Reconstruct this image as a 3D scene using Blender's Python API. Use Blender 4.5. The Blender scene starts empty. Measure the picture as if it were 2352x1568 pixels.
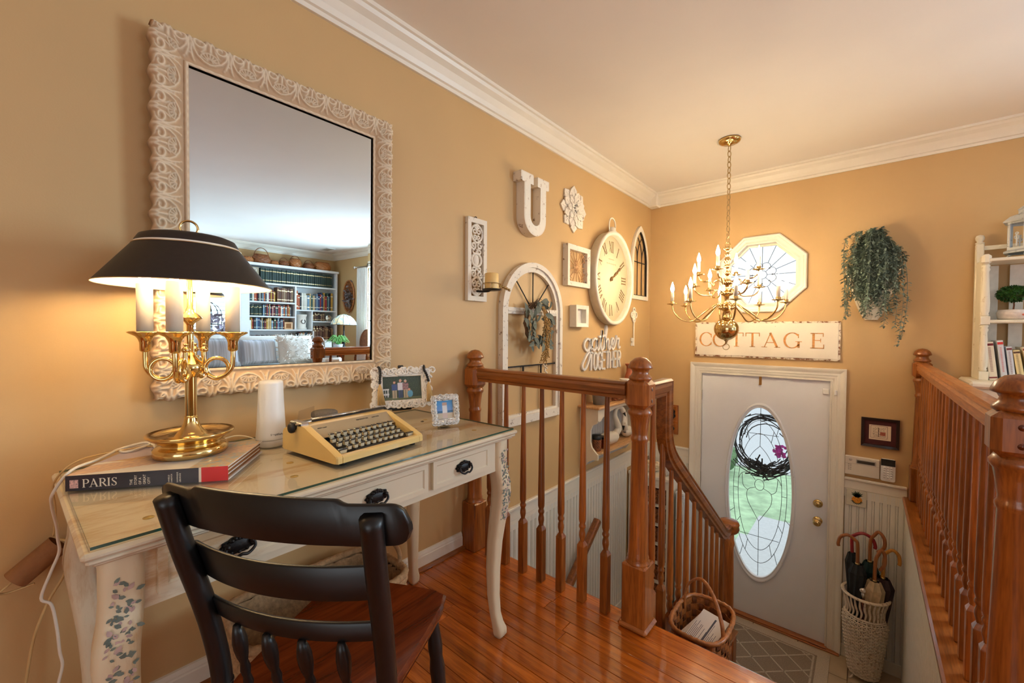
import bpy, bmesh, math, random
import numpy as np
from mathutils import Vector, Matrix
random.seed(7)
R = math.radians
SC = bpy.context.scene
COL = SC.collection
# ---------------------------------------------------------------- camera
cd = bpy.data.cameras.new('camera'); cam = bpy.data.objects.new('camera', cd); COL.objects.link(cam)
cd.sensor_width = 36.0; cd.lens = 949.505 / 2352 * 36; cd.clip_start = .02; cd.clip_end = 200
YAW, PIT, ROL = -0.709495702, -0.0226893712, 0.00595894791
fw = Vector((math.sin(YAW) * math.cos(PIT), math.cos(YAW) * math.cos(PIT), math.sin(PIT)))
r0 = Vector((math.cos(YAW), -math.sin(YAW), 0)); u0 = r0.cross(fw)
rr = r0 * math.cos(ROL) + u0 * math.sin(ROL); uu = u0 * math.cos(ROL) - r0 * math.sin(ROL)
CAM = Vector((1.6, 0, 1.135))
cam.matrix_world = Matrix(((rr.x, uu.x, -fw.x, CAM.x), (rr.y, uu.y, -fw.y, CAM.y), (rr.z, uu.z, -fw.z, CAM.z), (0, 0, 0, 1)))
SC.camera = cam
# ---------------------------------------------------------------- world, light, exposure
w = bpy.data.worlds.new('World'); SC.world = w; w.use_nodes = True
bg = w.node_tree.nodes['Background']; bg.inputs[0].default_value = (.86, .94, 1.0, 1); bg.inputs[1].default_value = 1.2
SC.view_settings.view_transform = 'Standard'; SC.view_settings.look = 'None'
SC.view_settings.exposure = 0.15; SC.view_settings.gamma = 1.0; SC.view_settings.use_curve_mapping = False
SC.cycles.use_denoising = True; SC.cycles.sample_clamp_indirect = 6.0; SC.cycles.caustics_reflective = False; SC.cycles.caustics_refractive = False
SC.cycles.max_bounces = 9; SC.cycles.diffuse_bounces = 5; SC.cycles.glossy_bounces = 5; SC.cycles.transparent_max_bounces = 16; SC.cycles.transmission_bounces = 6
def area(name, loc, aim, sx, sy, power, color):
    l = bpy.data.lights.new(name, 'AREA'); l.shape = 'RECTANGLE'; l.size = sx; l.size_y = sy; l.energy = power; l.color = color
    o = bpy.data.objects.new(name, l); COL.objects.link(o); o.location = loc
    o.rotation_euler = (Vector(aim) - Vector(loc)).to_track_quat('-Z', 'Y').to_euler(); return o
DAY = (.64, .83, 1.0)
area('daylight_front_window', (4.35, 4.02, 1.4), (4.35, 0, 1.4), 1.5, 1.3, 170, DAY)      # living-room window in the front wall
area('daylight_side_window', (6.75, 1.45, 1.4), (0, 1.45, 1.2), 1.5, 1.4, 55, DAY)          # window beside the bookcase
area('added_back_fill', (3.2, -3.25, 1.35), (3.2, 4, 1.35), 2.5, 1.7, 30, (.95, .97, 1.0))  # fill light added behind the camera, no such opening is known
# ---------------------------------------------------------------- helpers
WM = {}
def setp(o, parent, world=None):
    world = world or Matrix.Identity(4); WM[o.name] = world
    if parent is not None:
        o.parent = parent; o.matrix_parent_inverse = WM[parent.name].inverted()
def thing(name, label, cat, loc=(0, 0, 0), group=None, kind=None):
    o = bpy.data.objects.new(name, None); COL.objects.link(o); o.empty_display_size = .05
    o.location = loc; WM[o.name] = Matrix.Translation(loc)
    return tag(o, label, cat, group, kind)
def tag(o, label=None, cat=None, group=None, kind=None):
    if label: o['label'] = label
    if cat: o['category'] = cat
    if group: o['group'] = group
    if kind: o['kind'] = kind
    return o
def inst(name, me, loc=(0, 0, 0), parent=None, rot=(0, 0, 0), scale=(1, 1, 1)):
    o = bpy.data.objects.new(name, me); COL.objects.link(o)
    o.location = loc; o.rotation_euler = rot; o.scale = scale
    m = Matrix.LocRotScale(Vector(loc), __import__('mathutils').Euler(rot), Vector(scale)); setp(o, parent, m); return o
def fr(o, u, v, wv=None):          # frame: origin, u axis, v axis, w axis
    u = Vector(u).normalized(); v = Vector(v).normalized(); wv = Vector(wv).normalized() if wv else u.cross(v)
    return Matrix(((u.x, v.x, wv.x, o[0]), (u.y, v.y, wv.y, o[1]), (u.z, v.z, wv.z, o[2]), (0, 0, 0, 1)))
def FL(y, z, x=0.0): return fr((x, y, z), (0, 1, 0), (0, 0, 1), (1, 0, 0))      # on the left wall: u=+y v=+z w=out
def FD(x, z, y=3.907): return fr((x, y, z), (1, 0, 0), (0, 0, 1), (0, -1, 0))    # on the front wall: u=+x v=+z w=out
def FZ(x, y, z, a=0): return fr((x, y, z), (math.cos(a), math.sin(a), 0), (-math.sin(a), math.cos(a), 0), (0, 0, 1))
def cr(pts, n=8, closed=False):    # catmull-rom
    P = [Vector(p) for p in pts]; out = []; N = len(P)
    rng = range(N) if closed else range(N - 1)
    for i in rng:
        p0 = P[(i - 1) % N] if closed or i > 0 else P[0]; p1 = P[i]; p2 = P[(i + 1) % N]; p3 = P[(i + 2) % N] if closed or i + 2 < N else P[-1]
        for k in range(n):
            t = k / n
            out.append(.5 * ((2 * p1) + (p2 - p0) * t + (2 * p0 - 5 * p1 + 4 * p2 - p3) * t * t + (3 * p1 - p0 - 3 * p2 + p3) * t ** 3))
    if not closed: out.append(P[-1].copy())
    return out
class MB:
    def __init__(s, M=None): s.v = []; s.f = []; s.s = []; s.mi = []; s.c = []; s.M = M; s.m = 0; s.col = None
    def add(s, vs, fs, smooth=False):
        b = len(s.v)
        for p in vs:
            p = Vector(p)
            if s.M: p = s.M @ p
            s.v.append(p)
            if s.col: s.c.append(s.col)
        for f in fs: s.f.append([i + b for i in f]); s.s.append(smooth); s.mi.append(s.m)
        return s
    def box(s, a, b, bev=0.0):
        x0, y0, z0 = [min(a[i], b[i]) for i in range(3)]; x1, y1, z1 = [max(a[i], b[i]) for i in range(3)]
        if bev <= 0:
            vs = [(x0, y0, z0), (x1, y0, z0), (x1, y1, z0), (x0, y1, z0), (x0, y0, z1), (x1, y0, z1), (x1, y1, z1), (x0, y1, z1)]
            return s.add(vs, [(0, 3, 2, 1), (4, 5, 6, 7), (0, 1, 5, 4), (1, 2, 6, 5), (2, 3, 7, 6), (3, 0, 4, 7)])
        lo = (x0, y0, z0); hi = (x1, y1, z1); bev = min(bev, .49 * min(hi[i] - lo[i] for i in range(3)))
        vs = []; ix = {}
        for cx in (0, 1):
            for cy in (0, 1):
                for cz in (0, 1):
                    c = (cx, cy, cz)
                    for ax in range(3):      # vertex lying on face 'ax'
                        p = []
                        for k in range(3):
                            e = hi[k] if c[k] else lo[k]
                            p.append(e if k == ax else (e - bev if c[k] else e + bev))
                        ix[(c, ax)] = len(vs); vs.append(p)
        fs = []
        for ax in range(3):
            o1, o2 = [k for k in range(3) if k != ax]
            for sd in (0, 1):
                q = []
                for (p, r) in ((0, 0), (1, 0), (1, 1), (0, 1)):
                    c = [0, 0, 0]; c[ax] = sd; c[o1] = p; c[o2] = r; q.append(ix[(tuple(c), ax)])
                fs.append(q)
        for ax in range(3):                 # edges running along ax
            o1, o2 = [k for k in range(3) if k != ax]
            for p in (0, 1):
                for r in (0, 1):
                    c0 = [0, 0, 0]; c0[o1] = p; c0[o2] = r; c1 = list(c0); c1[ax] = 1
                    c0 = tuple(c0); c1 = tuple(c1)
                    fs.append([ix[(c0, o1)], ix[(c1, o1)], ix[(c1, o2)], ix[(c0, o2)]])
        for cx in (0, 1):
            for cy in (0, 1):
                for cz in (0, 1): fs.append([ix[((cx, cy, cz), k)] for k in range(3)])
        return s.add(vs, fs)
    def lathe(s, prof, c=(0, 0, 0), seg=24, sx=1, sy=1, ang=None, smooth=True, flute=None, cap=True):
        vs = []; fs = []; n = len(prof)
        a1 = ang or 2 * math.pi; full = ang is None; m = seg if full else seg + 1
        for r, z in prof:
            for k in range(m):
                a = a1 * k / seg; q = r * (1 + (flute[1] * (k % 2) if flute else 0))
                vs.append((c[0] + q * math.cos(a) * sx, c[1] + q * math.sin(a) * sy, c[2] + z))
        for i in range(n - 1):
            for k in range(seg):
                k2 = (k + 1) % m
                fs.append((i * m + k, i * m + k2, (i + 1) * m + k2, (i + 1) * m + k))
        if full and cap:
            if prof[0][0] > 1e-6: fs.append(tuple(range(m - 1, -1, -1)))
            if prof[-1][0] > 1e-6: fs.append(tuple((n - 1) * m + k for k in range(m)))
        return s.add(vs, fs, smooth)
    def tube(s, pts, r, seg=8, closed=False, caps=True, flat=1.0):
        P = [Vector(p) for p in pts]; n = len(P); rs = r if isinstance(r, (list, tuple)) else [r] * n
        T = []
        for i in range(n):
            a = P[(i - 1) % n] if closed or i else P[0]; b = P[(i + 1) % n] if closed or i < n - 1 else P[-1]
            t = (b - a); T.append(t.normalized() if t.length > 1e-9 else Vector((0, 0, 1)))
        up = Vector((0, 0, 1)) if abs(T[0].z) < .9 else Vector((1, 0, 0))
        N = (up - T[0] * up.dot(T[0])).normalized(); vs = []; fs = []
        for i in range(n):
            N = (N - T[i] * N.dot(T[i])); N = N.normalized() if N.length > 1e-6 else T[i].orthogonal().normalized()
            B = T[i].cross(N)
            for k in range(seg):
                a = 2 * math.pi * k / seg; vs.append(P[i] + (N * math.cos(a) + B * math.sin(a) * flat) * rs[i])
        for i in range(n if closed else n - 1):
            j = (i + 1) % n
            for k in range(seg): fs.append((i * seg + k, i * seg + (k + 1) % seg, j * seg + (k + 1) % seg, j * seg + k))
        if caps and not closed: fs += [tuple(range(seg - 1, -1, -1)), tuple((n - 1) * seg + k for k in range(seg))]
        return s.add(vs, fs, True)
    def cyl(s, a, b, r, r2=None, seg=16): return s.tube([a, b], [r, r if r2 is None else r2], seg)
    def sph(s, c, r, seg=12, rings=8, sc=(1, 1, 1)):
        vs = []; fs = []
        for i in range(rings + 1):
            th = math.pi * i / rings
            for k in range(seg):
                a = 2 * math.pi * k / seg
                vs.append((c[0] + r * sc[0] * math.sin(th) * math.cos(a), c[1] + r * sc[1] * math.sin(th) * math.sin(a), c[2] + r * sc[2] * math.cos(th)))
        for i in range(rings):
            for k in range(seg): fs.append((i * seg + k, (i + 1) * seg + k, (i + 1) * seg + (k + 1) % seg, i * seg + (k + 1) % seg))
        return s.add(vs, fs, True)
    def torus(s, c, Rm, r, axis='z', seg=28, ts=8, a0=0, a1=None):
        pts = []; full = a1 is None; n = seg
        for k in range(n if full else n + 1):
            a = a0 + ((2 * math.pi) if full else (a1 - a0)) * k / n; x, y = Rm * math.cos(a), Rm * math.sin(a)
            pts.append({'z': (c[0] + x, c[1] + y, c[2]), 'y': (c[0] + x, c[1], c[2] + y), 'x': (c[0], c[1] + x, c[2] + y)}[axis])
        return s.tube(pts, r, ts, closed=full)
    def prism(s, poly, h0, h1, smooth=False, back=True):       # polygon in u,v extruded along w
        n = len(poly); vs = [(p[0], p[1], h0) for p in poly] + [(p[0], p[1], h1) for p in poly]
        fs = [tuple(range(n, 2 * n))] + ([tuple(range(n - 1, -1, -1))] if back else []) + [(i, (i + 1) % n, n + (i + 1) % n, n + i) for i in range(n)]
        return s.add(vs, fs, smooth)
    def ring(s, outer, inner, h0, h1, inner_h=None, smooth=False):
        n = len(outer); ih = h1 if inner_h is None else inner_h
        vs = [(p[0], p[1], h0) for p in outer] + [(p[0], p[1], h1) for p in outer] + [(p[0], p[1], ih) for p in inner] + [(p[0], p[1], h0) for p in inner]
        fs = []
        for i in range(n):
            j = (i + 1) % n
            for a in range(4): b = (a + 1) % 4; fs.append((a * n + i, a * n + j, b * n + j, b * n + i))
        return s.add(vs, fs, smooth)
    def stroke(s, pts, wd, h0, h1, taper=None):              # thick polyline in u,v
        P = [Vector((p[0], p[1])) for p in pts]; n = len(P); ws = wd if isinstance(wd, (list, tuple)) else [wd] * n; L = []; Rr = []
        for i in range(n):
            t = (P[min(i + 1, n - 1)] - P[max(i - 1, 0)]); t = t.normalized() if t.length > 1e-9 else Vector((1, 0)); nn = Vector((-t.y, t.x))
            L.append(P[i] + nn * ws[i] / 2); Rr.append(P[i] - nn * ws[i] / 2)
        vs = []; fs = []
        for i in range(n): vs += [(L[i].x, L[i].y, h1), (Rr[i].x, Rr[i].y, h1), (L[i].x, L[i].y, h0), (Rr[i].x, Rr[i].y, h0)]
        for i in range(n - 1):
            a = i * 4; b = a + 4; fs += [(a, a + 1, b + 1, b), (a + 2, b + 2, b + 3, a + 3), (a, b, b + 2, a + 2), (a + 1, a + 3, b + 3, b + 1)]
        fs += [(0, 2, 3, 1), (n * 4 - 4, n * 4 - 3, n * 4 - 1, n * 4 - 2)]
        return s.add(vs, fs)
    def sweep(s, prof, path, closed=False, smooth=False, side=(1, 0, 0), caps=True):   # profile (a,b): a along side, b along path normal in plane
        P = [Vector(p) for p in path]; n = len(P); S = Vector(side).normalized(); vs = []; fs = []; m = len(prof)
        for i in range(n):
            d1 = (P[i] - P[i - 1]) if (i or closed) else (P[1] - P[0]); d2 = (P[(i + 1) % n] - P[i]) if (i < n - 1 or closed) else d1
            d1 = d1.normalized(); d2 = d2.normalized(); n1 = S.cross(d1).normalized(); n2 = S.cross(d2).normalized()
            nn = (n1 + n2); nn = nn.normalized(); k = 1 / max(.3, nn.dot(n1))
            for a, b in prof: vs.append(P[i] + S * a + nn * b * k)
        for i in range(n if closed else n - 1):
            j = (i + 1) % n
            for k in range(m): fs.append((i * m + k, i * m + (k + 1) % m, j * m + (k + 1) % m, j * m + k))
        if caps and not closed: fs += [tuple(range(m - 1, -1, -1)), tuple((n - 1) * m + k for k in range(m))]
        return s.add(vs, fs, smooth)
    def grid(s, P, smooth=True, wrap=False):                  # 2-D list of points
        a = len(P); b = len(P[0]); vs = [p for row in P for p in row]; fs = []
        for i in range(a - 1):
            for j in range(b if wrap else b - 1): fs.append((i * b + j, i * b + (j + 1) % b, (i + 1) * b + (j + 1) % b, (i + 1) * b + j))
        return s.add(vs, fs, smooth)
    def leaf(s, p, d, up, L, W, bend=.15):                    # one leaf, 6 verts
        d = Vector(d).normalized(); up = Vector(up); sd = d.cross(up); sd = sd.normalized() if sd.length > 1e-5 else d.orthogonal().normalized(); nn = sd.cross(d); p = Vector(p)
        vs = [p, p + d * L * .35 + sd * W / 2 + nn * L * bend * .6, p + d * L * .72 + sd * W * .4 + nn * L * bend * .5, p + d * L - nn * L * bend * .3, p + d * L * .72 - sd * W * .4 + nn * L * bend * .5, p + d * L * .35 - sd * W / 2 + nn * L * bend * .6, p + d * L * .5 + nn * L * bend * .1]
        return s.add(vs, [(0, 1, 6), (1, 2, 6), (2, 3, 6), (3, 4, 6), (4, 5, 6), (5, 0, 6)], True)
    def mesh(s, name, mats, fix=True):
        me = bpy.data.meshes.new(name); me.from_pydata([tuple(p) for p in s.v], [], s.f)
        mats = mats if isinstance(mats, (list, tuple)) else [mats]
        for m in mats: me.materials.append(m)
        me.polygons.foreach_set('use_smooth', s.s); me.polygons.foreach_set('material_index', s.mi)
        if s.c:
            at = me.color_attributes.new('Col', 'FLOAT_COLOR', 'POINT'); at.data.foreach_set('color', [q for c in s.c for q in (c[0], c[1], c[2], 1.0)])
        if fix:
            bm = bmesh.new(); bm.from_mesh(me); bmesh.ops.recalc_face_normals(bm, faces=bm.faces); bm.to_mesh(me); bm.free()
        me.update(); return me
    def build(s, name, mats, parent=None, fix=True):
        o = bpy.data.objects.new(name, s.mesh(name, mats, fix)); COL.objects.link(o); setp(o, parent); return o
def text_to(mb, txt, size, M, depth=.0004, align='LEFT', sx=1.0, bold=0):
    c = bpy.data.curves.new('t', 'FONT'); c.body = txt; c.size = size; c.align_x = align; c.resolution_u = 2; c.extrude = depth; c.offset = bold
    o = bpy.data.objects.new('t', c); me = bpy.data.meshes.new_from_object(o)
    old = mb.M; mb.M = M @ Matrix.Diagonal((sx, 1, 1, 1))
    mb.add([v.co for v in me.vertices], [tuple(p.vertices) for p in me.polygons]); mb.M = old
    bpy.data.objects.remove(o); bpy.data.meshes.remove(me); bpy.data.curves.remove(c)
def arcp(cx, cy, rx, ry, a0, a1, n=14): return [(cx + rx * math.cos(R(a0 + (a1 - a0) * k / n)), cy + ry * math.sin(R(a0 + (a1 - a0) * k / n))) for k in range(n + 1)]
# serif capitals: strokes in a unit-high cell -> (advance, [(points, widths)])
def _arc(cx, cy, rx, ry, a0, a1, tk, tn, n=18):
    pts = arcp(cx, cy, rx, ry, a0, a1, n); ws = []
    for k in range(n + 1):
        a = R(a0 + (a1 - a0) * k / n); ws.append(tn + (tk - tn) * abs(math.cos(a)) ** 1.3)
    return (pts, ws)
def serif(ch):
    K, N = .135, .05
    def V(x, y0=0, y1=1, w=K): return ([(x, y0), (x, y1)], w)
    def Hh(x0, x1, y, w=N): return ([(x0, y), (x1, y)], w)
    def ft(x, y): return Hh(x - .15, x + .15, y + (.02 if y < .5 else -.02), .04)
    if ch == 'C': return .86, [_arc(.44, .5, .38, .5, 40, 320, K, N), V(.745, .64, .9, .05), V(.745, .1, .3, .05)]
    if ch == 'G': return .92, [_arc(.44, .5, .38, .5, 40, 330, K, N), V(.745, .66, .92, .05), V(.76, .02, .42), Hh(.6, .92, .42, .045)]
    if ch == 'O': return .96, [_arc(.48, .5, .40, .5, 0, 360, K, N, 28)]
    if ch == 'T': return .84, [V(.42), ft(.42, 0), Hh(.03, .81, .972, .056), V(.05, .74, 1, .05), V(.79, .74, 1, .05)]
    if ch == 'A': return .92, [([(.12, 0), (.45, 1)], .055), ([(.42, 1), (.80, 0)], K), Hh(.24, .66, .33), ft(.12, 0), ft(.80, 0)]
    if ch == 'E': return .76, [V(.2), Hh(.05, .66, .972, .056), Hh(.05, .70, .028, .056), Hh(.2, .52, .52), V(.64, .76, 1, .045), V(.68, 0, .26, .045), V(.53, .40, .64, .04)]
    if ch == 'P': return .74, [V(.2), ft(.2, 0), Hh(.05, .42, .972, .05), Hh(.2, .42, .47, .05), _arc(.42, .72, .26, .25, -90, 90, K, N)]
    if ch == 'R': return .84, [V(.2), ft(.2, 0), Hh(.05, .42, .972, .05), Hh(.2, .42, .48, .05), _arc(.42, .725, .25, .245, -90, 90, K, N), ([(.42, .49), (.80, .0)], .125), Hh(.72, .88, .02, .04)]
    if ch == 'I': return .42, [V(.2), ft(.2, 0), ft(.2, 1)]
    if ch == 'S': return .66, [([(.54, .80), (.46, .94), (.30, .97), (.14, .88), (.12, .73), (.22, .60), (.40, .46), (.52, .34), (.52, .16), (.40, .04), (.24, .03), (.10, .18)], [.05, .05, .055, .09, .10, .12, .135, .12, .10, .055, .05, .05]), V(.55, .76, .98, .045), V(.09, .02, .26, .045)]
    return .4, []
def serif_text(mb, txt, x, y, h, h0, h1, sp=.06, sx=1.0):
    for ch in txt:
        adv, st = serif(ch)
        for pts, wd in st:
            ws = [q * h for q in wd] if isinstance(wd, list) else wd * h
            mb.stroke([(x + p[0] * h * sx, y + p[1] * h) for p in pts], ws, h0, h1)
        x += (adv + sp) * h * sx
    return x
# ---------------------------------------------------------------- materials
def C(r, g, b):
    f = lambda q: (q / 255 / 12.92) if q / 255 <= .04045 else ((q / 255 + .055) / 1.055) ** 2.4
    return (f(r), f(g), f(b))
MT = {}
def nmat(name):
    m = bpy.data.materials.new(name); m.use_nodes = True; MT[name] = m
    nt = m.node_tree; b = nt.nodes['Principled BSDF']; return m, nt, b
def mulc(c, k): return (min(1, c[0] * k), min(1, c[1] * k), min(1, c[2] * k), 1)
def pm(name, c, rough=.5, metal=0, var=.08, scale=25, bump=0, bscale=120, coat=0, spec=None, c2=None, sheen=0, stretch=(1, 1, 1), detail=3):
    m, nt, b = nmat(name); N = nt.nodes; L = nt.links
    tc = N.new('ShaderNodeTexCoord'); mp = N.new('ShaderNodeMapping'); mp.inputs['Scale'].default_value = stretch; L.new(tc.outputs['Object'], mp.inputs[0])
    nz = N.new('ShaderNodeTexNoise'); nz.inputs['Scale'].default_value = scale; nz.inputs['Detail'].default_value = detail; L.new(mp.outputs[0], nz.inputs['Vector'])
    rp = N.new('ShaderNodeValToRGB'); rp.color_ramp.elements[0].position = .3; rp.color_ramp.elements[1].position = .7
    rp.color_ramp.elements[0].color = mulc(c, 1 - var); rp.color_ramp.elements[1].color = mulc(c2 or c, 1 + (var if c2 is None else 0)); L.new(nz.outputs[0], rp.inputs[0]); L.new(rp.outputs[0], b.inputs['Base Color'])
    b.inputs['Roughness'].default_value = rough; b.inputs['Metallic'].default_value = metal; b.inputs['Coat Weight'].default_value = coat
    if spec is not None: b.inputs['Specular IOR Level'].default_value = spec
    if sheen: b.inputs['Sheen Weight'].default_value = sheen
    if bump:
        n2 = N.new('ShaderNodeTexNoise'); n2.inputs['Scale'].default_value = bscale; n2.inputs['Detail'].default_value = 4; L.new(mp.outputs[0], n2.inputs['Vector'])
        bp = N.new('ShaderNodeBump'); bp.inputs['Strength'].default_value = bump; bp.inputs['Distance'].default_value = .004; L.new(n2.outputs[0], bp.inputs['Height']); L.new(bp.outputs[0], b.inputs['Normal'])
    return m
def wood(name, dark, light, axis='Z', scale=1.0, rough=.35, coat=.3, var=.25, spec=.5):
    m, nt, b = nmat(name); N = nt.nodes; L = nt.links
    tc = N.new('ShaderNodeTexCoord'); oi = N.new('ShaderNodeObjectInfo'); vm = N.new('ShaderNodeVectorMath'); vm.operation = 'MULTIPLY_ADD'
    cb = N.new('ShaderNodeCombineXYZ'); mu = N.new('ShaderNodeMath'); mu.operation = 'MULTIPLY'; mu.inputs[1].default_value = 37.0; L.new(oi.outputs['Random'], mu.inputs[0])
    for k in range(3): L.new(mu.outputs[0], cb.inputs[k])
    ad = N.new('ShaderNodeVectorMath'); ad.operation = 'ADD'; L.new(tc.outputs['Object'], ad.inputs[0]); L.new(cb.outputs[0], ad.inputs[1])
    mp = N.new('ShaderNodeMapping'); st = {'X': (1, 14, 14), 'Y': (14, 1, 14), 'Z': (14, 14, 1)}[axis]; mp.inputs['Scale'].default_value = [q * scale for q in st]; L.new(ad.outputs[0], mp.inputs[0])
    n1 = N.new('ShaderNodeTexNoise'); n1.inputs['Scale'].default_value = 2.2; n1.inputs['Detail'].default_value = 5; n1.inputs['Distortion'].default_value = 1.2; L.new(mp.outputs[0], n1.inputs['Vector'])
    n2 = N.new('ShaderNodeTexNoise'); n2.inputs['Scale'].default_value = 14; n2.inputs['Detail'].default_value = 6; L.new(mp.outputs[0], n2.inputs['Vector'])
    rp = N.new('ShaderNodeValToRGB'); rp.color_ramp.elements[0].position = .30; rp.color_ramp.elements[1].position = .68
    rp.color_ramp.elements[0].color = (*dark, 1); rp.color_ramp.elements[1].color = (*light, 1); L.new(n1.outputs[0], rp.inputs[0])
    mx = N.new('ShaderNodeMix'); mx.data_type = 'RGBA'; mx.blend_type = 'MULTIPLY'; mx.inputs[0].default_value = .55
    r2 = N.new('ShaderNodeValToRGB'); r2.color_ramp.elements[0].position = .35; r2.color_ramp.elements[0].color = (.5, .44, .38, 1); r2.color_ramp.elements[1].position = .55; L.new(n2.outputs[0], r2.inputs[0])
    L.new(rp.outputs[0], mx.inputs[6]); L.new(r2.outputs[0], mx.inputs[7])
    hv = N.new('ShaderNodeHueSaturation'); mr = N.new('ShaderNodeMapRange'); mr.inputs[3].default_value = 1 - var; mr.inputs[4].default_value = 1 + var; L.new(oi.outputs['Random'], mr.inputs[0]); L.new(mr.outputs[0], hv.inputs['Value']); L.new(mx.outputs[2], hv.inputs['Color'])
    L.new(hv.outputs[0], b.inputs['Base Color']); b.inputs['Roughness'].default_value = rough; b.inputs['Coat Weight'].default_value = coat; b.inputs['Coat Roughness'].default_value = .05; b.inputs['Specular IOR Level'].default_value = spec
    bp = N.new('ShaderNodeBump'); bp.inputs['Strength'].default_value = .12; bp.inputs['Distance'].default_value = .002; L.new(n2.outputs[0], bp.inputs['Height']); L.new(bp.outputs[0], b.inputs['Normal'])
    return m
def distress(name, white, brown, amount=.35, scale=18, rough=.6, stretch=(1, 1, 1)):
    m, nt, b = nmat(name); N = nt.nodes; L = nt.links
    tc = N.new('ShaderNodeTexCoord'); mp = N.new('ShaderNodeMapping'); mp.inputs['Scale'].default_value = stretch; L.new(tc.outputs['Object'], mp.inputs[0])
    n1 = N.new('ShaderNodeTexNoise'); n1.inputs['Scale'].default_value = scale; n1.inputs['Detail'].default_value = 8; n1.inputs['Roughness'].default_value = .7; L.new(mp.outputs[0], n1.inputs['Vector'])
    rp = N.new('ShaderNodeValToRGB'); rp.color_ramp.elements[0].position = amount; rp.color_ramp.elements[1].position = amount + .09
    rp.color_ramp.elements[0].color = (*brown, 1); rp.color_ramp.elements[1].color = (*white, 1); L.new(n1.outputs[0], rp.inputs[0]); L.new(rp.outputs[0], b.inputs['Base Color'])
    b.inputs['Roughness'].default_value = rough
    bp = N.new('ShaderNodeBump'); bp.inputs['Strength'].default_value = .25; bp.inputs['Distance'].default_value = .003; L.new(n1.outputs[0], bp.inputs['Height']); L.new(bp.outputs[0], b.inputs['Normal'])
    return m
def vcol(name, rough=.5, coat=0, spec=.5, noise=.0):
    m, nt, b = nmat(name); a = nt.nodes.new('ShaderNodeVertexColor'); a.layer_name = 'Col'
    if noise:
        tc = nt.nodes.new('ShaderNodeTexCoord'); nz = nt.nodes.new('ShaderNodeTexNoise'); nz.inputs['Scale'].default_value = 90; nt.links.new(tc.outputs['Object'], nz.inputs['Vector'])
        mx = nt.nodes.new('ShaderNodeMix'); mx.data_type = 'RGBA'; mx.blend_type = 'OVERLAY'; mx.inputs[0].default_value = noise; nt.links.new(a.outputs[0], mx.inputs[6]); nt.links.new(nz.outputs[0], mx.inputs[7]); nt.links.new(mx.outputs[2], b.inputs['Base Color'])
    else: nt.links.new(a.outputs[0], b.inputs['Base Color'])
    b.inputs['Roughness'].default_value = rough; b.inputs['Coat Weight'].default_value = coat; b.inputs['Specular IOR Level'].default_value = spec; return m
def emit(name, c, s):
    m, nt, b = nmat(name); b.inputs['Base Color'].default_value = (*c, 1); b.inputs['Emission Color'].default_value = (*c, 1); b.inputs['Emission Strength'].default_value = s
    nz = nt.nodes.new('ShaderNodeTexNoise'); nz.inputs['Scale'].default_value = 3; mr = nt.nodes.new('ShaderNodeMapRange'); mr.inputs[3].default_value = s * .95; mr.inputs[4].default_value = s * 1.05; nt.links.new(nz.outputs[0], mr.inputs[0]); nt.links.new(mr.outputs[0], b.inputs['Emission Strength']); return m
def pane(name, tint=(1, 1, 1), gloss=.12, rough=.02, wav=0):
    m = bpy.data.materials.new(name); m.use_nodes = True; nt = m.node_tree; N = nt.nodes; N.clear(); L = nt.links; MT[name] = m
    o = N.new('ShaderNodeOutputMaterial'); mx = N.new('ShaderNodeMixShader'); t = N.new('ShaderNodeBsdfTransparent'); g = N.new('ShaderNodeBsdfGlossy'); fz = N.new('ShaderNodeFresnel'); fz.inputs[0].default_value = 1.5; ge = N.new('ShaderNodeNewGeometry'); iv = N.new('ShaderNodeMath'); iv.operation = 'SUBTRACT'; iv.inputs[0].default_value = 1.0; ml = N.new('ShaderNodeMath'); ml.operation = 'MULTIPLY'; L.new(ge.outputs['Backfacing'], iv.inputs[1]); L.new(iv.outputs[0], ml.inputs[0]); L.new(fz.outputs[0], ml.inputs[1])
    t.inputs[0].default_value = (*tint, 1); g.inputs['Roughness'].default_value = rough; L.new(ml.outputs[0], mx.inputs[0]); L.new(t.outputs[0], mx.inputs[1]); L.new(g.outputs[0], mx.inputs[2]); L.new(mx.outputs[0], o.inputs[0])
    nz = N.new('ShaderNodeTexNoise'); nz.inputs['Scale'].default_value = 30; bp = N.new('ShaderNodeBump'); bp.inputs['Strength'].default_value = wav; bp.inputs['Distance'].default_value = .002; L.new(nz.outputs[0], bp.inputs['Height']); L.new(bp.outputs[0], g.inputs['Normal']); return m
M_WALL = pm('wall_paint', C(204, 168, 116), .55, var=.015, scale=4, bump=.05, bscale=220)
M_CEIL = pm('ceiling_paint', C(240, 234, 226), .8, var=.012, scale=3, bump=.04, bscale=150)
M_TRIM = pm('trim_paint', C(236, 228, 212), .35, var=.015, scale=8, bump=.02)
M_BEAD = pm('beadboard_paint', C(232, 228, 218), .4, var=.02, scale=10, bump=.02)
M_DOOR = pm('door_paint', C(236, 235, 236), .38, var=.012, scale=5, bump=.03, bscale=60)
M_DARK = pm('dark_gap', (.02, .015, .012), .7)
OAK = (C(124, 66, 20), C(176, 102, 38))
M_OAKX = wood('oak_x', *OAK, 'X'); M_OAKY = wood('oak_y', *OAK, 'Y'); M_OAKZ = wood('oak_z', *OAK, 'Z')
M_OAKL = wood('oak_cap', C(156, 84, 34), C(196, 120, 56), 'Y')
M_PLANK = wood('floor_plank', C(150, 70, 14), C(208, 112, 32), 'X', .8, .20, .6, .2)
M_BRASS = pm('polished_brass', (.72, .51, .21), .13, 1, var=.05, scale=12)
M_BRASSD = pm('chain_brass', (.50, .36, .17), .28, 1, var=.15, scale=40)
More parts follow.
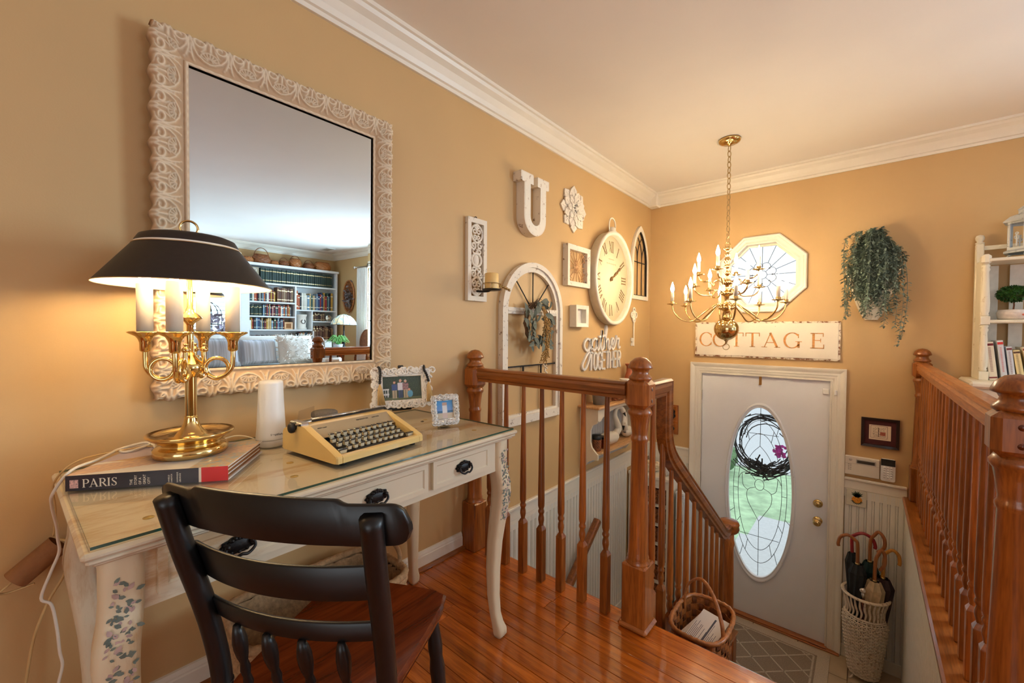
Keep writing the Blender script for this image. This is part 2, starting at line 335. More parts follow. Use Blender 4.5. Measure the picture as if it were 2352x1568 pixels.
M_BLACKM = pm('black_paint', C(13, 12, 12), .38, var=.3, scale=30)
M_BLACKI = pm('black_iron', C(24, 21, 20), .45, .3, var=.3, scale=60, bump=.2)
M_DESK = distress('whitewashed_wood', C(220, 207, 180), C(196, 164, 124), .36, 6, .5, (1, .25, 1))
M_DESKZ = distress('whitewashed_leg', C(224, 207, 174), C(204, 170, 126), .38, 7, .5, (1, 1, .2))
M_FRAMEW = distress('chippy_white', C(232, 222, 206), C(120, 84, 56), .335, 26, .65)
M_SIGNW = distress('sign_white', C(240, 228, 208), C(150, 98, 52), .26, 30, .6)
M_SIGNE = distress('sign_edge', C(236, 222, 198), C(128, 78, 38), .43, 26, .7)
M_WHITE = pm('white_plastic', C(240, 238, 234), .35, var=.01)
M_WHITEP = pm('white_painted_metal', C(240, 232, 214), .45, var=.04, scale=30)
M_CERAM = pm('white_ceramic', C(238, 230, 218), .18, var=.03, coat=.4)
M_CREAMT = pm('typewriter_cream', C(228, 194, 124), .28, var=.02, coat=.4)
M_TAUPE = pm('typewriter_taupe', C(160, 144, 118), .5, var=.04)
M_KEYB = pm('key_black', C(22, 18, 18), .25, coat=.5); M_KEYC = pm('key_cream', C(206, 190, 156), .35, var=.03)
M_STEEL = pm('bright_steel', (.62, .60, .56), .22, 1, var=.1, scale=40)
M_RUBBER = pm('black_rubber', C(26, 24, 24), .6)
M_WICK = pm('seagrass', C(174, 138, 98), .8, var=.25, scale=70, bump=.5, bscale=160)
M_RATT = pm('brown_rattan', C(170, 104, 50), .45, var=.3, scale=60, bump=.3, coat=.2)
M_RATTD = pm('brown_splint', C(126, 72, 34), .55, var=.4, scale=40, bump=.3)
M_WWICK = distress('white_wicker', C(226, 210, 188), C(170, 140, 110), .36, 45, .6)
M_PAPER = pm('paper_white', C(232, 226, 220), .7, var=.02)
M_CARD = pm('cardboard', C(146, 98, 56), .8, var=.1, scale=50, bump=.2)
M_CORDW = pm('white_cord', C(236, 226, 206), .45, var=.03); M_CORDT = pm('tan_cord', C(206, 170, 112), .5, var=.08)
M_SEAT = wood('cherry_seat', C(74, 26, 8), C(122, 52, 18), 'Y', .7, .25, .5, 0)
M_CANDLE = pm('candle_sleeve', C(226, 214, 194), .5, var=.02); M_WAX = pm('ivory_wax', C(244, 204, 130), .4, var=.05)
M_BULB = emit('lit_bulb', (1.0, .78, .48), 170); M_BULBL = emit('lamp_bulb', (1.0, .75, .42), 90)
M_SHADE = pm('black_shade_tin', C(40, 32, 27), .5, var=.12, scale=90); M_SHADEI = pm('shade_lining', C(250, 240, 222), .6, var=.02)
M_GOLD = pm('gold_line', (.7, .5, .25), .3, 1)
M_LEAF = pm('eucalyptus_leaf', C(128, 144, 128), .6, var=.45, scale=15); M_LEAFG = pm('box_leaf', C(52, 96, 34), .5, var=.5, scale=30)
M_LEAFB = pm('lambs_ear_leaf', C(102, 108, 94), .7, var=.25, scale=20, bump=.2); M_SEED = pm('dried_seed', C(172, 134, 74), .7, var=.3, scale=60)
M_GLASSD = pane('desk_glass', (.985, .99, .985)); M_GEDGE = pm('glass_edge', C(30, 76, 62), .15, var=.1, coat=.5)
M_PANE = pane('window_pane', (.97, .99, 1), wav=.3); M_CAME = pm('lead_came', C(96, 100, 100), .4, .6, var=.1)
M_CRYS = pane('clear_acrylic', (.9, .9, .9))
M_MIRROR = pm('mirror_silver', (.70, .79, .82), .006, 1, var=.004, scale=2)
M_VC = vcol('print_ink', .45, .2); M_VCM = vcol('matte_ink', .7); M_VCF = vcol('carved_limewash', .65)
M_FOAM = pm('grey_fabric', C(104, 98, 92), .9, var=.2, scale=200)
M_SOFA = pm('sofa_linen', C(226, 222, 216), .85, var=.05, scale=60, bump=.2, sheen=.3)
M_RUGB = pm('rug_taupe', C(150, 132, 112), .95, var=.22, scale=160, bump=.5, bscale=260); M_RUGL = pm('rug_cream', C(196, 180, 158), .95, var=.15, scale=160, bump=.4)
M_TILE = pm('stone_tile', C(196, 172, 140), .4, var=.12, scale=6, bump=.1); M_GROUT = pm('grout', C(120, 100, 80), .9)
M_UMB = {k: pm('umbrella_' + k, c, .6, var=.2, scale=30, bump=.1) for k, c in dict(black=C(26, 30, 32), green=C(24, 52, 50), plum=C(52, 30, 34), tan=C(196, 172, 138)).items()}
M_CANE = wood('bent_cane', C(140, 78, 34), C(178, 108, 54), 'Z', 1, .3, .4, .1); M_CANEY = wood('honey_cane', C(190, 124, 40), C(216, 152, 60), 'Z', 1, .3, .4, .05); M_RED = pm('red_handle', C(150, 20, 34), .3, coat=.4)
M_CHROME = pm('chrome', (.75, .74, .72), .1, 1)
M_TERRA = pm('terracotta', C(176, 96, 62), .6, var=.1); M_POTG = pm('galvanised_pot', C(140, 146, 150), .45, .4, var=.2, scale=14)
M_BEAK = pm('black_beak', C(22, 22, 22), .4); M_SWAN = distress('aged_swan_white', C(226, 216, 196), C(180, 154, 116), .3, 14, .5)
M_PINEW = wood('pine_board', C(206, 150, 96), C(230, 182, 126), 'Y', 1, .4, .2, 0)
M_GRASS = pm('lawn_grass', C(182, 212, 170), .9, var=.25, scale=6); M_PAVE = pm('concrete_walk', C(210, 212, 212), .8, var=.06)
M_HEDGE = pm('garden_foliage', C(112, 140, 104), .9, var=.5, scale=4); M_TWIG = pm('grey_twig', C(58, 56, 56), .8, var=.4, scale=40); M_PINK = pm('magenta_petal', C(226, 90, 200), .6, var=.2)
# ---------------------------------------------------------------- the setting
YD = 3.907; LZ = -1.251; XB = 6.48; CZ = 2.44; X2 = 1.875
def struct(name, mb, mat, label, parent=None):
    o = mb.build(name, mat, parent)
    if parent is None: tag(o, label, None, None, 'structure')
    return o
mb = MB(); mb.box((-.12, -3.1, -2.7), (0, 4.05, CZ)); WL = struct('wall_left', mb, M_WALL, 'long tan painted wall behind the desk and mirror')
# front wall: door and octagon openings, living-room window
mb = MB()
y0, y1 = YD, YD + .14; OX, OZ, OH = .93, 1.622, .25
mb.box((0, y0, -2.7), (.475, y1, CZ)); mb.box((1.412, y0, -2.7), (3.55, y1, CZ)); mb.box((3.55, y0, -.3), (5.15, y1, .72)); mb.box((3.55, y0, 2.1), (5.15, y1, CZ)); mb.box((5.15, y0, -.3), (6.6, y1, CZ))
mb.box((.475, y0, -2.7), (1.412, y1, LZ - .02))
a = OH * math.tan(R(22.5)); X0, X1, Z0, Z1 = .475, 1.412, .797, CZ
oc = [(OX + a, OZ + OH), (OX + OH, OZ + a), (OX + OH, OZ - a), (OX + a, OZ - OH), (OX - a, OZ - OH), (OX - OH, OZ - a), (OX - OH, OZ + a), (OX - a, OZ + OH)]
ou = [(OX + a, Z1), (X1, OZ + a), (X1, OZ - a), (OX + a, Z0), (OX - a, Z0), (X0, OZ - a), (X0, OZ + a), (OX - a, Z1)]
cn = {0: (X1, Z1), 2: (X1, Z0), 4: (X0, Z0), 6: (X0, Z1)}
for yy in (y0, y1):
    for i in range(8):
        j = (i + 1) % 8; q = [oc[i], oc[j], ou[j]] + ([cn[i]] if i in cn else []) + [ou[i]]
        mb.add([(p[0], yy, p[1]) for p in q], [tuple(range(len(q)))])
for i in range(8):
    j = (i + 1) % 8; mb.add([(oc[i][0], y0, oc[i][1]), (oc[j][0], y0, oc[j][1]), (oc[j][0], y1, oc[j][1]), (oc[i][0], y1, oc[i][1])], [(0, 1, 2, 3)])
mb.add([(X0, y0, Z0), (X1, y0, Z0), (X1, y1, Z0), (X0, y1, Z0)], [(0, 1, 2, 3)])
WF = struct('wall_front', mb, M_WALL, 'golden tan wall around the front door')
mb = MB(); mb.box((XB, -3.1, -.3), (XB + .14, .75, CZ)); mb.box((XB, 2.15, -.3), (XB + .14, 4.05, CZ)); mb.box((XB, .75, -.3), (XB + .14, 2.15, .7)); mb.box((XB, .75, 2.1), (XB + .14, 2.15, CZ))
struct('wall_right', mb, M_WALL, 'living room wall with bookcase, seen in the mirror')
mb = MB(); mb.box((-.12, -3.1, -.3), (1.9, -3.0, CZ)); mb.box((4.5, -3.1, -.3), (XB, -3.0, CZ)); mb.box((1.9, -3.1, -.3), (4.5, -3.0, .45)); mb.box((1.9, -3.1, 2.25), (4.5, -3.0, CZ)); struct('wall_back', mb, M_WALL, 'wall behind the viewer')
mb = MB(); mb.box((-.12, -3.1, CZ), (XB + .14, 4.05, CZ + .1)); CEIL = struct('ceiling', mb, M_CEIL, 'smooth pale ceiling')
# crown moulding: profile in (out, down)
CP = [(0, -.115), (.012, -.115), (.016, -.10), (.026, -.096), (.034, -.075), (.052, -.048), (.074, -.032), (.082, -.018), (.092, -.014), (.095, 0), (0, 0)]
mb = MB(); vs = []
def crown(name, label, p0, p1, out, m0, m1):
    mb = MB(); d = (Vector(p1) - Vector(p0)).normalized(); o = Vector(out); vs = []
    for P, mi, sg in ((Vector(p0), m0, 1), (Vector(p1), m1, -1)):
        for a_, b_ in CP: vs.append(P + o * a_ + d * (a_ * mi * sg) + Vector((0, 0, b_)))
    n = len(CP); mb.add(vs, [(i, (i + 1) % n, n + (i + 1) % n, n + i) for i in range(n)] + [tuple(range(n)), tuple(range(n, 2 * n))])
    return struct(name, mb, M_TRIM, label)
crown('trim_1', 'white crown moulding along the left wall', (0, -3, CZ), (0, YD, CZ), (1, 0, 0), 0, 1)
crown('trim_2', 'white crown moulding above the front door wall', (0, YD, CZ), (XB, YD, CZ), (0, -1, 0), 1, 1)
crown('trim_3', 'white crown moulding above the bookcase wall', (XB, YD, CZ), (XB, -3, CZ), (-1, 0, 0), 1, 0)
# corner crown block
mb = MB(); mb.box((0, YD - .098, CZ - .122), (.098, YD, CZ - .001), .01)
struct('trim_4', mb, M_TRIM, 'small white corner block joining the crown moulding')
# upper floor
mb = MB(); mb.box((0, -3, -.3), (XB, 1.555, -.014)); mb.box((X2, 1.555, -.3), (XB, YD, -.014)); FLO = struct('floor', mb, wood('subfloor_oak', C(128, 60, 14), C(188, 102, 32), 'X', .8), 'glossy reddish oak strip floor')
rng = random.Random(3); PW = .0572; yy = 1.478; row = 0; cache = {}
while yy > -.35:
    x = -rng.random() * .7 - .05
    while x < 1.85:
        ln = rng.uniform(.45, 1.15); xa, xb = max(0.018, x), min(1.85, x + ln)
        if xb - xa > .03 and not (yy < .4 and xa > 1.4):
            q = MB(); q.box((xa + .0006, yy - PW + .0006, -.013), (xb - .0006, yy - .0006, rng.uniform(-.0004, 0)), .0012); q.build('plank', M_PLANK, FLO)
        x += ln
    yy -= PW; row += 1
q = MB(); q.box((.02, 1.4785, -.013), (1.81, 1.54, 0), .0012); q.build('plank', M_PLANK, FLO)
q = MB(); pr = [(1.54, -.0295), (1.54, -.0005), (1.565, -.0005), (1.574, -.005), (1.578, -.014), (1.574, -.024), (1.565, -.0295)]
for e in (.0, 1.81): q.add([(e, p[0], p[1]) for p in pr], [])
q.f = [(i, (i + 1) % 7, 7 + (i + 1) % 7, 7 + i) for i in range(7)] + [tuple(range(7)), tuple(range(7, 14))]; q.s = [False] * 9; q.mi = [0] * 9
q.build('stair_nosing', M_PLANK, FLO)
mb = MB(); mb.box((1.85, -3, -.014), (XB, 1.45, -.001)); mb.box((1.95, 1.45, -.014), (XB, YD, -.001)); mb.box((0, -3, -.014), (1.85, -.36, -.001)); mb.build('far_floorboards', M_PLANK, FLO)
# fascia under the floor edge
mb = MB(); mb.box((0, 1.535, -2.7), (.9, 1.552, -.03)); struct('wall_stair_end', mb, M_BEAD, 'white panel under the floor edge in the lower stairwell')
# landing
mb = MB(); mb.box((0, 3.02, LZ - .12), (X2 - .04, 4.05, LZ - .006)); FLL = struct('floor_landing', mb, M_GROUT, 'tiled entry landing at the front door')
for i in range(6):
    for j in range(3):
        q = MB(); xa = .02 + i * .305; ya = 3.03 + j * .305; xb = min(xa + .30, X2 - .05); yb = min(ya + .30, YD - .005)
        q.box((xa, ya, LZ - .006), (xb, yb, LZ), .002); q.build('tile', M_TILE, FLL)
mb = MB(); mb.box((-.1, 1.4, -2.75), (2.2, 3.1, -2.7)); struct('floor_lower', mb, M_RUGB, 'carpet at the foot of the lower stairs')
# half wall at the right of the stairs
mb = MB(); mb.box((1.832, 1.45, -2.7), (1.93, YD, -.012)); HW = struct('wall_stair_right', mb, M_BEAD, 'white beadboard wall below the right railing')
mb = MB(); mb.box((1.806, 1.42, -.012), (1.95, YD, .022), .008); mb.box((1.826, 1.44, -.04), (1.832, YD, -.012)); mb.build('cap_board', M_OAKY, HW)
# beadboard
def bead_mesh(h, wd=.041):
    mb = MB(); g = .003; pts = [(0, 0), (0, .002), (g, .009), (wd - .015, .009), (wd - .0125, .002), (wd - .010, .002), (wd - .008, .009), (wd - .003, .009), (wd, .002), (wd, 0)]
    mb.M = fr((0, 0, 0), (0, 1, 0), (1, 0, 0), (0, 0, 1)); mb.prism(pts, 0, h); return mb.mesh('bead_board', M_BEAD)
bm1 = bead_mesh(2.6)
y = 1.56
while y < 3.42: inst('bead_board', bm1, (0.0005, y, -2.62), WL); y += .0415
bm2 = bead_mesh(2.4)
y = 1.56
while y < YD - .05: inst('bead_board', bm2, (1.8315, y + .041, -2.42), HW, (0, 0, math.pi)); y += .0415
bm3 = bead_mesh(1.16); x = 1.497
while x < 1.79: inst('bead_board', bm3, (x, YD - .0005, LZ + .09), WF, (0, 0, -math.pi / 2)); x += .0415
x = .01
while x < .38: inst('bead_board', bm3, (x, YD - .0005, LZ + .09), WF, (0, 0, -math.pi / 2)); x += .0415
# chair rails
def rail_prof(mb, M, L, up, ln):
    mb.M = M; mb.box((0, -.062, 0), (L, up, .012)); mb.box((0, up, 0), (L, up + .018, .024), .004); mb.box((0, -.062 - .066, 0), (L, -.063, .009), .002)
mb = MB(); rail_prof(mb, FL(1.576, .07, .0), 2.33, 0, 0); struct('trim_5', mb, M_TRIM, 'white chair rail along the stairwell on the left wall')
mb = MB(); rail_prof(mb, FD(1.494, .07), .335, 0, 0); struct('trim_6', mb, M_TRIM, 'white chair rail right of the front door')
mb = MB(); rail_prof(mb, FD(.012, .07), .375, 0, 0); struct('trim_7', mb, M_TRIM, 'white chair rail left of the front door')
# baseboards
BP = [(0, 0), (.014, 0), (.014, .062), (.011, .066), (.011, .072), (.007, .084), (0, .086)]
mb = MB(fr((0, -3, 0), (1, 0, 0), (0, 0, 1), (0, 1, 0))); mb.prism(BP, 0, 4.46); struct('baseboard_left', mb, M_TRIM, 'white baseboard under the desk wall')
mb = MB(fr((.014, -3, 0), (1, 0, 0), (0, 0, 1), (0, 1, 0))); mb.prism([(0, 0), (.016, 0), (.015, .007), (.010, .014), (0, .017)], 0, 4.47); struct('trim_8', mb, M_OAKY, 'oak shoe moulding at the foot of the left baseboard')
mb = MB(); mb.box((1.494, YD - .012, LZ), (1.83, YD, LZ + .09), .003); struct('baseboard_front', mb, M_TRIM, 'white baseboard right of the front door')
# skirt of the lower stairs on the left wall
mb = MB(); mb.M = FL(0, 0, .0095); mb.prism([(1.56, -2.62), (1.56, -2.33), (3.0, -1.20), (3.42, -1.20), (3.42, -1.26), (3.06, -1.26)], 0, .012); struct('trim_9', mb, M_TRIM, 'white stair skirt board on the left wall')
# living-room windows
def window(name, label, M, W, H, shut=False, nx=2, nz=3):
    t = thing(name, label, None, M @ Vector((W / 2, 0, 0)), kind='structure')
    mb = MB(M)
    for (a_, b_, c_, d_) in ((-.09, -.09, 0, H + .09), (W, -.09, W + .09, H + .09), (-.09, H, W + .09, H + .09), (-.09, -.09, W + .09, 0)): mb.box((a_, b_, .0005), (c_, d_, .02), .004)
    mb.build('window_frame', M_TRIM, t)
    mb = MB(M)
    for i in range(1, nx): mb.box((W * i / nx - .012, 0, -.08), (W * i / nx + .012, H, -.05))
    for i in range(1, nz): mb.box((0, H * i / nz - .012, -.08), (W, H * i / nz + .012, -.05))
    mb.build('muntin', M_TRIM, t)
    mb = MB(M); mb.box((0, 0, -.07), (W, H, -.066)); mb.build('pane', M_PANE, t)
    return t
WD2 = window('window_2', 'white framed living room window with slatted shutters, in the mirror', fr((XB, .75, .7), (0, 1, 0), (0, 0, 1), (-1, 0, 0)), 1.4, 1.4)
slm = MB(); slm.box((-.02, -.33, -.003), (.02, .33, .003), .002); sl = slm.mesh('slat', M_WHITE)
for s_ in (0, 1):
    for k in range(20): inst('slat', sl, (XB - .02, 1.10 + s_ * .70, .75 + k * .066), WD2, (0, R(35), 0))
window('added_window_4', 'wide white framed window added behind the viewer for the fill light', fr((1.9, -3.0, .45), (1, 0, 0), (0, 0, 1), (0, 1, 0)), 2.6, 1.8, nx=4)  # unseen window, added as a surround for the back fill light
window('window_3', 'white framed front window of the living room', fr((3.55, YD, .72), (1, 0, 0), (0, 0, 1), (0, -1, 0)), 1.6, 1.38)
# ---------------------------------------------------------------- outdoors
mb = MB(); n = 40
rows = [[(-12 + 30 * i / 30, 4.2 + 30 * j / 30, -1.56 + .015 * math.sin(i * 1.7 + j)) for i in range(31)] for j in range(31)]
mb.grid(rows); tag(mb.build('lawn', M_GRASS), 'pale green front lawn beyond the door glass', 'lawn', kind='stuff')
mb = MB(); mb.box((.45, 4.06, -1.6), (1.6, 5.7, -1.33), .01); mb.box((.5, 5.7, -1.6), (1.5, 6.6, -1.40), .01); tag(mb.build('front_walk', M_PAVE), 'pale concrete stoop outside the front door', 'walkway', kind='structure')
def bush(name, label, c, r, seed, sz=1.0):
    rg = random.Random(seed); mb = MB(); seg, rings = 26, 16; P = []
    for i in range(rings + 1):
        th = math.pi * i / rings; row = []
        for k in range(seg):
            a_ = 2 * math.pi * k / seg; q = r * (1 + .22 * rg.random())
            row.append((c[0] + q * math.sin(th) * math.cos(a_), c[1] + q * math.sin(th) * math.sin(a_), c[2] + q * math.cos(th) * sz))
        P.append(row)
    mb.grid(P, False, True); return tag(mb.build(name, M_HEDGE), label, 'bush', 'shrubs beyond the front lawn')
mb = MB(); mb.box((-12, 9.3, -1.56), (18, 34, -1.515), .01); tag(mb.build('driveway', M_PAVE), 'pale driveway beyond the lawn outside the door', 'driveway', kind='structure')
bush('garden_bush', 'rounded green shrub at the left of the lawn outside', (-.5, 8.7, -1.22), .26, 1)
o = bush('garden_bush', 'purple flowering shrub at the right of the lawn outside', (1.42, 7.2, -1.2), .28, 3); o.data.materials[0] = pm('lavender_bloom', C(140, 134, 172), .9, var=.5, scale=14)
# ---------------------------------------------------------------- front door
DR = thing('door_1', 'white front door with tall oval leaded glass', None, (.944, 3.93, LZ), kind='structure')
DX0, DX1, DZ0, DZ1 = .4885, 1.3985, LZ + .022, .781
oc_x, oc_z = .943, -.183
def sq(k, n, x0, x1, z0, z1):
    a_ = 2 * math.pi * k / n; c_, s_ = math.cos(a_), math.sin(a_); m_ = max(abs(c_), abs(s_)); return ((x0 + x1) / 2 + (x1 - x0) / 2 * c_ / m_, (z0 + z1) / 2 + (z1 - z0) / 2 * s_ / m_)
def ell(k, n, rx, rz, cx=oc_x, cz=oc_z): a_ = 2 * math.pi * k / n; return (cx + rx * math.cos(a_), cz + rz * math.sin(a_))
NO = 96
FDD = FD(0, 0, 3.962)
mb = MB(FDD); mb.ring([sq(k, NO, DX0, DX1, DZ0, DZ1) for k in range(NO)], [ell(k, NO, .238, .718) for k in range(NO)], 0, .045); mb.build('door_panel', M_DOOR, DR)
mb = MB(FDD)
prof = [(.256, .746, .045), (.255, .745, .056), (.250, .738, .062), (.243, .727, .060), (.240, .722, .052), (.236, .717, .050), (.231, .709, .054), (.228, .705, .046), (.228, .705, .02)]
mb.grid([[(*ell(k, NO, p[0], p[1]), p[2]) for k in range(NO)] for p in prof], True, True); mb.build('oval_frame', M_DOOR, DR)
mb = MB(FDD)
for k in range(12):
    a_ = R(15 + 30 * k); mb.sph((oc_x + .2475 * math.cos(a_), oc_z + .733 * math.sin(a_), .0625), .0022, 6, 4)
mb.build('screw', M_BRASSD, DR)
# glass panes and cames
def band(s0, s1, nseg, off):
    for q in range(nseg):
        mb = MB(FDD); a0 = 2 * math.pi * (q + off) / nseg; a1 = 2 * math.pi * (q + 1 + off) / nseg; n_ = 8; o_ = []; i_ = []
        for k in range(n_ + 1):
            a_ = a0 + (a1 - a0) * k / n_; o_.append((oc_x + .229 * s0 * math.cos(a_), oc_z + .706 * s0 * math.sin(a_))); i_.append((oc_x + .229 * s1 * math.cos(a_), oc_z + .706 * s1 * math.sin(a_)))
        mb.prism(o_ + i_[::-1], .018, .021); mb.build('pane', M_PANE, DR)
band(1.0, .845, 10, .5); band(.845, .69, 12, 0)
mb = MB(FDD); mb.prism([ell(k, 48, .229 * .69, .706 * .69) for k in range(48)], .018, .021); mb.build('pane', M_PANE, DR)
def came(pts, r=.0021): mb = MB(FDD); mb.tube([(p[0], p[1], .0215) for p in pts], r, 6); mb.build('came', M_CAME, DR)
for s_ in (.845, .69): came([ell(k, 64, .229 * s_, .706 * s_) for k in range(65)])
for q in range(10): a_ = 2 * math.pi * (q + .5) / 10; came([(oc_x + .229 * s_ * math.cos(a_), oc_z + .706 * s_ * math.sin(a_)) for s_ in (1, .845)])
for q in range(12): a_ = 2 * math.pi * q / 12; came([(oc_x + .229 * s_ * math.cos(a_), oc_z + .706 * s_ * math.sin(a_)) for s_ in (.845, .69)])
cx = oc_x
came([(cx, oc_z + .706), (cx, .20)]); came([(cx, -.43), (cx, oc_z - .706)]); came([(cx - .13, .30), (cx + .13, .30)]); came([(cx - .145, -.56), (cx + .145, -.56)])
came(arcp(cx, -.125, .034, .046, 0, 360, 24))
for s_ in (-1, 1):
    came([(p.x, p.y) for p in cr([(cx, .20, 0), (cx + s_ * .05, .14, 0), (cx + s_ * .085, .06, 0), (cx + s_ * .07, -.03, 0), (cx + s_ * .03, -.09, 0)], 6)])
    came([(p.x, p.y) for p in cr([(cx + s_ * .03, -.15, 0), (cx + s_ * .085, -.185, 0), (cx + s_ * .085, -.27, 0), (cx + s_ * .04, -.36, 0), (cx, -.43, 0)], 6)])
    came([(p.x, p.y) for p in cr([(cx + s_ * .07, -.03, 0), (cx + s_ * .13, -.05, 0), (cx + s_ * .155, -.10, 0)], 5)])
    came([(p.x, p.y) for p in cr([(cx + s_ * .085, -.185, 0), (cx + s_ * .12, -.15, 0), (cx + s_ * .13, -.05, 0)], 5)])
# hardware
def knob(z, big):
    mb = MB(fr((1.339, 3.917, z), (1, 0, 0), (0, 0, 1), (0, -1, 0)))
    mb.lathe([(.0, 0), (.031, 0), (.031, .004), (.027, .010), (.014, .012)] + ([(.011, .02), (.011, .03), (.022, .036), (.027, .047), (.026, .058), (.018, .066), (0, .068)] if big else [(.020, .014), (.020, .020), (.016, .026), (0, .027)]), seg=28)
    mb.build('door_knob' if big else 'deadbolt', M_BRASS, DR)
knob(-.164, False); knob(-.296, True)
for z in (.585, -.15, -1.0):
    mb = MB(); mb.box((.476, 3.905, z - .045), (.4885, 3.917, z + .045), .002)
    for k in range(5): mb.cyl((.4825, 3.904, z - .045 + k * .018), (.4825, 3.904, z - .028 + k * .018), .006, seg=8)
    mb.build('hinge', M_BRASSD, DR)
mb = MB(); mb.box((.93, 3.9145, .715), (.95, 3.917, .783), .001); mb.box((.93, 3.9, .712), (.95, 3.9145, .7165), .001); mb.build('wreath_hook', M_BRASS, DR)
mb = MB(); mb.box((.398, 3.86, LZ), (1.488, 3.965, LZ + .012), .003); mb.box((.475, 3.87, LZ + .012), (1.412, 3.965, LZ + .021), .003); mb.build('threshold', M_OAKX, DR)
mb = MB(); mb.box((.47, 3.94, LZ + .01), (.4868, 4.04, .797)); mb.box((1.4005, 3.94, LZ + .01), (1.4155, 4.04, .797)); mb.box((.47, 3.94, .7835), (1.4155, 4.04, .799)); mb.build('door_jamb', M_TRIM, DR)
CPF = [(.0, -.006), (.014, -.006), (.014, .004), (.010, .006), (.014, .018), (.014, .034), (.017, .037), (.016, .052), (.024, .070), (.026, .078), (.026, .088), (0, .088)]
mb = MB(); mb.sweep(CPF, [(.482, YD, LZ), (.482, YD, .788), (1.405, YD, .788), (1.405, YD, LZ)], side=(0, -1, 0)); mb.build('door_casing', M_TRIM, DR)
def sensor(name, lab, x, z, w_, h_, y_):
    mb = MB(FD(x, z, y_)); mb.box((-w_ / 2, -h_ / 2, 0), (w_ / 2, h_ / 2, .012), .003); o = mb.build(name, M_WHITE); tag(o, lab, 'sensor')
    q = MB(FD(x, z, y_)); q.box((-w_ / 2 + .003, -.0006, .0118), (w_ / 2 - .003, .0006, .0124)); q.build('seam', M_TRIM, o)
sensor('door_sensor', 'wider white alarm sensor on the door top corner', 1.372, .70, .038, .042, 3.917); sensor('door_sensor', 'narrow white alarm magnet on the door casing', 1.432, .70, .016, .038, YD - .0165)
# wreath outside
WR = thing('twig_wreath', 'dark grey twig wreath with pink blossom outside the glass', 'wreath', (.95, 4.06, .0)); rg = random.Random(11)
for k in range(46):
    a0 = rg.uniform(0, 360); sp = rg.uniform(60, 170); r1 = rg.gauss(.215, .032); r2 = rg.gauss(.215, .032); yo = 4.03 + rg.uniform(0, .07); pts = []
    for i in range(9):
        a_ = R(a0 + sp * i / 8); r_ = r1 + (r2 - r1) * i / 8; pts.append((.955 + r_ * math.cos(a_), yo + rg.uniform(-.008, .008), .20 + r_ * 1.06 * math.sin(a_)))
    mb = MB(); mb.tube(pts, .0042, 5); mb.build('twig', M_TWIG, WR)
mb = MB()
for k in range(34):
    p = (.95 + rg.gauss(0, .055), 4.05 + rg.uniform(-.02, .03), -.015 + rg.gauss(0, .028)); d = Vector((rg.gauss(0, 1), rg.gauss(0, .3), rg.gauss(0, .5))).normalized() * .055
    mb.tube([Vector(p) - d, Vector(p) + Vector((0, 0, .012)), Vector(p) + d], .006, 5)
mb.build('nest', M_TWIG, WR)
mb = MB()
for k in range(26): mb.leaf((1.07 + rg.gauss(0, .022), 4.04, .16 + rg.gauss(0, .03)), (rg.gauss(0, 1), -.5, rg.gauss(0, 1)), (0, -1, 0), .04, .026)
mb.build('blossom', M_PINK, WR)
# ---------------------------------------------------------------- octagon window
OW = thing('window_1', 'white octagonal window with leaded star glass above the door', None, (OX, YD, OZ - .31), kind='structure')
def octp(h): a_ = h * math.tan(R(22.5)); return [(OX + p[0] * h if abs(p[0]) == 1 else OX + p[0] * a_, OZ + p[1] * h if abs(p[1]) == 1 else OZ + p[1] * a_) for p in ((-.9999, 1), (.9999, 1), (1, .9999), (1, -.9999), (.9999, -1), (-.9999, -1), (-1, -.9999), (-1, .9999))]
F0 = FD(0, 0, YD); mb = MB(F0)
hs = [(.312, 0), (.312, .020), (.304, .026), (.292, .024), (.286, .018), (.268, .016), (.252, .020), (.246, .018), (.246, -.055)]
mb.grid([[(*p, h_[1]) for p in octp(h_[0])] for h_ in hs], False, True); mb.build('window_frame', M_TRIM, OW)
mb = MB(F0); mb.ring(octp(.247), octp(.232), -.066, -.05); mb.build('sash', M_TRIM, OW)
for k in range(8):
    a0, a1 = R(22.5 + 45 * k), R(22.5 + 45 * (k + 1)); rr_ = .234 / math.cos(R(22.5)); mb = MB(F0)
    mb.prism([(OX + .07 * math.cos(a0), OZ + .07 * math.sin(a0)), (OX + rr_ * math.cos(a0), OZ + rr_ * math.sin(a0)), (OX + rr_ * math.cos(a1), OZ + rr_ * math.sin(a1)), (OX + .07 * math.cos(a1), OZ + .07 * math.sin(a1))], -.060, -.057); mb.build('pane', M_PANE, OW)
mb = MB(F0); mb.prism(arcp(OX, OZ, .07, .07, 22.5, 382.5, 8)[:-1], -.060, -.057); mb.build('pane', M_PANE, OW)
def ocame(pts): mb = MB(F0); mb.tube([(p[0], p[1], -.056) for p in pts], .0022, 6); mb.build('came', M_CAME, OW)
ocame(arcp(OX, OZ, .034, .034, 0, 360, 20))
for k in range(8):
    a_ = R(45 * k); ocame([(OX + .034 * math.cos(a_), OZ + .034 * math.sin(a_)), (OX + .085 * math.cos(a_), OZ + .085 * math.sin(a_))]); c_ = (OX + .072 * math.cos(a_ + R(22.5)), OZ + .072 * math.sin(a_ + R(22.5)))
    ocame(arcp(c_[0], c_[1], .032, .032, 45 * k + 22.5 - 110, 45 * k + 22.5 + 110, 12))
    ocame([(OX + .104 * math.cos(a_ + R(22.5)), OZ + .104 * math.sin(a_ + R(22.5))), (OX + .25 * math.cos(a_ + R(22.5)), OZ + .25 * math.sin(a_ + R(22.5)))])
    ocame([(OX + .085 * math.cos(a_), OZ + .085 * math.sin(a_)), (OX + .236 * math.cos(a_), OZ + .236 * math.sin(a_))])
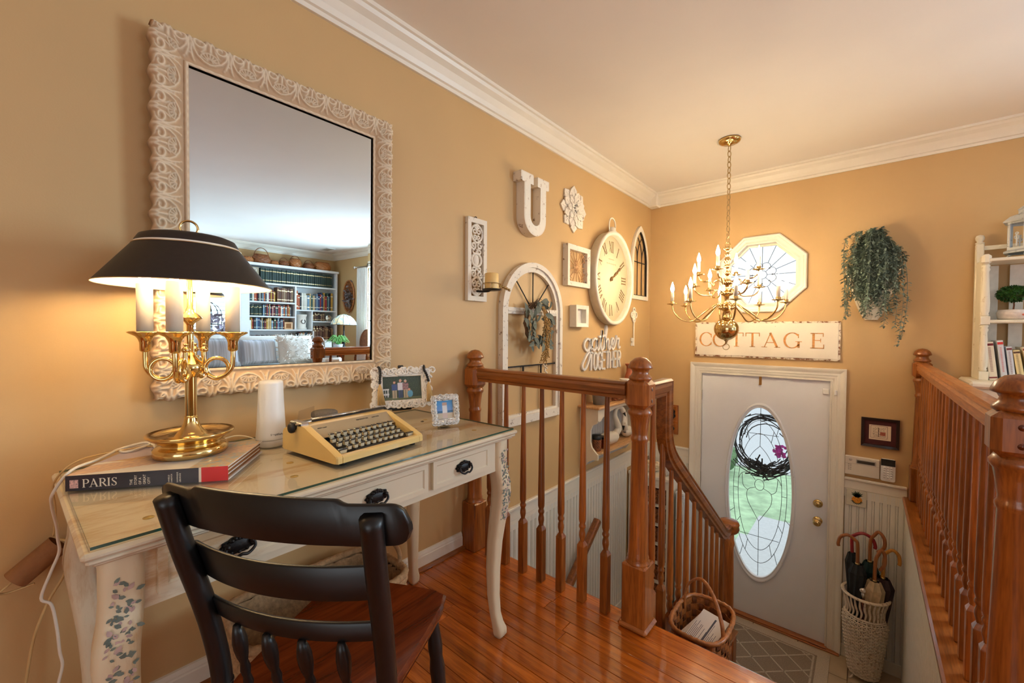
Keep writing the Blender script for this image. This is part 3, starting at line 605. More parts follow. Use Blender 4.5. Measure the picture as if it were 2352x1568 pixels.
# ---------------------------------------------------------------- staircase
RI, RU, YS = .1787, .245, 1.555
ST = thing('staircase', 'short flight of oak steps down to the entry landing', 'stairs', (1.39, 2.2, LZ))
for k in range(7):
    mb = MB(); ya = YS + k * RU; mb.box((.96, ya - .018, -RI * (k + 1) + .0), (1.8195, ya, -RI * k - (.03 if k else .03))); mb.build('riser', M_TRIM, ST)
    if k < 6: mb = MB(); mb.box((.93, ya - .0, -RI * (k + 1) - .026), (1.8195, ya + RU + .022, -RI * (k + 1)), .008); mb.build('tread', M_OAKX, ST)
mb = MB(fr((.905, 0, 0), (0, 1, 0), (0, 0, 1), (1, 0, 0)))
pts = [(YS, -2.65), (YS, -.20)]
for k in range(6): pts += [(YS + k * RU, -RI * (k + 1) - .028), (YS + (k + 1) * RU, -RI * (k + 1) - .028)]
pts += [(YS + 6 * RU + .01, -RI * 6 - .028), (YS + 6 * RU + .01, -2.65)]
mb.prism(pts, 0, .022); struct('wall_stair_middle', mb, M_TRIM, 'white stringer wall between the two flights')
ST2 = thing('lower_staircase', 'carpeted steps from the landing to the lower level', 'stairs', (.45, 2.3, -2.65))
for k in range(5):
    mb = MB(); yb = 3.02 - k * RU; mb.box((.02, yb - RU - .02, LZ - RI * (k + 1) - .04), (.9, yb, LZ - RI * (k + 1)), .01); mb.build('tread', M_RUGB, ST2)
# ---------------------------------------------------------------- railings
def newel_mesh(h0=0.0, base=.25, name='newel_post', hw=.047):
    mb = MB(); b = base
    mb.box((-hw, -hw, h0), (hw, hw, b), .006)
    mb.lathe([(.045, b - .004), (.045, b + .004), (.038, b + .012), (.041, b + .020), (.038, b + .03), (.0375, b + .06), (.029, .715), (.033, .725), (.033, .733), (.029, .74), (.029, .75), (.034, .79), (.038, .815), (.045, .825), (.045, .835), (.040, .842), (.036, .85)], seg=28)
    mb.box((-hw, -hw, .846), (hw, hw, .957), .017)
    mb.lathe([(.036, .953), (.043, .958), (.043, .966), (.034, .974), (.030, .985), (.034, .995), (.0455, 1.0), (.0455, 1.006), (.038, 1.024), (.022, 1.038), (0, 1.043)], seg=28)
    return mb.mesh(name, M_OAKZ)
def bal_mesh(h, zb=.25):
    mb = MB(); b = .0165; mb.box((-b, -b, 0), (b, b, zb - .012), .002)
    mb.add([(-b, -b, zb - .012), (b, -b, zb - .012), (b, b, zb - .012), (-b, b, zb - .012), (-.008, -.008, zb + .006), (.008, -.008, zb + .006), (.008, .008, zb + .006), (-.008, .008, zb + .006)], [(0, 1, 5, 4), (1, 2, 6, 5), (2, 3, 7, 6), (3, 0, 4, 7)])
    mb.lathe([(.010, zb - .004), (.009, zb + .006), (.014, zb + .03), (.0135, zb + .042), (.010, zb + .056), (.0145, zb + .066), (.0145, zb + .072), (.011, zb + .080), (.0152, zb + .095), (.0155, zb + .14), (.0095, h - .01), (.0095, h)], seg=14)
    return mb.mesh('baluster', M_OAKZ)
HPF = [(-.020, -.034), (.020, -.034), (.020, -.022), (.028, -.016), (.030, .006), (.026, .018), (.030, .022), (.030, .026), (.018, .033), (-.018, .033), (-.030, .026), (-.030, .022), (-.026, .018), (-.030, .006), (-.028, -.016), (-.020, -.022)]
NM = newel_mesh(); BM = bal_mesh(.892)
G1 = thing('guard_railing', 'oak guard railing between desk and stairwell with tapered balusters', 'railing', (.49, 1.512, 0))
inst('newel_post', NM, (.049, 1.512, 0), G1); inst('newel_post', NM, (.942, 1.525, 0), G1)
mb = MB(); mb.sweep(HPF, [(.09, 1.508, .917), (.90, 1.508, .914)], side=(0, -1, 0)); mb.build('handrail', M_OAKX, G1)
mb = MB()
for s_ in (-1, 1): mb.cyl((.942 + .046, 1.525, .90 + s_ * .022), (.942 + .0475, 1.525, .90 + s_ * .022), .0075, seg=12)
mb.build('wood_plug', M_SEAT, G1)
for x in (.162, .271, .38, .487, .595, .703, .812): inst('baluster', BM, (x, 1.508, 0), G1)
mb = MB(); h = .058
mb.box((.942 - h, 1.525 - h, 0), (.942 + h, 1.525 + h, .022), .009); mb.build('base_moulding', M_OAKX, G1)
# stair rail
G2 = thing('stair_railing', 'oak stair handrail with a dropped gooseneck, descending to the landing', 'railing', (.942, 2.3, LZ))
sl_ = -.73
pth = [(1.572, .905), (1.776, .905), (1.776, .74), (1.781, .69), (1.797, .645), (1.826, .604), (1.868, .566), (1.93, .518)]
pth += [(2.0, .518 + sl_ * .07), (2.30, .518 + sl_ * .37), (2.60, .518 + sl_ * .67), (2.745, .518 + sl_ * .815), (2.80, -.108), (2.86, -.122), (2.90, -.118)]
mb = MB(); mb.sweep(HPF, [(.942, p[0], p[1]) for p in pth], side=(1, 0, 0)); mb.build('handrail', M_OAKY, G2)
mb = MB(); mb.lathe([(0, -.038), (.045, -.038), (.055, -.028), (.062, -.01), (.058, .01), (.062, .018), (.056, .034), (.035, .042), (0, .045)], (.942, 2.945, -.118), 28); mb.build('rail_cap', M_OAKX, G2)
def rail_bot(y):
    if y < 1.74: return .871
    for i in range(len(pth) - 1):
        (ya, za), (yb, zb) = pth[i], pth[i + 1]
        if yb - ya > 1e-6 and ya <= y <= yb: return za + (zb - za) * (y - ya) / (yb - ya) - .034 * math.hypot(1, (zb - za) / (yb - ya)) + .004
    return -.15
for y in (1.655, 1.766, 1.876, 1.988, 2.098, 2.213, 2.323, 2.439, 2.553, 2.659, 2.77):
    zb = -RI * (int((y - YS) / RU) + 1); inst('baluster', bal_mesh(rail_bot(y) - zb, .25 if y < 1.7 else .22), (.942, y, zb), G2)
mb = MB(); mb.box((-.047, -.047, 0), (.047, .047, .42), .006); mb.box((-.058, -.058, 0), (.058, .058, .022), .008)
mb.lathe([(.045, .416), (.045, .425), (.038, .433), (.041, .44), (.036, .46), (.030, 1.0), (.034, 1.02), (.034, 1.035), (.030, 1.05), (.030, 1.105)], seg=26)
inst('newel_post', mb.mesh('newel_post', M_OAKZ), (.942, 2.945, LZ), G2)
# right railing
G3 = thing('guard_railing', 'long oak railing on the white half wall right of the stairs', 'railing', (X2, 2.6, 0))
inst('newel_post', newel_mesh(.0225), (X2, 1.525, 0), G3); inst('newel_post', newel_mesh(.0225), (X2 + .006, 3.85, 0), G3)
mb = MB(); mb.sweep(HPF, [(X2, 1.57, .914), (X2 + .006, 3.805, .914)], side=(1, 0, 0)); mb.build('handrail', M_OAKL, G3)
bm_ = bal_mesh(.870, .24)
for k in range(20): y = 1.632 + k * .1106; inst('baluster', bm_, (X2 + .006 * k / 20, y, .0225), G3)
mb = MB()
for s_ in (-1, 1): mb.cyl((X2, 1.525 - .046, .90 + s_ * .022), (X2, 1.525 - .0478, .90 + s_ * .022), .0075, seg=12)
mb.build('wood_plug', M_SEAT, G3)
HR = thing('wall_handrail', 'oak handrail on the beadboard of the lower stairwell', 'handrail', (.07, 2.3, -.7))
mb = MB(); mb.sweep([(p[0] * .85, p[1] * .85) for p in HPF], [(.075, 1.6, -1.245), (.075, 2.79, -.292)], side=(1, 0, 0)); mb.build('rail', M_OAKY, HR)
for y in (1.9, 2.62): z = -1.245 + (y - 1.6) * .80; mb = MB(); mb.tube([(.008, y, z - .07), (.05, y, z - .07), (.075, y, z - .035)], .007, 8); mb.lathe([(.02, 0), (.02, .004)], (0, 0, 0), 12) if False else None; mb.build('bracket', M_BRASS, HR)
# ---------------------------------------------------------------- mirror
TL = R(.8); MM = fr((.028, .617, .931), (0, 1, 0), (math.sin(TL), 0, math.cos(TL)), (math.cos(TL), 0, -math.sin(TL)))
OWm, OHm, BW = .775, 1.075, .086; IW, IH = OWm - 2 * BW, OHm - 2 * BW
MIR = thing('wall_mirror', 'large mirror in an ornate carved limewashed frame above the desk', 'mirror', (.028, .617, .931))
def motif(a_, v_):     # carved relief height 0..1 for arrays a (period -.5...5) and v (0 inner..1 outer)
    H = np.zeros_like(a_)
    def ridge(pts, wd, hh):
        nonlocal H
        P = np.array(pts)
        for i in range(len(P) - 1):
            p, q = P[i], P[i + 1]; d = q - p; L2 = (d ** 2).sum() + 1e-9
            for sh in (-1, 0, 1):
                t = np.clip(((a_ + sh - p[0]) * d[0] + (v_ - p[1]) * d[1]) / L2, 0, 1)
                dd = (a_ + sh - p[0] - t * d[0]) ** 2 + (v_ - p[1] - t * d[1]) ** 2
                H = np.maximum(H, hh * np.exp(-dd / wd ** 2))
    for s_ in (-1, 1):
        sp = [(s_ * (.25 + (.19 - .12 * k / 18) * math.cos(R(100 - 22 * k))), .77 + (.19 - .12 * k / 18) * math.sin(R(100 - 22 * k))) for k in range(19)]
        ridge(sp, .042, 1.0); ridge([(s_ * .44, .72), (s_ * .40, .5), (s_ * .30, .32), (s_ * .14, .20), (0, .16)], .035, .85)
        ridge([(s_ * .49, .95), (s_ * .46, .7), (s_ * .47, .45), (s_ * .42, .2)], .035, .8); ridge([(s_ * .08, .92), (s_ * .14, .62), (s_ * .22, .48)], .03, .7)
        ridge([(s_ * .38, .12), (s_ * .46, .30), (s_ * .5, .34)], .03, .6)
    for k in range(7):
        t = R(18 + 24 * k); ridge([(.07 * math.cos(t), .26 + .07 * math.sin(t)), (.22 * math.cos(t), .26 + .25 * math.sin(t))], .022, .75)
    ridge([(.24 * math.cos(R(10 + 16 * k)), .27 + .27 * math.sin(R(10 + 16 * k))) for k in range(11)], .025, .7)
    ridge([(-.07, .97), (0, .80), (.07, .97)], .035, .8); ridge([(0, .6), (0, .78)], .04, .9)
    return H
mb = MB(); vs_all = []; cs_all = []
def side(L, cx_, cy_, ux, uy, ox, oy, nper):
    ns = int(L / .0021) + 60; nv = 42; T = np.linspace(0, 1, ns)[:, None]; V = np.linspace(0, 1, nv)[None, :]
    S = -V * BW + T * (L + 2 * V * BW); A = (S / (L / nper)) % 1.0 - .5; Vb = np.broadcast_to(V, S.shape)
    lip = Vb < .12
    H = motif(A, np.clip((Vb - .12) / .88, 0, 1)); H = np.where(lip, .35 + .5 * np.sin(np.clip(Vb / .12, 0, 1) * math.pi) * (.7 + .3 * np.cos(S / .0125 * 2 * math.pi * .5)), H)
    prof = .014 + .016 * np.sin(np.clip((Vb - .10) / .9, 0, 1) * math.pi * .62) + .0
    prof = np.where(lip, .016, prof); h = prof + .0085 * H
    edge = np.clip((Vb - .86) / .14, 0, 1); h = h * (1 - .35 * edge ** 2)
    Vo = Vb + edge * (.045 * np.cos(A * 4 * math.pi) + .02 * np.cos(A * 2 * math.pi))
    rows = []; cols = []
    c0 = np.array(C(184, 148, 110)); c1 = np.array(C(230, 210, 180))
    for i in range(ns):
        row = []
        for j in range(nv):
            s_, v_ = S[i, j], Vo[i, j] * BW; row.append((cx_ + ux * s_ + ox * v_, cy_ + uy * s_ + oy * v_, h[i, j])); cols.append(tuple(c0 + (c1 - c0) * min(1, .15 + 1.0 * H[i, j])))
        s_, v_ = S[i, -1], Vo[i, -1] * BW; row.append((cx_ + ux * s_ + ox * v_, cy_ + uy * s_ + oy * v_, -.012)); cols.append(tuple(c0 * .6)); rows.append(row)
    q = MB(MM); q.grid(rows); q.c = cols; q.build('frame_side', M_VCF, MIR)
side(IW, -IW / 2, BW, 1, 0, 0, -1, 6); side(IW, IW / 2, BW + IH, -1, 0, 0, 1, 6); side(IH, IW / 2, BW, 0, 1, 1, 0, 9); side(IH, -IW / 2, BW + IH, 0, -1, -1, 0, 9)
q = MB(MM); bw = .02
def rc(e): return [(-IW / 2 - .004 + e, BW - .004 + e), (IW / 2 + .004 - e, BW - .004 + e), (IW / 2 + .004 - e, BW + IH + .004 - e), (-IW / 2 - .004 + e, BW + IH + .004 - e)]
o_, i_ = rc(0), rc(bw); q.add([(*p, .0108) for p in o_] + [(*p, .01105) for p in i_] + [(*p, .004) for p in o_], [(0, 1, 5, 4), (1, 2, 6, 5), (2, 3, 7, 6), (3, 0, 4, 7), (4, 5, 6, 7), (11, 10, 9, 8), (0, 8, 9, 1), (1, 9, 10, 2), (2, 10, 11, 3), (3, 11, 8, 0)]); q.build('mirror_glass', M_MIRROR, MIR)
q = MB(MM); q.box((-OWm / 2 + .02, .02, -.0275), (OWm / 2 - .02, OHm - .02, .003)); q.build('backing', M_CARD, MIR)
# ---------------------------------------------------------------- desk
DT = .772; A_ = (.655, .047, 0); DU = (-.029, .9996, 0); DV = (-.9996, -.029, 0); MD = fr(A_, DU, DV, (0, 0, 1)); DWd, DDp = 1.13, .605
DK = thing('writing_desk', 'whitewashed writing desk with cabriole legs and three drawers', 'desk', MD @ Vector((DWd / 2, DDp / 2, 0)))
q = MB(MD); q.box((0, 0, DT - .014), (DWd, DDp, DT), .005); q.box((.006, .006, DT - .024), (DWd - .006, DDp - .006, DT - .013), .004); q.box((.014, .014, DT - .030), (DWd - .014, DDp - .014, DT - .022), .003); q.build('desk_top', M_DESK, DK)
q = MB(MD); q.box((.07, .038, .63), (DWd - .07, .056, DT - .028)); q.build('apron', M_DESK, DK)
q = MB(MD); q.box((.045, .07, .63), (.062, DDp - .07, DT - .028)); q.build('apron', M_DESK, DK)
q = MB(MD); q.box((DWd - .062, .07, .63), (DWd - .045, DDp - .07, DT - .028)); q.build('apron', M_DESK, DK)
q = MB(MD); q.box((.07, DDp - .056, .63), (DWd - .07, DDp - .038, DT - .028)); q.build('apron', M_DESK, DK)
def pull(M):   # ornate black bail pull with rosette plate
    q = MB(M); n_ = 40; o_ = []
    for k in range(n_):
        a_ = 2 * math.pi * k / n_; e = 1 + .07 * math.cos(10 * a_); o_.append((.034 * e * math.cos(a_), .0175 * e * math.sin(a_)))
    q.prism(o_, 0, .0035); q.sph((0, 0, .004), .03, 20, 8, (1, .48, .22))
    for k in range(12): a_ = 2 * math.pi * k / 12; q.sph((.028 * math.cos(a_), .0138 * math.sin(a_), .005), .0045, 7, 5)
    for sx_ in (-1, 1): q.sph((sx_ * .022, .004, .012), .006, 8, 6)
    q.tube(cr([(-.024, .006, .012), (-.026, -.008, .016), (-.012, -.017, .020), (0, -.014, .022), (.012, -.017, .020), (.026, -.008, .016), (.024, .006, .012)], 5), .0032, 8)
    for k in range(5): q.sph((-.012 + .006 * k, .012 + .003 * (2 - abs(k - 2)), .006), .0045, 7, 5)
    return q
for (ua, ub) in ((.100, .358), (.378, .727), (.747, 1.005)):
    q = MB(MD); zc0, zc1 = .652, DT - .034
    vs = [(ua, .0375, zc0), (ub, .0375, zc0), (ub, .0375, zc1), (ua, .0375, zc1), (ua, .026, zc0), (ub, .026, zc0), (ub, .026, zc1), (ua, .026, zc1)]; e = .014
    vs += [(ua + e, .026, zc0 + e), (ub - e, .026, zc0 + e), (ub - e, .026, zc1 - e), (ua + e, .026, zc1 - e), (ua + e + .004, .0295, zc0 + e + .004), (ub - e - .004, .0295, zc0 + e + .004), (ub - e - .004, .0295, zc1 - e - .004), (ua + e + .004, .0295, zc1 - e - .004)]
    fs = [(0, 1, 2, 3), (12, 13, 14, 15)]
    for b0 in (0, 4, 8):
        for i in range(4): fs.append((b0 + i, b0 + (i + 1) % 4, b0 + 4 + (i + 1) % 4, b0 + 4 + i))
    q.add(vs, fs); d = q.build('drawer', M_DESK, DK)
    p = MD @ Vector(((ua + ub) / 2, .0295, (zc0 + zc1) / 2 - .002)); pull(fr(p, DU, (0, 0, 1), (-DV[0], -DV[1], 0))).build('drawer_pull', M_BLACKI, d)
def cab_leg(u_, v_, su, sv):
    q = MB(MD); rows = []
    prof = [(.742, 0, .030), (.66, 0, .030), (.62, .003, .030), (.585, .008, .031), (.55, .010, .031), (.50, .007, .029), (.44, .001, .027), (.36, -.006, .0245), (.26, -.010, .0225), (.16, -.009, .020), (.09, -.004, .018), (.055, .002, .019), (.03, .008, .0225), (.012, .009, .0215), (.0, .007, .016)]
    for z, off, hw in prof:
        row = []
        for k in range(20):
            a_ = 2 * math.pi * k / 20; c_, s_ = math.cos(a_), math.sin(a_); p_ = 4.5; r_ = (abs(c_) ** p_ + abs(s_) ** p_) ** (-1 / p_)
            row.append((u_ + su * off + hw * r_ * c_, v_ + sv * off + hw * r_ * s_, z))
        rows.append(row)
    q.grid(rows, True, True); n_ = len(rows); q.f.append([q_ for q_ in range((n_ - 1) * 20, n_ * 20)]); q.s.append(False); q.mi.append(0)
    return q.build('leg', M_DESKZ, DK)
LG = {}
for iu, u_ in enumerate((.054, DWd - .054)):
    for iv, v_ in enumerate((.054, DDp - .054)): LG[(iu, iv)] = cab_leg(u_, v_, -1 if iu == 0 else 1, -1 if iv == 0 else 1)
rg = random.Random(5)
M_STA = pm('stencil_green', C(112, 124, 114), .6, var=.3, scale=50); M_STB = pm('stencil_mauve', C(192, 164, 156), .7, var=.2, scale=50)
for iu in (0, 1):
    q = MB(); u_ = .054 if iu == 0 else DWd - .054
    def surf(du, z):   # front face of the leg
        zz = [.742, .66, .62, .585, .55, .50, .44, .36]; of = [0, 0, .003, .008, .010, .007, .001, -.006]; hw = [.030, .030, .030, .031, .031, .029, .027, .0245]
        o_ = np.interp(-z, [-k for k in zz], of); h_ = np.interp(-z, [-k for k in zz], hw); return MD @ Vector((u_ + (-1 if iu == 0 else 1) * o_ + du * h_, .054 - o_ - h_ - .0008, z))
    out_d = Vector((1, -.0, 0))
    for k in range(130):
        z = .70 - .25 * rg.random() ** .9; du = rg.uniform(-.55, .62); p = surf(du, z); q.m = 0 if rg.random() < .65 else 1; ln_ = rg.uniform(.007, .014) * (1 if q.m == 0 else 1.1); a_ = rg.uniform(0, 6.28)
        u3 = Vector((DU[0] * math.cos(a_), DU[1] * math.cos(a_), math.sin(a_))); q.leaf(p, u3, out_d, ln_, ln_ * .55, .02)
    q.build('floral_stencil', [M_STA, M_STB], LG[(iu, 0)])
GT = thing('glass_top', 'clear glass sheet with green edge on the desk', 'glass top', MD @ Vector((DWd / 2, DDp / 2, DT)))
gz0, gz1 = DT + .0012, DT + .0065; q = MB(MD); q.box((.012, .012, gz0), (DWd - .012, DDp - .012, gz1)); o = q.mesh('glass_sheet', [M_GLASSD, M_GEDGE])
for p_ in o.polygons: p_.material_index = 0 if abs(p_.normal.z) > .5 else 1
inst('glass_sheet', o, (0, 0, 0), GT)
M_BUMP = pm('amber_bumper', C(206, 170, 90), .3, var=.15, scale=200)
for px, py in ((.10, .10), (.10, .40), (.38, .12), (.38, .38), (.70, .12), (.74, .40), (1.02, .12), (1.02, .40), (.42, .24)):
    q = MB(MD); q.lathe([(.009, DT), (.009, DT + .0011)], (px, py, 0), 16); q.build('bumper', M_BUMP, GT)
GZ = gz1
# ---------------------------------------------------------------- chair
CF = Vector((-.49, .872, 0)).normalized(); CR = Vector((CF.y, -CF.x, 0)); CB = (.827, .304, 0); MC = fr(CB, CR, CF, (0, 0, 1))
CH = thing('side_chair', 'black painted ladder-back chair with a brown wooden seat', 'chair', MC @ Vector((0, .19, 0)))
# seat, scooped
q = MB(MC); rows = []; ns_ = 18
def seat_edge(t): # t along depth 0 back..1 front half width
    return .158 + .012 * min(1, t * 1.6)
for lay, (zt, ins) in enumerate(((.418, .012), (.424, .002), (.440, 0), (.447, .006))):
    row = []
    for k in range(40):
        a_ = 2 * math.pi * k / 40; c_, s_ = math.cos(a_), math.sin(a_); p_ = 12; r_ = (abs(c_) ** p_ + abs(s_) ** p_) ** (-1 / p_); t_ = (s_ * r_ + 1) / 2
        row.append((-.012 + c_ * r_ * (seat_edge(t_) - ins), -.015 + (.40) * t_ - ins * s_ * r_ - .02 * (1 - t_) * 0 + .008 * (1 - (c_ * r_) ** 2) * t_, zt))
    rows.append(row)
q.grid(rows, True, True); top = []
for e in (.85, .6, .35, .12):
    top.append([(p[0] * e, .19 + (p[1] - .19) * e, .447 - .010 * (1 - e ** 2) ** 1.2) for p in rows[-1]])
q.grid([rows[-1]] + top, True, True); b0 = len(q.v); q.f.append(list(range(b0 - 40, b0))); q.s.append(True); q.mi.append(0); q.f.append(list(range(0, 40))); q.s.append(False); q.mi.append(0)
q.build('seat', M_SEAT, CH)
def post(s_): # back post
    return cr([(s_ * .172, .018, .41), (s_ * .175, .012, .50), (s_ * .180, -.012, .62), (s_ * .187, -.045, .74), (s_ * .192, -.072, .850)], 5)
for s_ in (-1, 1):
    q = MB(MC); P = post(s_); n_ = len(P); rs = [.0175 + (.0005 if i > n_ * .45 else 0) for i in range(n_)]; q.tube(P, rs, 14, flat=1.0)
    for zz in (2, 3): q.torus(P[zz], .0178, .0016, 'z', 18, 6)
    q.build('back_post', M_BLACKM, CH)
def slat(name, z0, z1, half, topf=None, v0=-.02, bow=.035, th=.010):
    q = MB(MC); n_ = 72; rows = [[], [], [], [], [], []]
    for k in range(n_ + 1):
        u_ = -half + 2 * half * k / n_; t_ = u_ / half; a0, a1 = (z0, z1) if topf is None else topf(t_, z0, z1)
        vv = v0 - bow * (1 - t_ * t_); rk = (a1 + a0) / 2; lean = lambda z: -.30 * (z - rk)
        for i, (dv, z) in enumerate(((0, a0 + .002), (th, a0 + .002), (th + .001, (a0 + a1) / 2), (th, a1 - .003), (th / 2, a1), (0, a1 - .003))): rows[i].append((u_, vv + dv + lean(z), z))
    q.grid(rows + [rows[0]]); q.f.append([k * (n_ + 1) for k in range(6)]); q.f.append([k * (n_ + 1) + n_ for k in range(6)]); q.s += [False] * 2; q.mi += [0] * 2
    return q.build(name, M_BLACKM, CH)
def crestf(t, z0, z1):
    e = abs(t); top_ = z1 + (.008 if e < .55 else .008 * max(0, 1 - (e - .55) / .05)) - .003 * e
    if e > .89: k = (e - .89) / .11; top_ -= .034 * (1 - math.sqrt(max(0, 1 - k * k))); z0 = z0 + .024 * (1 - math.sqrt(max(0, 1 - k * k)))
    return z0, top_
slat('crest_rail', .788, .868, .238, crestf, -.038, .040, .014)
slat('back_slat', .682, .753, .186, None, -.020, .036); slat('back_slat', .600, .642, .182, None, -.001, .032)
for u_ in (-.105, -.035, .035, .105):
    q = MB(MC); vb = -.004 - .032 * (1 - (u_ / .182) ** 2) + .006; P = [(u_, .012 + (vb - .012) * k / 10, .445 + .158 * k / 10) for k in range(11)]; q.tube(P, [.006, .0065, .009, .0065, .009, .0065, .010, .012, .0125, .010, .006], 12); q.build('spindle', M_BLACKM, CH)
for (u_, v_, du, dv) in ((-.135, .045, -.03, -.05), (.125, .045, .03, -.05), (-.14, .34, -.03, .03), (.125, .335, .03, .03)):
    q = MB(MC); n_ = 14; rs = [.011, .013, .016, .018, .0185, .019, .019, .0185, .018, .0195, .016, .0185, .016, .014, .013]; q.tube([(u_ + du * (1 - k / 14), v_ + dv * (1 - k / 14), .42 * k / 14) for k in range(15)], rs, 14); q.build('leg', M_BLACKM, CH)
for (a_, b_) in (((-.158, .358, .16), (.143, .353, .16)), ((-.155, .012, .13), (.145, .012, .13)), ((-.15, .02, .2), (-.155, .355, .2)), ((.14, .02, .2), (.14, .35, .2))):
    q = MB(MC); P = [Vector(a_).lerp(Vector(b_), k / 8) for k in range(9)]; q.tube(P, [.007, .008, .009, .011, .013, .011, .009, .008, .007], 10); q.build('stretcher', M_BLACKM, CH)
# ---------------------------------------------------------------- lamp
LX, LY = .257, .272; LB = .8129
LP = thing('table_lamp', 'brass horn candelabra lamp with a wide black metal shade', 'lamp', (LX, LY, LB))
q = MB(); q.lathe([(0, 0), (.076, 0), (.080, .004), (.080, .018), (.075, .023), (.066, .025), (.062, .029), (.066, .034), (.073, .037), (.077, .041), (.086, .046), (.093, .052), (.0945, .056), (.092, .058), (.082, .052), (.072, .047), (.036, .047), (.034, .052), (.030, .056), (.0225, .066), (.017, .080), (.0148, .092), (.0148, .098)], (LX, LY, LB), 56); q.build('base', M_BRASS, LP)
q = MB(); q.lathe([(.0128, .098), (.0128, .205)], (LX, LY, LB), 40, flute=(0, -.16), smooth=False); q.build('fluted_column', M_BRASS, LP)
q = MB(); q.lathe([(.012, .200), (.016, .203), (.018, .207), (.030, .217), (.031, .221), (.031, .232), (.028, .236), (.012, .256), (.0105, .262), (.0075, .265), (.0075, .335), (.009, .338), (.012, .343), (.026, .352), (.027, .355), (.010, .370), (.0085, .376), (.0065, .38), (.0065, .56)], (LX, LY, LB), 28); q.build('stem', M_BRASS, LP)
for k in range(4):
    az = R(60.6 + 90 * k); d = Vector((math.cos(az), math.sin(az), 0)); M = fr((LX, LY, LB), d, (0, 0, 1)); q = MB(M)
    P = [(.026, .226, 0), (.034, .208, .004), (.045, .197, .004), (.058, .196, .003), (.073, .204, .0), (.081, .220, 0)]
    loop = [(.058 + .026 * math.cos(R(a_)), .222 + .027 * math.sin(R(a_)), -.004 + .010 * (a_ / 360)) for a_ in range(-160, 230, 18)]
    q.tube(cr([(.030, .27, 0), (.030, .24, 0), (.031, .226, -.003)], 4) + [Vector(p) for p in loop] , .0052, 10)
    q.tube(cr([(.040, .204, .006), (.058, .195, .006), (.078, .203, .003), (.092, .222, 0), (.095, .245, 0), (.095, .272, 0)], 6), .0058, 10); arm = q.build('horn_arm', M_BRASS, LP)
    q = MB(M); q.M = M @ fr((.030, .265, 0), (1, 0, 0), (0, 0, -1), (0, 1, 0)); q.lathe([(.0065, 0), (.0095, .004), (.0095, .009), (.005, .013), (.004, .017), (.006, .019), (.006, .021), (0, .023)], seg=14); q.build('mouthpiece', M_BRASS, arm)
    c_ = Vector((LX, LY, LB)) + d * .095
    q = MB(); q.lathe([(.0072, .266), (.0115, .270), (.0115, .290), (.014, .298), (.019, .306), (.034, .314), (.036, .3165), (.032, .3185), (.018, .316), (.0, .316)], c_, 26); q.build('candle_cup', M_BRASS, arm)
    q = MB(); q.lathe([(.0168, .3165), (.0168, .438), (.015, .440), (.008, .440)], c_, 24); q.build('candle_sleeve', M_CANDLE, arm)
    q = MB(); q.lathe([(.008, .441), (.010, .446), (.015, .462), (.016, .476), (.013, .492), (.006, .505), (0, .508)], c_, 16); q.build('bulb', M_BULBL, arm)
q = MB(); sp = [(.185, .4355), (.1838, .437), (.113, .533), (.1095, .536), (.107, .545), (.100, .557), (.086, .563), (.008, .563)]; q.lathe(sp, (LX, LY, LB), 72, cap=False)
sh = q.build('shade', M_SHADE, LP)
q = MB(); q.lathe([(.1842, .4353), (.1125, .5318), (.1055, .545), (.085, .5605), (.008, .5605)], (LX, LY, LB), 72, cap=False); q.build('shade_lining', M_SHADEI, sh)
for r_, z_ in ((.1128, .5338), (.1843, .4365)): q = MB(); q.torus((LX, LY, LB + z_), r_, .0011, 'z', 72, 5); q.build('gold_band', M_GOLD, sh)
q = MB(fr((LX, LY, LB + .587), (.1985, .98, 0), (0, 0, 1))); q.torus((0, 0, 0), .0185, .0028, 'z', 28, 8); q.build('finial_ring', M_BRASS, LP)
# ---------------------------------------------------------------- big book
BU = Vector((.470 - .277, .294 - .051, 0)).normalized(); BU = Vector((.165, .232, 0)).normalized(); BV = Vector((-BU.y, BU.x, 0)); BO = Vector((.268, .046, GZ)); MBK = fr(BO, BU, BV, (0, 0, 1)); BLn, BWd, BT = .315, .235, .034
BK = thing('art_book', 'thick illustrated book with dark spine lying under the lamp', 'book', BO + BU * BLn / 2 + BV * BWd / 2)
def cover_col(s_, t_):
    n_ = math.sin(s_ * 47 + 9 * math.sin(t_ * 23)) * math.sin(t_ * 61 + 7 * math.sin(s_ * 31)); road = abs(t_ - .15 - .55 * s_) < .16
    if t_ > .38 + .75 * s_: c_ = C(182, 170, 186)
    elif road: c_ = C(210 + int(25 * n_), 176 + int(25 * n_), 150)
    elif s_ > .74: c_ = C(196 + int(18 * n_), 164 + int(22 * n_), 132) if n_ > -.2 else C(150, 176, 190)
    else: c_ = C(226, 222, 214) if t_ < .42 else C(190 + int(20 * n_), 150 + int(30 * n_), 110)
    return c_
q = MB(MBK); n_, m_ = 64, 46; q.grid([[(BLn * i / n_, BWd * j / m_, BT) for j in range(m_ + 1)] for i in range(n_ + 1)], False); q.c = [cover_col(i / n_, j / m_) for i in range(n_ + 1) for j in range(m_ + 1)]
o = q.build('front_cover', M_VC, BK, fix=False)
q = MB(MBK); q.box((0, 0, 0), (BLn, BWd, .003)); q.box((0, .0, BT - .003), (BLn, BWd, BT - .0002)); q.build('cover_board', M_PAPER, BK)
for k in range(5): q = MB(MBK); z_ = .0032 + k * .0049; q.box((.004, .006, z_), (BLn - .004 - .002 * (k % 2), BWd - .004 - .001 * (k % 3), z_ + .0046), .0004); q.build('page_block', M_PAPER if k % 2 else M_CARD, BK)
M_SPI = pm('spine_black', C(42, 34, 40), .35, var=.1, coat=.2); M_REDP = pm('red_print', C(214, 26, 30), .35, var=.04, coat=.2); M_INKW = pm('cream_print', C(240, 228, 206), .5, var=.02)
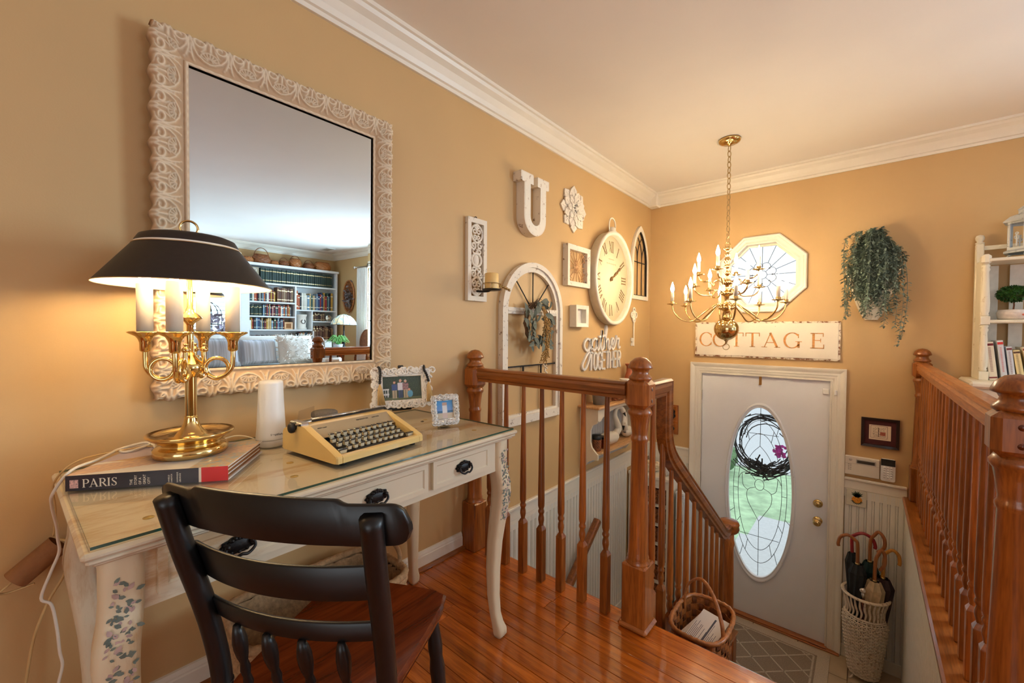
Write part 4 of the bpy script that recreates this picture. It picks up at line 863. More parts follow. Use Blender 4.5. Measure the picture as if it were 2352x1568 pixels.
q = MB(MBK); q.box((0, -.0015, 0), (BLn * .808, .0, BT)); spn = q.build('spine', M_SPI, BK)
q = MB(MBK); q.box((BLn * .808, -.0014, 0), (BLn * .825, .0, BT)); q.build('spine_rule', M_INKW, spn)
q = MB(MBK); q.box((BLn * .825, -.0015, 0), (BLn, .0, BT)); q.build('spine_panel', M_REDP, spn)
MS = fr(BO - BV * .0016, BU, (0, 0, 1)); q = MB(MS); serif_text(q, 'PARIS', .030, .0065, .0185, 0, .0003, .03, .96); q.build('title_lettering', M_INKW, spn)
q = MB(MS); q.box((.008, .006, 0), (.0235, .0245, .0003), 0); q.build('emblem', pm('emblem_pink', C(214, 168, 158), .5, var=.4, scale=300), spn)
q = MB()
for k, wd_ in enumerate(('THE', 'STORY', 'OF A', 'GREAT', 'CITY')): text_to(q, wd_, .0072, fr(BO - BV * .0017 + BU * (.124 + .0085 * k) + Vector((0, 0, .0045)), (0, 0, 1), -BU), .0002)
for k, wd_ in enumerate(('DANIELLE', 'CHADYCH', 'DOMINIQUE', 'LEBORGNE')): text_to(q, wd_, .0042, fr(BO - BV * .0017 + BU * (.196 + .0055 * k + (.006 if k > 1 else 0)) + Vector((0, 0, .0035)), (0, 0, 1), -BU), .0002)
q.build('spine_lettering', M_INKW, spn)
# ---------------------------------------------------------------- alarm base station
SX_, SY_ = .19, .487
AS = thing('base_station', 'white tapered alarm base station standing behind the book', 'speaker', (SX_, SY_, GZ))
q = MB(); q.lathe([(0, 0), (.040, 0), (.0425, .004), (.0425, .018), (.0418, .020)], (SX_, SY_, GZ), 40); q.build('foot_ring', pm('pale_grey_plastic', C(222, 220, 218), .4, var=.01), AS)
q = MB(); q.lathe([(.0425, .0205), (.0424, .024), (.0395, .06), (.0355, .14), (.0338, .192), (.0325, .198), (.029, .2005), (0, .201)], (SX_, SY_, GZ), 48); sb = q.build('body', M_WHITE, AS)
q = MB(); dv_ = Vector((CAM.x - SX_, CAM.y - SY_, 0)).normalized(); rt_ = Vector((-dv_.y, dv_.x, 0)); text_to(q, 'SimpliSafe', .0085, fr(Vector((SX_, SY_, GZ + .036)) + dv_ * .0414 + rt_ * -.002 , rt_ + dv_ * -.12, (0, 0, 1)), .0003); q.build('logo_lettering', M_RUBBER, sb)
# ---------------------------------------------------------------- typewriter
TU = Vector((-.033, .298, 0)).normalized(); TV = Vector((-TU.y, TU.x, 0)); TO = Vector((.566, .512, GZ)); MTW = fr(TO, TU, TV, (0, 0, 1)); TW = .302
TY = thing('typewriter', 'cream portable typewriter with black and cream keys', 'typewriter', TO + TU * TW / 2 + TV * .14)
def loft(prof, ua, ub, mat, name, parent, bev=.004, smooth=True):
    q = MB(MTW); rows = []
    for (u_, e) in ((ua, bev), (ua + bev, 0), (ub - bev, 0), (ub, bev)):
        c_ = (sum(p[0] for p in prof) / len(prof), sum(p[1] for p in prof) / len(prof)); rows.append([(u_, c_[0] + (p[0] - c_[0]) * (1 - e * 6), c_[1] + (p[1] - c_[1]) * (1 - e * 6)) for p in prof])
    q.grid(rows, False, True); n_ = len(prof); q.f += [list(range(n_)), list(range(3 * n_, 4 * n_))]; q.s += [False] * 2; q.mi += [0] * 2; return q.build(name, mat, parent)
SP = [(0, .010), (0, .024), (.004, .029), (.03, .040), (.14, .080), (.155, .086), (.175, .089), (.205, .088), (.235, .082), (.268, .070), (.275, .06), (.278, .012), (.27, .008), (.01, .008)]
loft(SP, 0, .020, M_CREAMT, 'side_cheek', TY); loft(SP, TW - .020, TW, M_CREAMT, 'side_cheek', TY)
loft([(0, .010), (0, .024), (.004, .029), (.016, .030), (.018, .026), (.018, .010)], .018, TW - .018, M_CREAMT, 'front_lip', TY, .0005)
loft([(.155, .0862), (.175, .0892), (.205, .0882), (.235, .082), (.268, .070), (.268, .055), (.16, .055)], .018, TW - .018, M_CREAMT, 'top_hood', TY, .0005)
q = MB(MTW); q.box((.01, .018, .0075), (TW - .01, .27, .012)); q.add([(.02, .018, .012), (TW - .02, .018, .012), (TW - .02, .128, .052), (.02, .128, .052)], [(0, 1, 2, 3)]); q.build('key_well', M_RUBBER, TY)
q = MB(MTW); q.prism([(0, 0)] * 0 or [(.02, .118), (TW - .02, .118), (TW - .02, .156), (.02, .156)], 0, .001); o = None
q = MB(fr(MTW @ Vector((.02, .112, .057)), TU, (TV * .044 + Vector((0, 0, .030))).normalized())); q.box((0, 0, -.002), (TW - .04, .054, 0), 0); tp = q.build('name_panel', M_TAUPE, TY)
q = MB(); FMx = fr(MTW @ Vector((.02, .112, .057)), TU, (TV * .044 + Vector((0, 0, .030))).normalized()); text_to(q, 'REMINGTON', .0072, FMx @ Matrix.Translation((.140, .040, .0003)), .0002); text_to(q, 'QUIET-RITER', .0048, FMx @ Matrix.Translation((.196, .040, .0003)), .0002); text_to(q, 'SPERRY RAND', .0045, FMx @ Matrix.Translation((.012, .037, .0003)), .0002); q.build('brand_lettering', M_RUBBER, tp)
def key_mesh(w_, d_=.0125):
    q = MB(); t = .0060; q.m = 1; a_ = w_ / 2; b_ = d_ / 2
    q.add([(-a_ * .8, -b_ * .9, -.003), (a_ * .8, -b_ * .9, -.003), (a_ * .8, b_ * .9, -.003), (-a_ * .8, b_ * .9, -.003), (-a_, -b_, t), (a_, -b_, t), (a_, b_, t), (-a_, b_, t)], [(0, 3, 2, 1), (0, 1, 5, 4), (1, 2, 6, 5), (2, 3, 7, 6), (3, 0, 4, 7)])
    q.m = 0; q.box((-a_ * 1.10, -b_ * 1.10, t), (a_ * 1.10, b_ * 1.10, t + .0030), .0010); return q.mesh('key', [M_KEYB, M_KEYC])
KM = key_mesh(.0120, .0110); KMW = key_mesh(.022, .0110); tz = math.atan2(TU.y, TU.x)
for r_, (v_, z_, n_, u0_) in enumerate(((.040, .034, 10, .062), (.060, .0425, 11, .045), (.080, .051, 11, .040), (.099, .060, 11, .046))):
    for k in range(n_):
        p = MTW @ Vector((u0_ + k * .0203, v_, z_)); inst('key', KM, p, TY, (0, 0, tz))
for u_ in (.037, .272): inst('key', KMW, MTW @ Vector((u_, .032, .030)), TY, (0, 0, tz))
q = MB(MTW); q.box((.075, .020, .026), (.225, .030, .031), .0015); q.build('space_bar', M_RUBBER, TY)
q = MB(MTW); q.cyl((-.004, .205, .084), (TW + .002, .205, .084), .0115, seg=18); q.build('platen', M_RUBBER, TY)
q = MB(MTW); q.cyl((.045, .196, .0965), (TW - .05, .196, .0965), .0022, seg=8); q.box((.05, .21, .090), (TW - .05, .214, .097), .001); q.build('paper_bail', M_STEEL, TY)
for u_ in (-.012, TW + .002): q = MB(MTW); q.M = MTW @ fr((u_ - (.004 if u_ < 0 else 0), .205, .080), (0, 1, 0), (0, 0, 1)); q.lathe([(0, -.001), (.008, -.001), (.013, .001), (.0145, .004), (.0145, .010), (.012, .012), (.005, .013)], seg=20); q.build('platen_knob', M_RUBBER, TY)
q = MB(MTW); q.box((.0, .17, .082), (.024, .235, .096), .003); q.cyl((-.006, .19, .09), (.03, .17, .098), .003, seg=8); q.build('carriage_lever', M_STEEL, TY)
q = MB(MTW); q.add([(.02, .228, .095), (.07, .222, .095), (.085, .25, .125), (.04, .258, .115)], [(0, 1, 2, 3)]); q.add([(.02, .2295, .095), (.07, .2235, .095), (.085, .2515, .125), (.04, .2595, .115)], [(0, 1, 2, 3)]); q.build('paper_guide', M_CRYS, TY)
for (u_, v_) in ((.03, .02), (TW - .03, .02), (.03, .25), (TW - .03, .25)): q = MB(MTW); q.cyl((u_, v_, 0), (u_, v_, .009), .009, seg=14); q.build('rubber_foot', M_RUBBER, TY)
# grey round puck behind it
PK = thing('fabric_speaker', 'low grey fabric-topped round speaker behind the typewriter', 'speaker', (.125, .685, GZ)); q = MB(); q.lathe([(0, 0), (.042, 0), (.044, .004), (.044, .052)], (.125, .685, GZ), 36); q.build('body', M_WHITE, PK); q = MB(); q.lathe([(.0435, .052), (.0445, .058), (.0435, .066), (.038, .070), (0, .072)], (.125, .685, GZ), 36); q.build('fabric_top', M_FOAM, PK)
# ---------------------------------------------------------------- picture frames
def curl(q, p, s_, r_, w_=.004, turns=1.4, fl=1):
    pts = [];
    for k in range(13): a_ = s_ + fl * turns * 2 * math.pi * k / 12; rr_ = r_ * (1 - .75 * k / 12); pts.append((p[0] + rr_ * math.cos(a_), p[1] + rr_ * math.sin(a_), p[2] + .0015 * k / 4))
    q.tube(pts, [w_ * (1 - .4 * k / 12) for k in range(13)], 6)
M_FRW = distress('scroll_white', C(238, 230, 218), C(150, 120, 96), .33, 40, .5); M_SILV = pm('silver_roses', C(216, 210, 202), .3, .45, var=.25, scale=90)
nrm = Vector((math.cos(R(-20)), math.sin(R(-20)), 0)); tn = Vector((-nrm.y, nrm.x, 0)); lean = R(10); upv = Vector((0, 0, 1)) * math.cos(lean) - nrm * math.sin(lean)
PO = Vector((.185, .975, GZ + .045)); MF1 = fr(PO, tn, upv); PF = thing('photo_frame', 'white scrollwork photo frame with a beaded tassel garland, on black easel', 'picture frame', PO - Vector((0, 0, .02)))
fw2, fh2, iw2, ih2 = .125, .165, .078, .095; q = MB(MF1); q.ring([(-fw2 + .01, .008), (fw2 - .01, .008), (fw2 - .01, fh2 - .005), (-fw2 + .01, fh2 - .005)], [(-iw2, .036), (iw2, .036), (iw2, .036 + ih2), (-iw2, .036 + ih2)], 0, .010); q.build('frame_body', M_FRW, PF)
q = MB(MF1); rg = random.Random(2)
for k in range(76):
    t_ = k / 76 * 4; e = t_ % 1; s_ = int(t_); cx_, cy_ = [(-fw2 + 2 * fw2 * e, .018), (fw2 - .022, .018 + (fh2 - .03) * e), (fw2 - 2 * fw2 * e, fh2 - .014), (-fw2 + .022, fh2 - .014 - (fh2 - .03) * e)][s_]
    curl(q, (cx_ + rg.uniform(-.006, .006), cy_ + rg.uniform(-.006, .006), .011), rg.uniform(0, 6.28), rg.uniform(.010, .018), .0046, rg.uniform(.9, 1.5), rg.choice((-1, 1)))
q.build('scrollwork', M_FRW, PF)
def photo(q, W_, H_, f_, n_=72, m_=50):
    q.grid([[(-W_ / 2 + W_ * i / n_, H_ * j / m_, 0) for j in range(m_ + 1)] for i in range(n_ + 1)], False); q.c = [f_(i / n_, j / m_) for i in range(n_ + 1) for j in range(m_ + 1)]
def fam(x, y):
    n_ = math.sin(x * 51 + 6 * math.sin(y * 37)) * math.sin(y * 67 + 5 * math.sin(x * 41)); c_ = C(52 + int(18 * n_), 66 + int(20 * n_), 50 + int(14 * n_))
    if y < .12: c_ = C(96, 104, 76)
    if x < .16 and .12 < y < .5 and (int(x * 50) % 3 == 0 or int(y * 14) % 3 == 0): c_ = C(216, 216, 214)
    for cx_, sh_, ty, hr in ((.30, C(64, 84, 134), .84, C(60, 44, 36)), (.455, C(214, 208, 214), .90, C(170, 150, 136)), (.585, None, .87, C(190, 176, 166))):
        hw_ = .075
        if abs(x - cx_) < hw_ and .40 < y < ty - .16:
            c_ = sh_ or (C(148, 70, 66) if (int(x * 90) + int(y * 44)) % 3 == 0 else C(64, 66, 96) if int(y * 60) % 3 == 0 else C(176, 150, 146))
        if abs(x - cx_) < hw_ * .75 and .06 < y <= .40 and abs(x - cx_) > .008: c_ = C(56, 72, 110) if cx_ == .455 else C(176, 158, 134)
        if ((x - cx_) / .032) ** 2 + ((y - ty + .075) / .07) ** 2 < 1: c_ = C(206, 156, 134) if y < ty - .05 else hr
    if ((x - .70) / .07) ** 2 + ((y - .24) / .16) ** 2 < 1: c_ = C(92, 152, 186)
    if ((x - .68) / .03) ** 2 + ((y - .42) / .06) ** 2 < 1: c_ = C(206, 154, 130)
    return c_
q = MB(MF1 @ Matrix.Translation((0, .037, .004))); photo(q, 2 * iw2, ih2 - .002, fam); q.build('photo', M_VC, PF, fix=False)
for s_ in (-1, 1):
    pts = cr([(s_ * .10, fh2 - .01, -.006), (s_ * .092, fh2 + .004, .008), (s_ * .088, fh2 - .012, .022), (s_ * .094 + .004, fh2 - .035, .024), (s_ * .098 + .006, fh2 - .058, .024)], 3)
    for p in pts: q = MB(MF1); q.sph(tuple(p), .0056, 10, 7); q.build('bead', M_RUBBER, PF)
    q = MB(MF1); x0 = s_ * .098 + .006; y0 = fh2 - .062
    for k in range(16):
        a_ = 2 * math.pi * k / 16; q.tube([(x0, y0, .024), (x0 + .007 * math.cos(a_), y0 - .02, .024 + .005 * math.sin(a_)), (x0 + .014 * math.cos(a_) + .004, y0 - .082, .024 + .008 * math.sin(a_))], .0018, 5)
    q.build('tassel', M_CORDT, PF)
EA = thing('easel', 'black wooden display easel holding the scrollwork frame', 'easel', (.2, .975, GZ)); 
for s_ in (-1, 1):
    q = MB(fr(PO - Vector((0, 0, .045)) - nrm * .0, tn, nrm)); q.tube(cr([(s_ * .03, .0, .085), (s_ * .058, .020, .058), (s_ * .058, .034, .026), (s_ * .074, .046, .010)], 5), [.018] * 5 + [.017] * 5 + [.012] * 5 + [.009], 10); q.build('easel_foot', M_BLACKM, EA)
q = MB(MF1); q.box((-.04, -.006, -.022), (.04, .075, -.012), .003); q.prism([(-.06, 0), (.06, 0), (.045, .03), (.0, .042), (-.045, .03)], -.014, -.008); q.box((-.115, .03, -.011), (-.09, .155, -.004)); q.box((-.012, .05, -.012), (.012, fh2 + .012, -.006), .003); q.build('easel_back', M_BLACKM, EA)
q = MB(fr(PO - Vector((0, 0, .045)), tn, nrm)); q.box((-.062, -.004, .034), (.062, .026, .0415), .002); q.build('easel_ledge', M_BLACKM, EA)
PO2 = Vector((.405, 1.012, GZ + .003)); nr2 = Vector((math.cos(R(-19)), math.sin(R(-19)), 0)); tn2 = Vector((-nr2.y, nr2.x, 0)); ln2 = R(12); MF2 = fr(PO2, tn2, Vector((0, 0, 1)) * math.cos(ln2) - nr2 * math.sin(ln2))
P2 = thing('photo_frame', 'small silver rose-covered photo frame with a beach picture', 'picture frame', PO2); q = MB(MF2); q.ring([(-.05, .004), (.05, .004), (.05, .115), (-.05, .115)], [(-.032, .026), (.032, .026), (.032, .094), (-.032, .094)], 0, .006); q.build('frame_body', M_SILV, P2)
q = MB(MF2); rg = random.Random(9)
for k in range(30):
    t_ = k / 30 * 4; e = t_ % 1; s_ = int(t_); cx_, cy_ = [(-.044 + .088 * e, .014), (.044, .014 + .092 * e), (.044 - .088 * e, .106), (-.044, .106 - .092 * e)][s_]
    for r_, w_ in ((.0095, .003), (.0055, .0028), (.0022, .0022)): q.torus((cx_ + rg.uniform(-.002, .002), cy_ + rg.uniform(-.002, .002), .008 + (.0095 - r_) * .5), r_, w_, 'z', 10, 5)
q.build('rose_border', M_SILV, P2)
def beach(x, y):
    c_ = C(60 + int(90 * (1 - y)), 150, 214) if y > .42 else C(40, 100, 150) if y > .33 else C(200, 180, 150)
    if abs(x - .5) < .13 and .04 < y < .88: c_ = C(224, 226, 232) if .3 < y < .72 else C(196, 164, 150) if y > .72 else C(206, 180, 168)
    return c_
q = MB(MF2 @ Matrix.Translation((0, .027, .003))); photo(q, .064, .067, beach, 24, 24); q.build('photo', M_VC, P2, fix=False)
q = MB(MF2); q.box((-.02, .002, -.035), (.02, .006, 0)); q.add([(-.02, .005, -.034), (.02, .005, -.034), (.02, .07, -.001), (-.02, .07, -.001)], [(0, 1, 2, 3)]); q.build('stand', M_RUBBER, P2)
# ---------------------------------------------------------------- cords
def cord(name, label, pts, r_, mat, nn=6): q = MB(); q.tube(cr(pts, nn), r_, 7); return tag(q.build(name, mat), label, 'cord')
cord('lamp_cord', 'thick white cord looping behind the book and down the wall', [(.155, .215, .817), (.10, .215, .818), (.085, .19, .815), (.105, .15, .815), (.14, .165, .817), (.10, .21, .819), (.09, .196, .824), (.10, .148, .818), (.13, .131, .818), (.18, .10, .817), (.245, .055, .817), (.235, .028, .772), (.20, .026, .734), (.15, .034, .669), (.13, .036, .631), (.12, .038, .594), (.12, .024, .551), (.12, .008, .495), (.12, .024, .471), (.12, .032, .410), (.12, .036, .349), (.12, .040, .313), (.12, .033, .273), (.12, .022, .203), (.13, .0, .10), (.14, -.03, .006)], .0032, M_CORDW)
cord('thin_cord', 'thin tan cord running along the back of the desk to the wall', [(.16, .235, .8165), (.11, .20, .8165), (.12, .115, .8165), (.15, .072, .8165), (.16, .046, .8), (.13, .030, .76), (.10, .034, .70), (.08, .034, .661), (.07, .030, .62)], .0020, M_CORDT)
cord('station_cord', 'white cord from the base station to the lamp', [(.125, .46, GZ + .012), (.10, .44, GZ + .02), (.085, .41, GZ + .022), (.09, .36, GZ + .012), (.12, .33, GZ + .004)], .002, M_CORDW)
cord('tan_power_cord', 'doubled tan cord hanging from the cardboard tube to the floor', [(.06, .04, .605), (.08, .056, .597), (.082, .058, .565), (.08, .045, .515), (.08, .019, .462), (.08, -.004, .389), (.08, -.019, .284), (.085, -.03, .18), (.09, -.05, .01)], .0030, M_CORDT)
CT = thing('cardboard_tube', 'short brown cardboard tube threaded with cords beside the desk', 'tube', (.05, -.10, .45))
a0, a1 = Vector((.055, .040, .592)), Vector((.055, -.032, .531)); q = MB(); q.tube([a0, a1], .0265, 24, caps=False); q.tube([a0, a1], .0245, 24, caps=False); q.build('tube_wall', M_CARD, CT)
q = MB(); q.tube(cr([a1 + Vector((0, .02, .02)), a1 + Vector((.01, -.02, -.012)), a1 + Vector((.0, -.03, -.02)), a1 + Vector((-.01, -.01, -.03)), a1 + Vector((.005, .03, -.02))], 5), .0025, 6); q.build('cord_end', M_CORDT, CT)
# ---------------------------------------------------------------- woven helper
def rrect(t, hx, hy, p_=4.0):
    a_ = 2 * math.pi * t; c_, s_ = math.cos(a_), math.sin(a_); r_ = (abs(c_) ** p_ + abs(s_) ** p_) ** (-1 / p_); return hx * c_ * r_, hy * s_ * r_
def woven(q, c, hx, hy, z0, H, nu, nv, amp, prof=lambda v: 1.0, p_=4.0, inner=True, braid=False):
    su, sv = 5, 4; rows = []
    for j in range(nv * sv + 1):
        v_ = j / sv; row = []; k_ = prof(v_ / nv)
        for i in range(nu * su):
            u_ = i / su; x_, y_ = rrect(u_ / nu, hx, hy, p_); ln_ = math.hypot(x_, y_) or 1
            if braid: d_ = amp * abs(math.sin(math.pi * (u_ + .55 * (v_ % 1) * (1 if int(v_) % 2 else -1)))) * (.45 + .55 * abs(math.sin(math.pi * v_)))
            else: d_ = amp * math.cos(math.pi * u_ + math.pi * min(int(v_), nv - 1)) * (.35 + .65 * abs(math.sin(math.pi * v_)))
            row.append((c[0] + x_ * k_ + x_ / ln_ * d_, c[1] + y_ * k_ + y_ / ln_ * d_, z0 + H * v_ / nv))
        rows.append(row)
    q.grid(rows, True, True)
    if inner:
        q.grid([[(c[0] + (p[0] - c[0]) * .94, c[1] + (p[1] - c[1]) * .94, p[2]) for p in r_] for r_ in rows[::3]], True, True)
        k_ = prof(0); n_ = 40; q.prism([(c[0] + rrect(i / n_, hx, hy, p_)[0] * k_, c[1] + rrect(i / n_, hx, hy, p_)[1] * k_) for i in range(n_)], z0, z0 + .008)
def rim(q, c, hx, hy, z, r_, p_=4.0, wrap=0, n_=80):
    P = [(c[0] + rrect(i / n_, hx, hy, p_)[0], c[1] + rrect(i / n_, hx, hy, p_)[1], z) for i in range(n_)]
    q.tube(P, [r_ * (1 + (.18 * wrap * (i % 2) if wrap else 0)) for i in range(n_)], 8, closed=True)
def splint(q, c, hx, hy, z0, H, nu, nv, amp, prof, p_, gap=.12, th=.0012):
    su = 4
    def pt(u_, z_, d_):
        x_, y_ = rrect(u_ / nu, hx, hy, p_); k_ = prof((z_ - z0) / H); l_ = math.hypot(x_, y_) or 1; return (c[0] + x_ * k_ + x_ / l_ * d_, c[1] + y_ * k_ + y_ / l_ * d_, z_)
    for j in range(nv):
        za, zb = z0 + H * (j + gap / 2) / nv, z0 + H * (j + 1 - gap / 2) / nv; rows = []
        for (z_, o_) in ((za, -th), (za, th), (zb, th), (zb, -th)): rows.append([pt(i / su, z_, amp * math.cos(math.pi * i / su + math.pi * j) + o_) for i in range(nu * su)])
        q.grid(rows + [rows[0]], False, True)
    for i in range(nu):
        q.m = 1; w_ = .5 - gap * .6; rows = []
        for u_ in (i - w_ * .72, i + w_ * .72): rows.append([pt(u_, z0 + H * k / (nv * 2), -amp * math.cos(math.pi * i + math.pi * (k / 2 - .5)) * (1 if k % 2 else 0)) for k in range(nv * 2 + 1)])
        q.grid(rows, True); q.grid([[(p[0] + (c[0] - p[0]) * .008, p[1] + (c[1] - p[1]) * .008, p[2]) for p in r_] for r_ in rows], True)
    q.m = 0; n_ = 40; k_ = prof(0) * .98; q.prism([(c[0] + rrect(i / n_, hx, hy, p_)[0] * k_, c[1] + rrect(i / n_, hx, hy, p_)[1] * k_) for i in range(n_)], z0, z0 + .006)
def reed(q, c, r0, z0, H, nu, nv, amp, rt, prof):      # round reeds woven on stakes
    su = 4
    for j in range(nv):
        z_ = z0 + H * (j + .5) / nv; k_ = r0 * prof((j + .5) / nv); n_ = nu * su
        q.tube([(c[0] + (k_ + amp * math.cos(math.pi * i / su + math.pi * j)) * math.cos(2 * math.pi * i / n_), c[1] + (k_ + amp * math.cos(math.pi * i / su + math.pi * j)) * math.sin(2 * math.pi * i / n_), z_) for i in range(n_)], rt, 5, closed=True)
    for i in range(nu):
        a_ = 2 * math.pi * i / nu; q.tube([(c[0] + r0 * prof(k / 12) * math.cos(a_), c[1] + r0 * prof(k / 12) * math.sin(a_), z0 + H * k / 12) for k in range(13)], rt * 1.1, 5)
# basket under the desk
HB = thing('seagrass_basket', 'large woven seagrass basket with a ring handle under the desk', 'basket', (.23, .62, 0))
q = MB(); woven(q, (.23, .62), .15, .26, .002, .265, 36, 7, .015, lambda v: .94 + .06 * v, 6, True, True); q.build('woven_wall', M_WICK, HB)
q = MB(); rim(q, (.23, .62), .152, .262, .270, .012, 6, 1, 120); q.build('rim', M_WICK, HB)
for s_ in (-1, 1): q = MB(); q.tube(cr([(.16, .62 + s_ * .258, .255), (.17, .62 + s_ * .268, .305), (.23, .62 + s_ * .274, .327), (.29, .62 + s_ * .268, .305), (.30, .62 + s_ * .258, .255)], 6), .0085, 8); q.build('handle', M_WICK, HB)
# ---------------------------------------------------------------- left wall decor
def scroll(q, x, y, r_, a0, turns, fl, w_=.005, z=.012, n_=22): 
    pts = [(x + r_ * (1 - .8 * k / n_) * math.cos(a0 + fl * turns * 6.283 * k / n_), y + r_ * (1 - .8 * k / n_) * math.sin(a0 + fl * turns * 6.283 * k / n_), z) for k in range(n_ + 1)]; q.tube(pts, w_, 6)
SCN = thing('candle_sconce', 'chippy white carved panel sconce with an iron candle ring', 'sconce', (.02, 1.552, 1.30)); F = FL(1.552, 1.517, .002)
q = MB(F); q.ring([(-.07, -.218), (.07, -.218), (.07, .218), (-.07, .218)], [(-.046, -.192), (.046, -.192), (.046, .192), (-.046, .192)], 0, .022); q.build('panel_frame', M_FRAMEW, SCN)
q = MB(F)
for m_ in (-1, 1):
    for vy in (-.14, .14):
        q.tube(cr([(0, vy - .05, .012), (m_ * .03, vy - .03, .012), (m_ * .042, vy, .012), (m_ * .03, vy + .03, .012), (0, vy + .05, .012)], 5), .0065, 7); scroll(q, m_ * .016, vy + .012, .018, R(90), 1.2, m_, .005); scroll(q, m_ * .014, vy - .02, .014, R(-90), 1.1, -m_, .005)
    for vy in (-.075, .075): scroll(q, m_ * .024, vy, .022, R(0 if m_ > 0 else 180), 1.3, 1 if vy > 0 else -1, .006); scroll(q, m_ * .02, vy * .62, .018, R(90), 1.2, m_, .0055)
q.torus((0, 0, .012), .034, .007, 'z', 28, 7); q.sph((0, 0, .008), .022, 14, 8, (1, 1.5, .5))
for vy in (-.175, .175): q.sph((0, vy, .010), .014, 10, 6, (1, 1.2, .6))
q.build('carved_fretwork', M_FRAMEW, SCN)
q = MB(F); q.torus((0, .222, .006), .008, .0022, 'z', 14, 6); q.build('hanger', M_BLACKI, SCN)
q = MB(F); q.tube(cr([(.0, -.165, .014), (.005, -.168, .05), (.012, -.168, .09), (.02, -.160, .10)], 5), .006, 8); q.M = FZ(.105, 1.575, 1.352); q.lathe([(0, 0), (.045, 0), (.050, .004), (.050, .007), (.0, .005)], seg=30); hr = q.build('candle_plate', M_BLACKI, SCN)
q = MB(); q.torus((.105, 1.575, 1.388), .047, .0022, 'z', 32, 6)
for k in range(4): a_ = R(45 + 90 * k); q.tube([(.105 + .047 * math.cos(a_), 1.575 + .047 * math.sin(a_), 1.388), (.105 + .049 * math.cos(a_), 1.575 + .049 * math.sin(a_), 1.357)], .002, 6)
for k in range(5): q.sph((.12 + .012 * k, 1.628 + .004 * k, 1.38 - .006 * k), .008, 8, 6)
q.build('wire_ring', M_BRASSD, SCN)
q = MB(); q.lathe([(0, 0), (.036, 0), (.037, .004), (.036, .078), (.033, .082), (.026, .078), (.01, .072), (0, .072)], (.105, 1.575, 1.3595), 28); o = q.build('pillar_candle', M_WAX); tag(o, 'ivory pillar candle in the wall sconce ring', 'candle')
q = MB(); q.cyl((.105, 1.575, 1.431), (.105, 1.575, 1.442), .0012, seg=6); q.build('wick', M_RUBBER, o)
# letter U
q = MB(FL(1.865, 1.718, .0)); w_ = .066
out = [(.0, .36), (.0, .305), (.03, .305)] + [(.03, .125)] + [(.138 + .108 * math.cos(R(a_)), .108 + .108 * math.sin(R(a_))) for a_ in range(180, 361, 12)] + [(.246, .305), (.276, .305), (.276, .36), (.160, .36), (.160, .305), (.190, .305)] + [(.138 + .052 * math.cos(R(a_)), .108 + .052 * math.sin(R(a_))) for a_ in range(0, -181, -15)] + [(.086, .305), (.116, .305), (.116, .36)]
q.prism(out, .001, .062); o = q.build('letter_u', M_FRAMEW); tag(o, 'thick white wooden letter U hung on the wall', 'letter')
q = MB(FL(1.865, 1.718, .0)); q.prism([((p[0] - .138) * .93 + .138, (p[1] - .18) * .96 + .18) for p in out], .0622, .0628); q.build('letter_face', distress('chippy_pale', C(236, 230, 216), C(190, 170, 150), .34, 30, .6), o)
# flower medallion
FM_ = thing('flower_medallion', 'carved white wooden flower medallion near the ceiling', 'wall ornament', (.01, 2.515, 1.84)); F = FL(2.515, 2.005, .002)
def petal(L_, W_): return [(0, -W_ * .22), (L_ * .45, -W_ * .5), (L_ * .72, -W_ * .38), (L_ * .80, -W_ * .46), (L_, 0), (L_ * .80, W_ * .46), (L_ * .72, W_ * .38), (L_ * .45, W_ * .5), (0, W_ * .22)]
for lay, (n_, L_, W_, h0, h1, ph) in enumerate(((8, .165, .085, 0, .010, 0), (8, .135, .07, .008, .018, 22.5), (8, .095, .05, .016, .025, 0), (8, .06, .032, .022, .031, 22.5))):
    for k in range(n_):
        a_ = R(ph + 360 / n_ * k); q = MB(F @ Matrix.Rotation(a_, 4, 'Z')); q.prism(petal(L_, W_), h0, h1); q.stroke([(.02, 0), (L_ * .85, 0)], .004, h1, h1 + .002); q.build('petal', M_FRAMEW, FM_)
q = MB(F); q.lathe([(0, .04), (.010, .04), (.014, .034), (.022, .030), (.024, .02)], seg=20)
for k in range(12): a_ = R(30 * k); q.sph((.019 * math.cos(a_), .019 * math.sin(a_), .034), .0035, 6, 5)
q.build('centre_boss', M_FRAMEW, FM_)
# arched window frame
AW = thing('arched_window_frame', 'tall white arched window frame with thin black glazing bars', 'wall decor', (.02, 2.043, .58)); YC, HWd, ZS, ZBt = 2.043, .302, 1.262, .582; F = FL(YC, 0, .001)
def arch(hw_, zb, n_=26): return [(-hw_, zb)] + [(hw_ * math.cos(R(180 - 180 * k / n_)), ZS + hw_ * math.sin(R(180 - 180 * k / n_))) for k in range(n_ + 1)] + [(hw_, zb)]
q = MB(F); q.ring(arch(HWd, ZBt), arch(HWd - .030, ZBt + .05), 0, .036); q.ring(arch(HWd - .0295, ZBt + .049), arch(HWd - .058, ZBt + .062), 0, .024); q.build('outer_frame', M_FRAMEW, AW)
q = MB(F); q.box((-HWd + .057, ZS - .020, .002), (HWd - .057, ZS + .020, .024), .003); q.box((-HWd + .057, ZS - .005, .002), (HWd - .057, ZS + .005, .028), .002); q.build('cross_bar', M_FRAMEW, AW)
for a_ in (48, 90, 132): q = MB(F); c_, s_ = math.cos(R(a_)), math.sin(R(a_)); q.tube([(.02 * c_, ZS + .02, .014), ((HWd - .055) * c_, ZS + (HWd - .055) * s_, .014)], .0038, 6); q.build('glazing_bar', M_BLACKI, AW)
q = MB(F); q.box((-HWd + .057, .925, .009), (HWd - .057, .933, .017)); q.build('glazing_bar', M_BLACKI, AW)
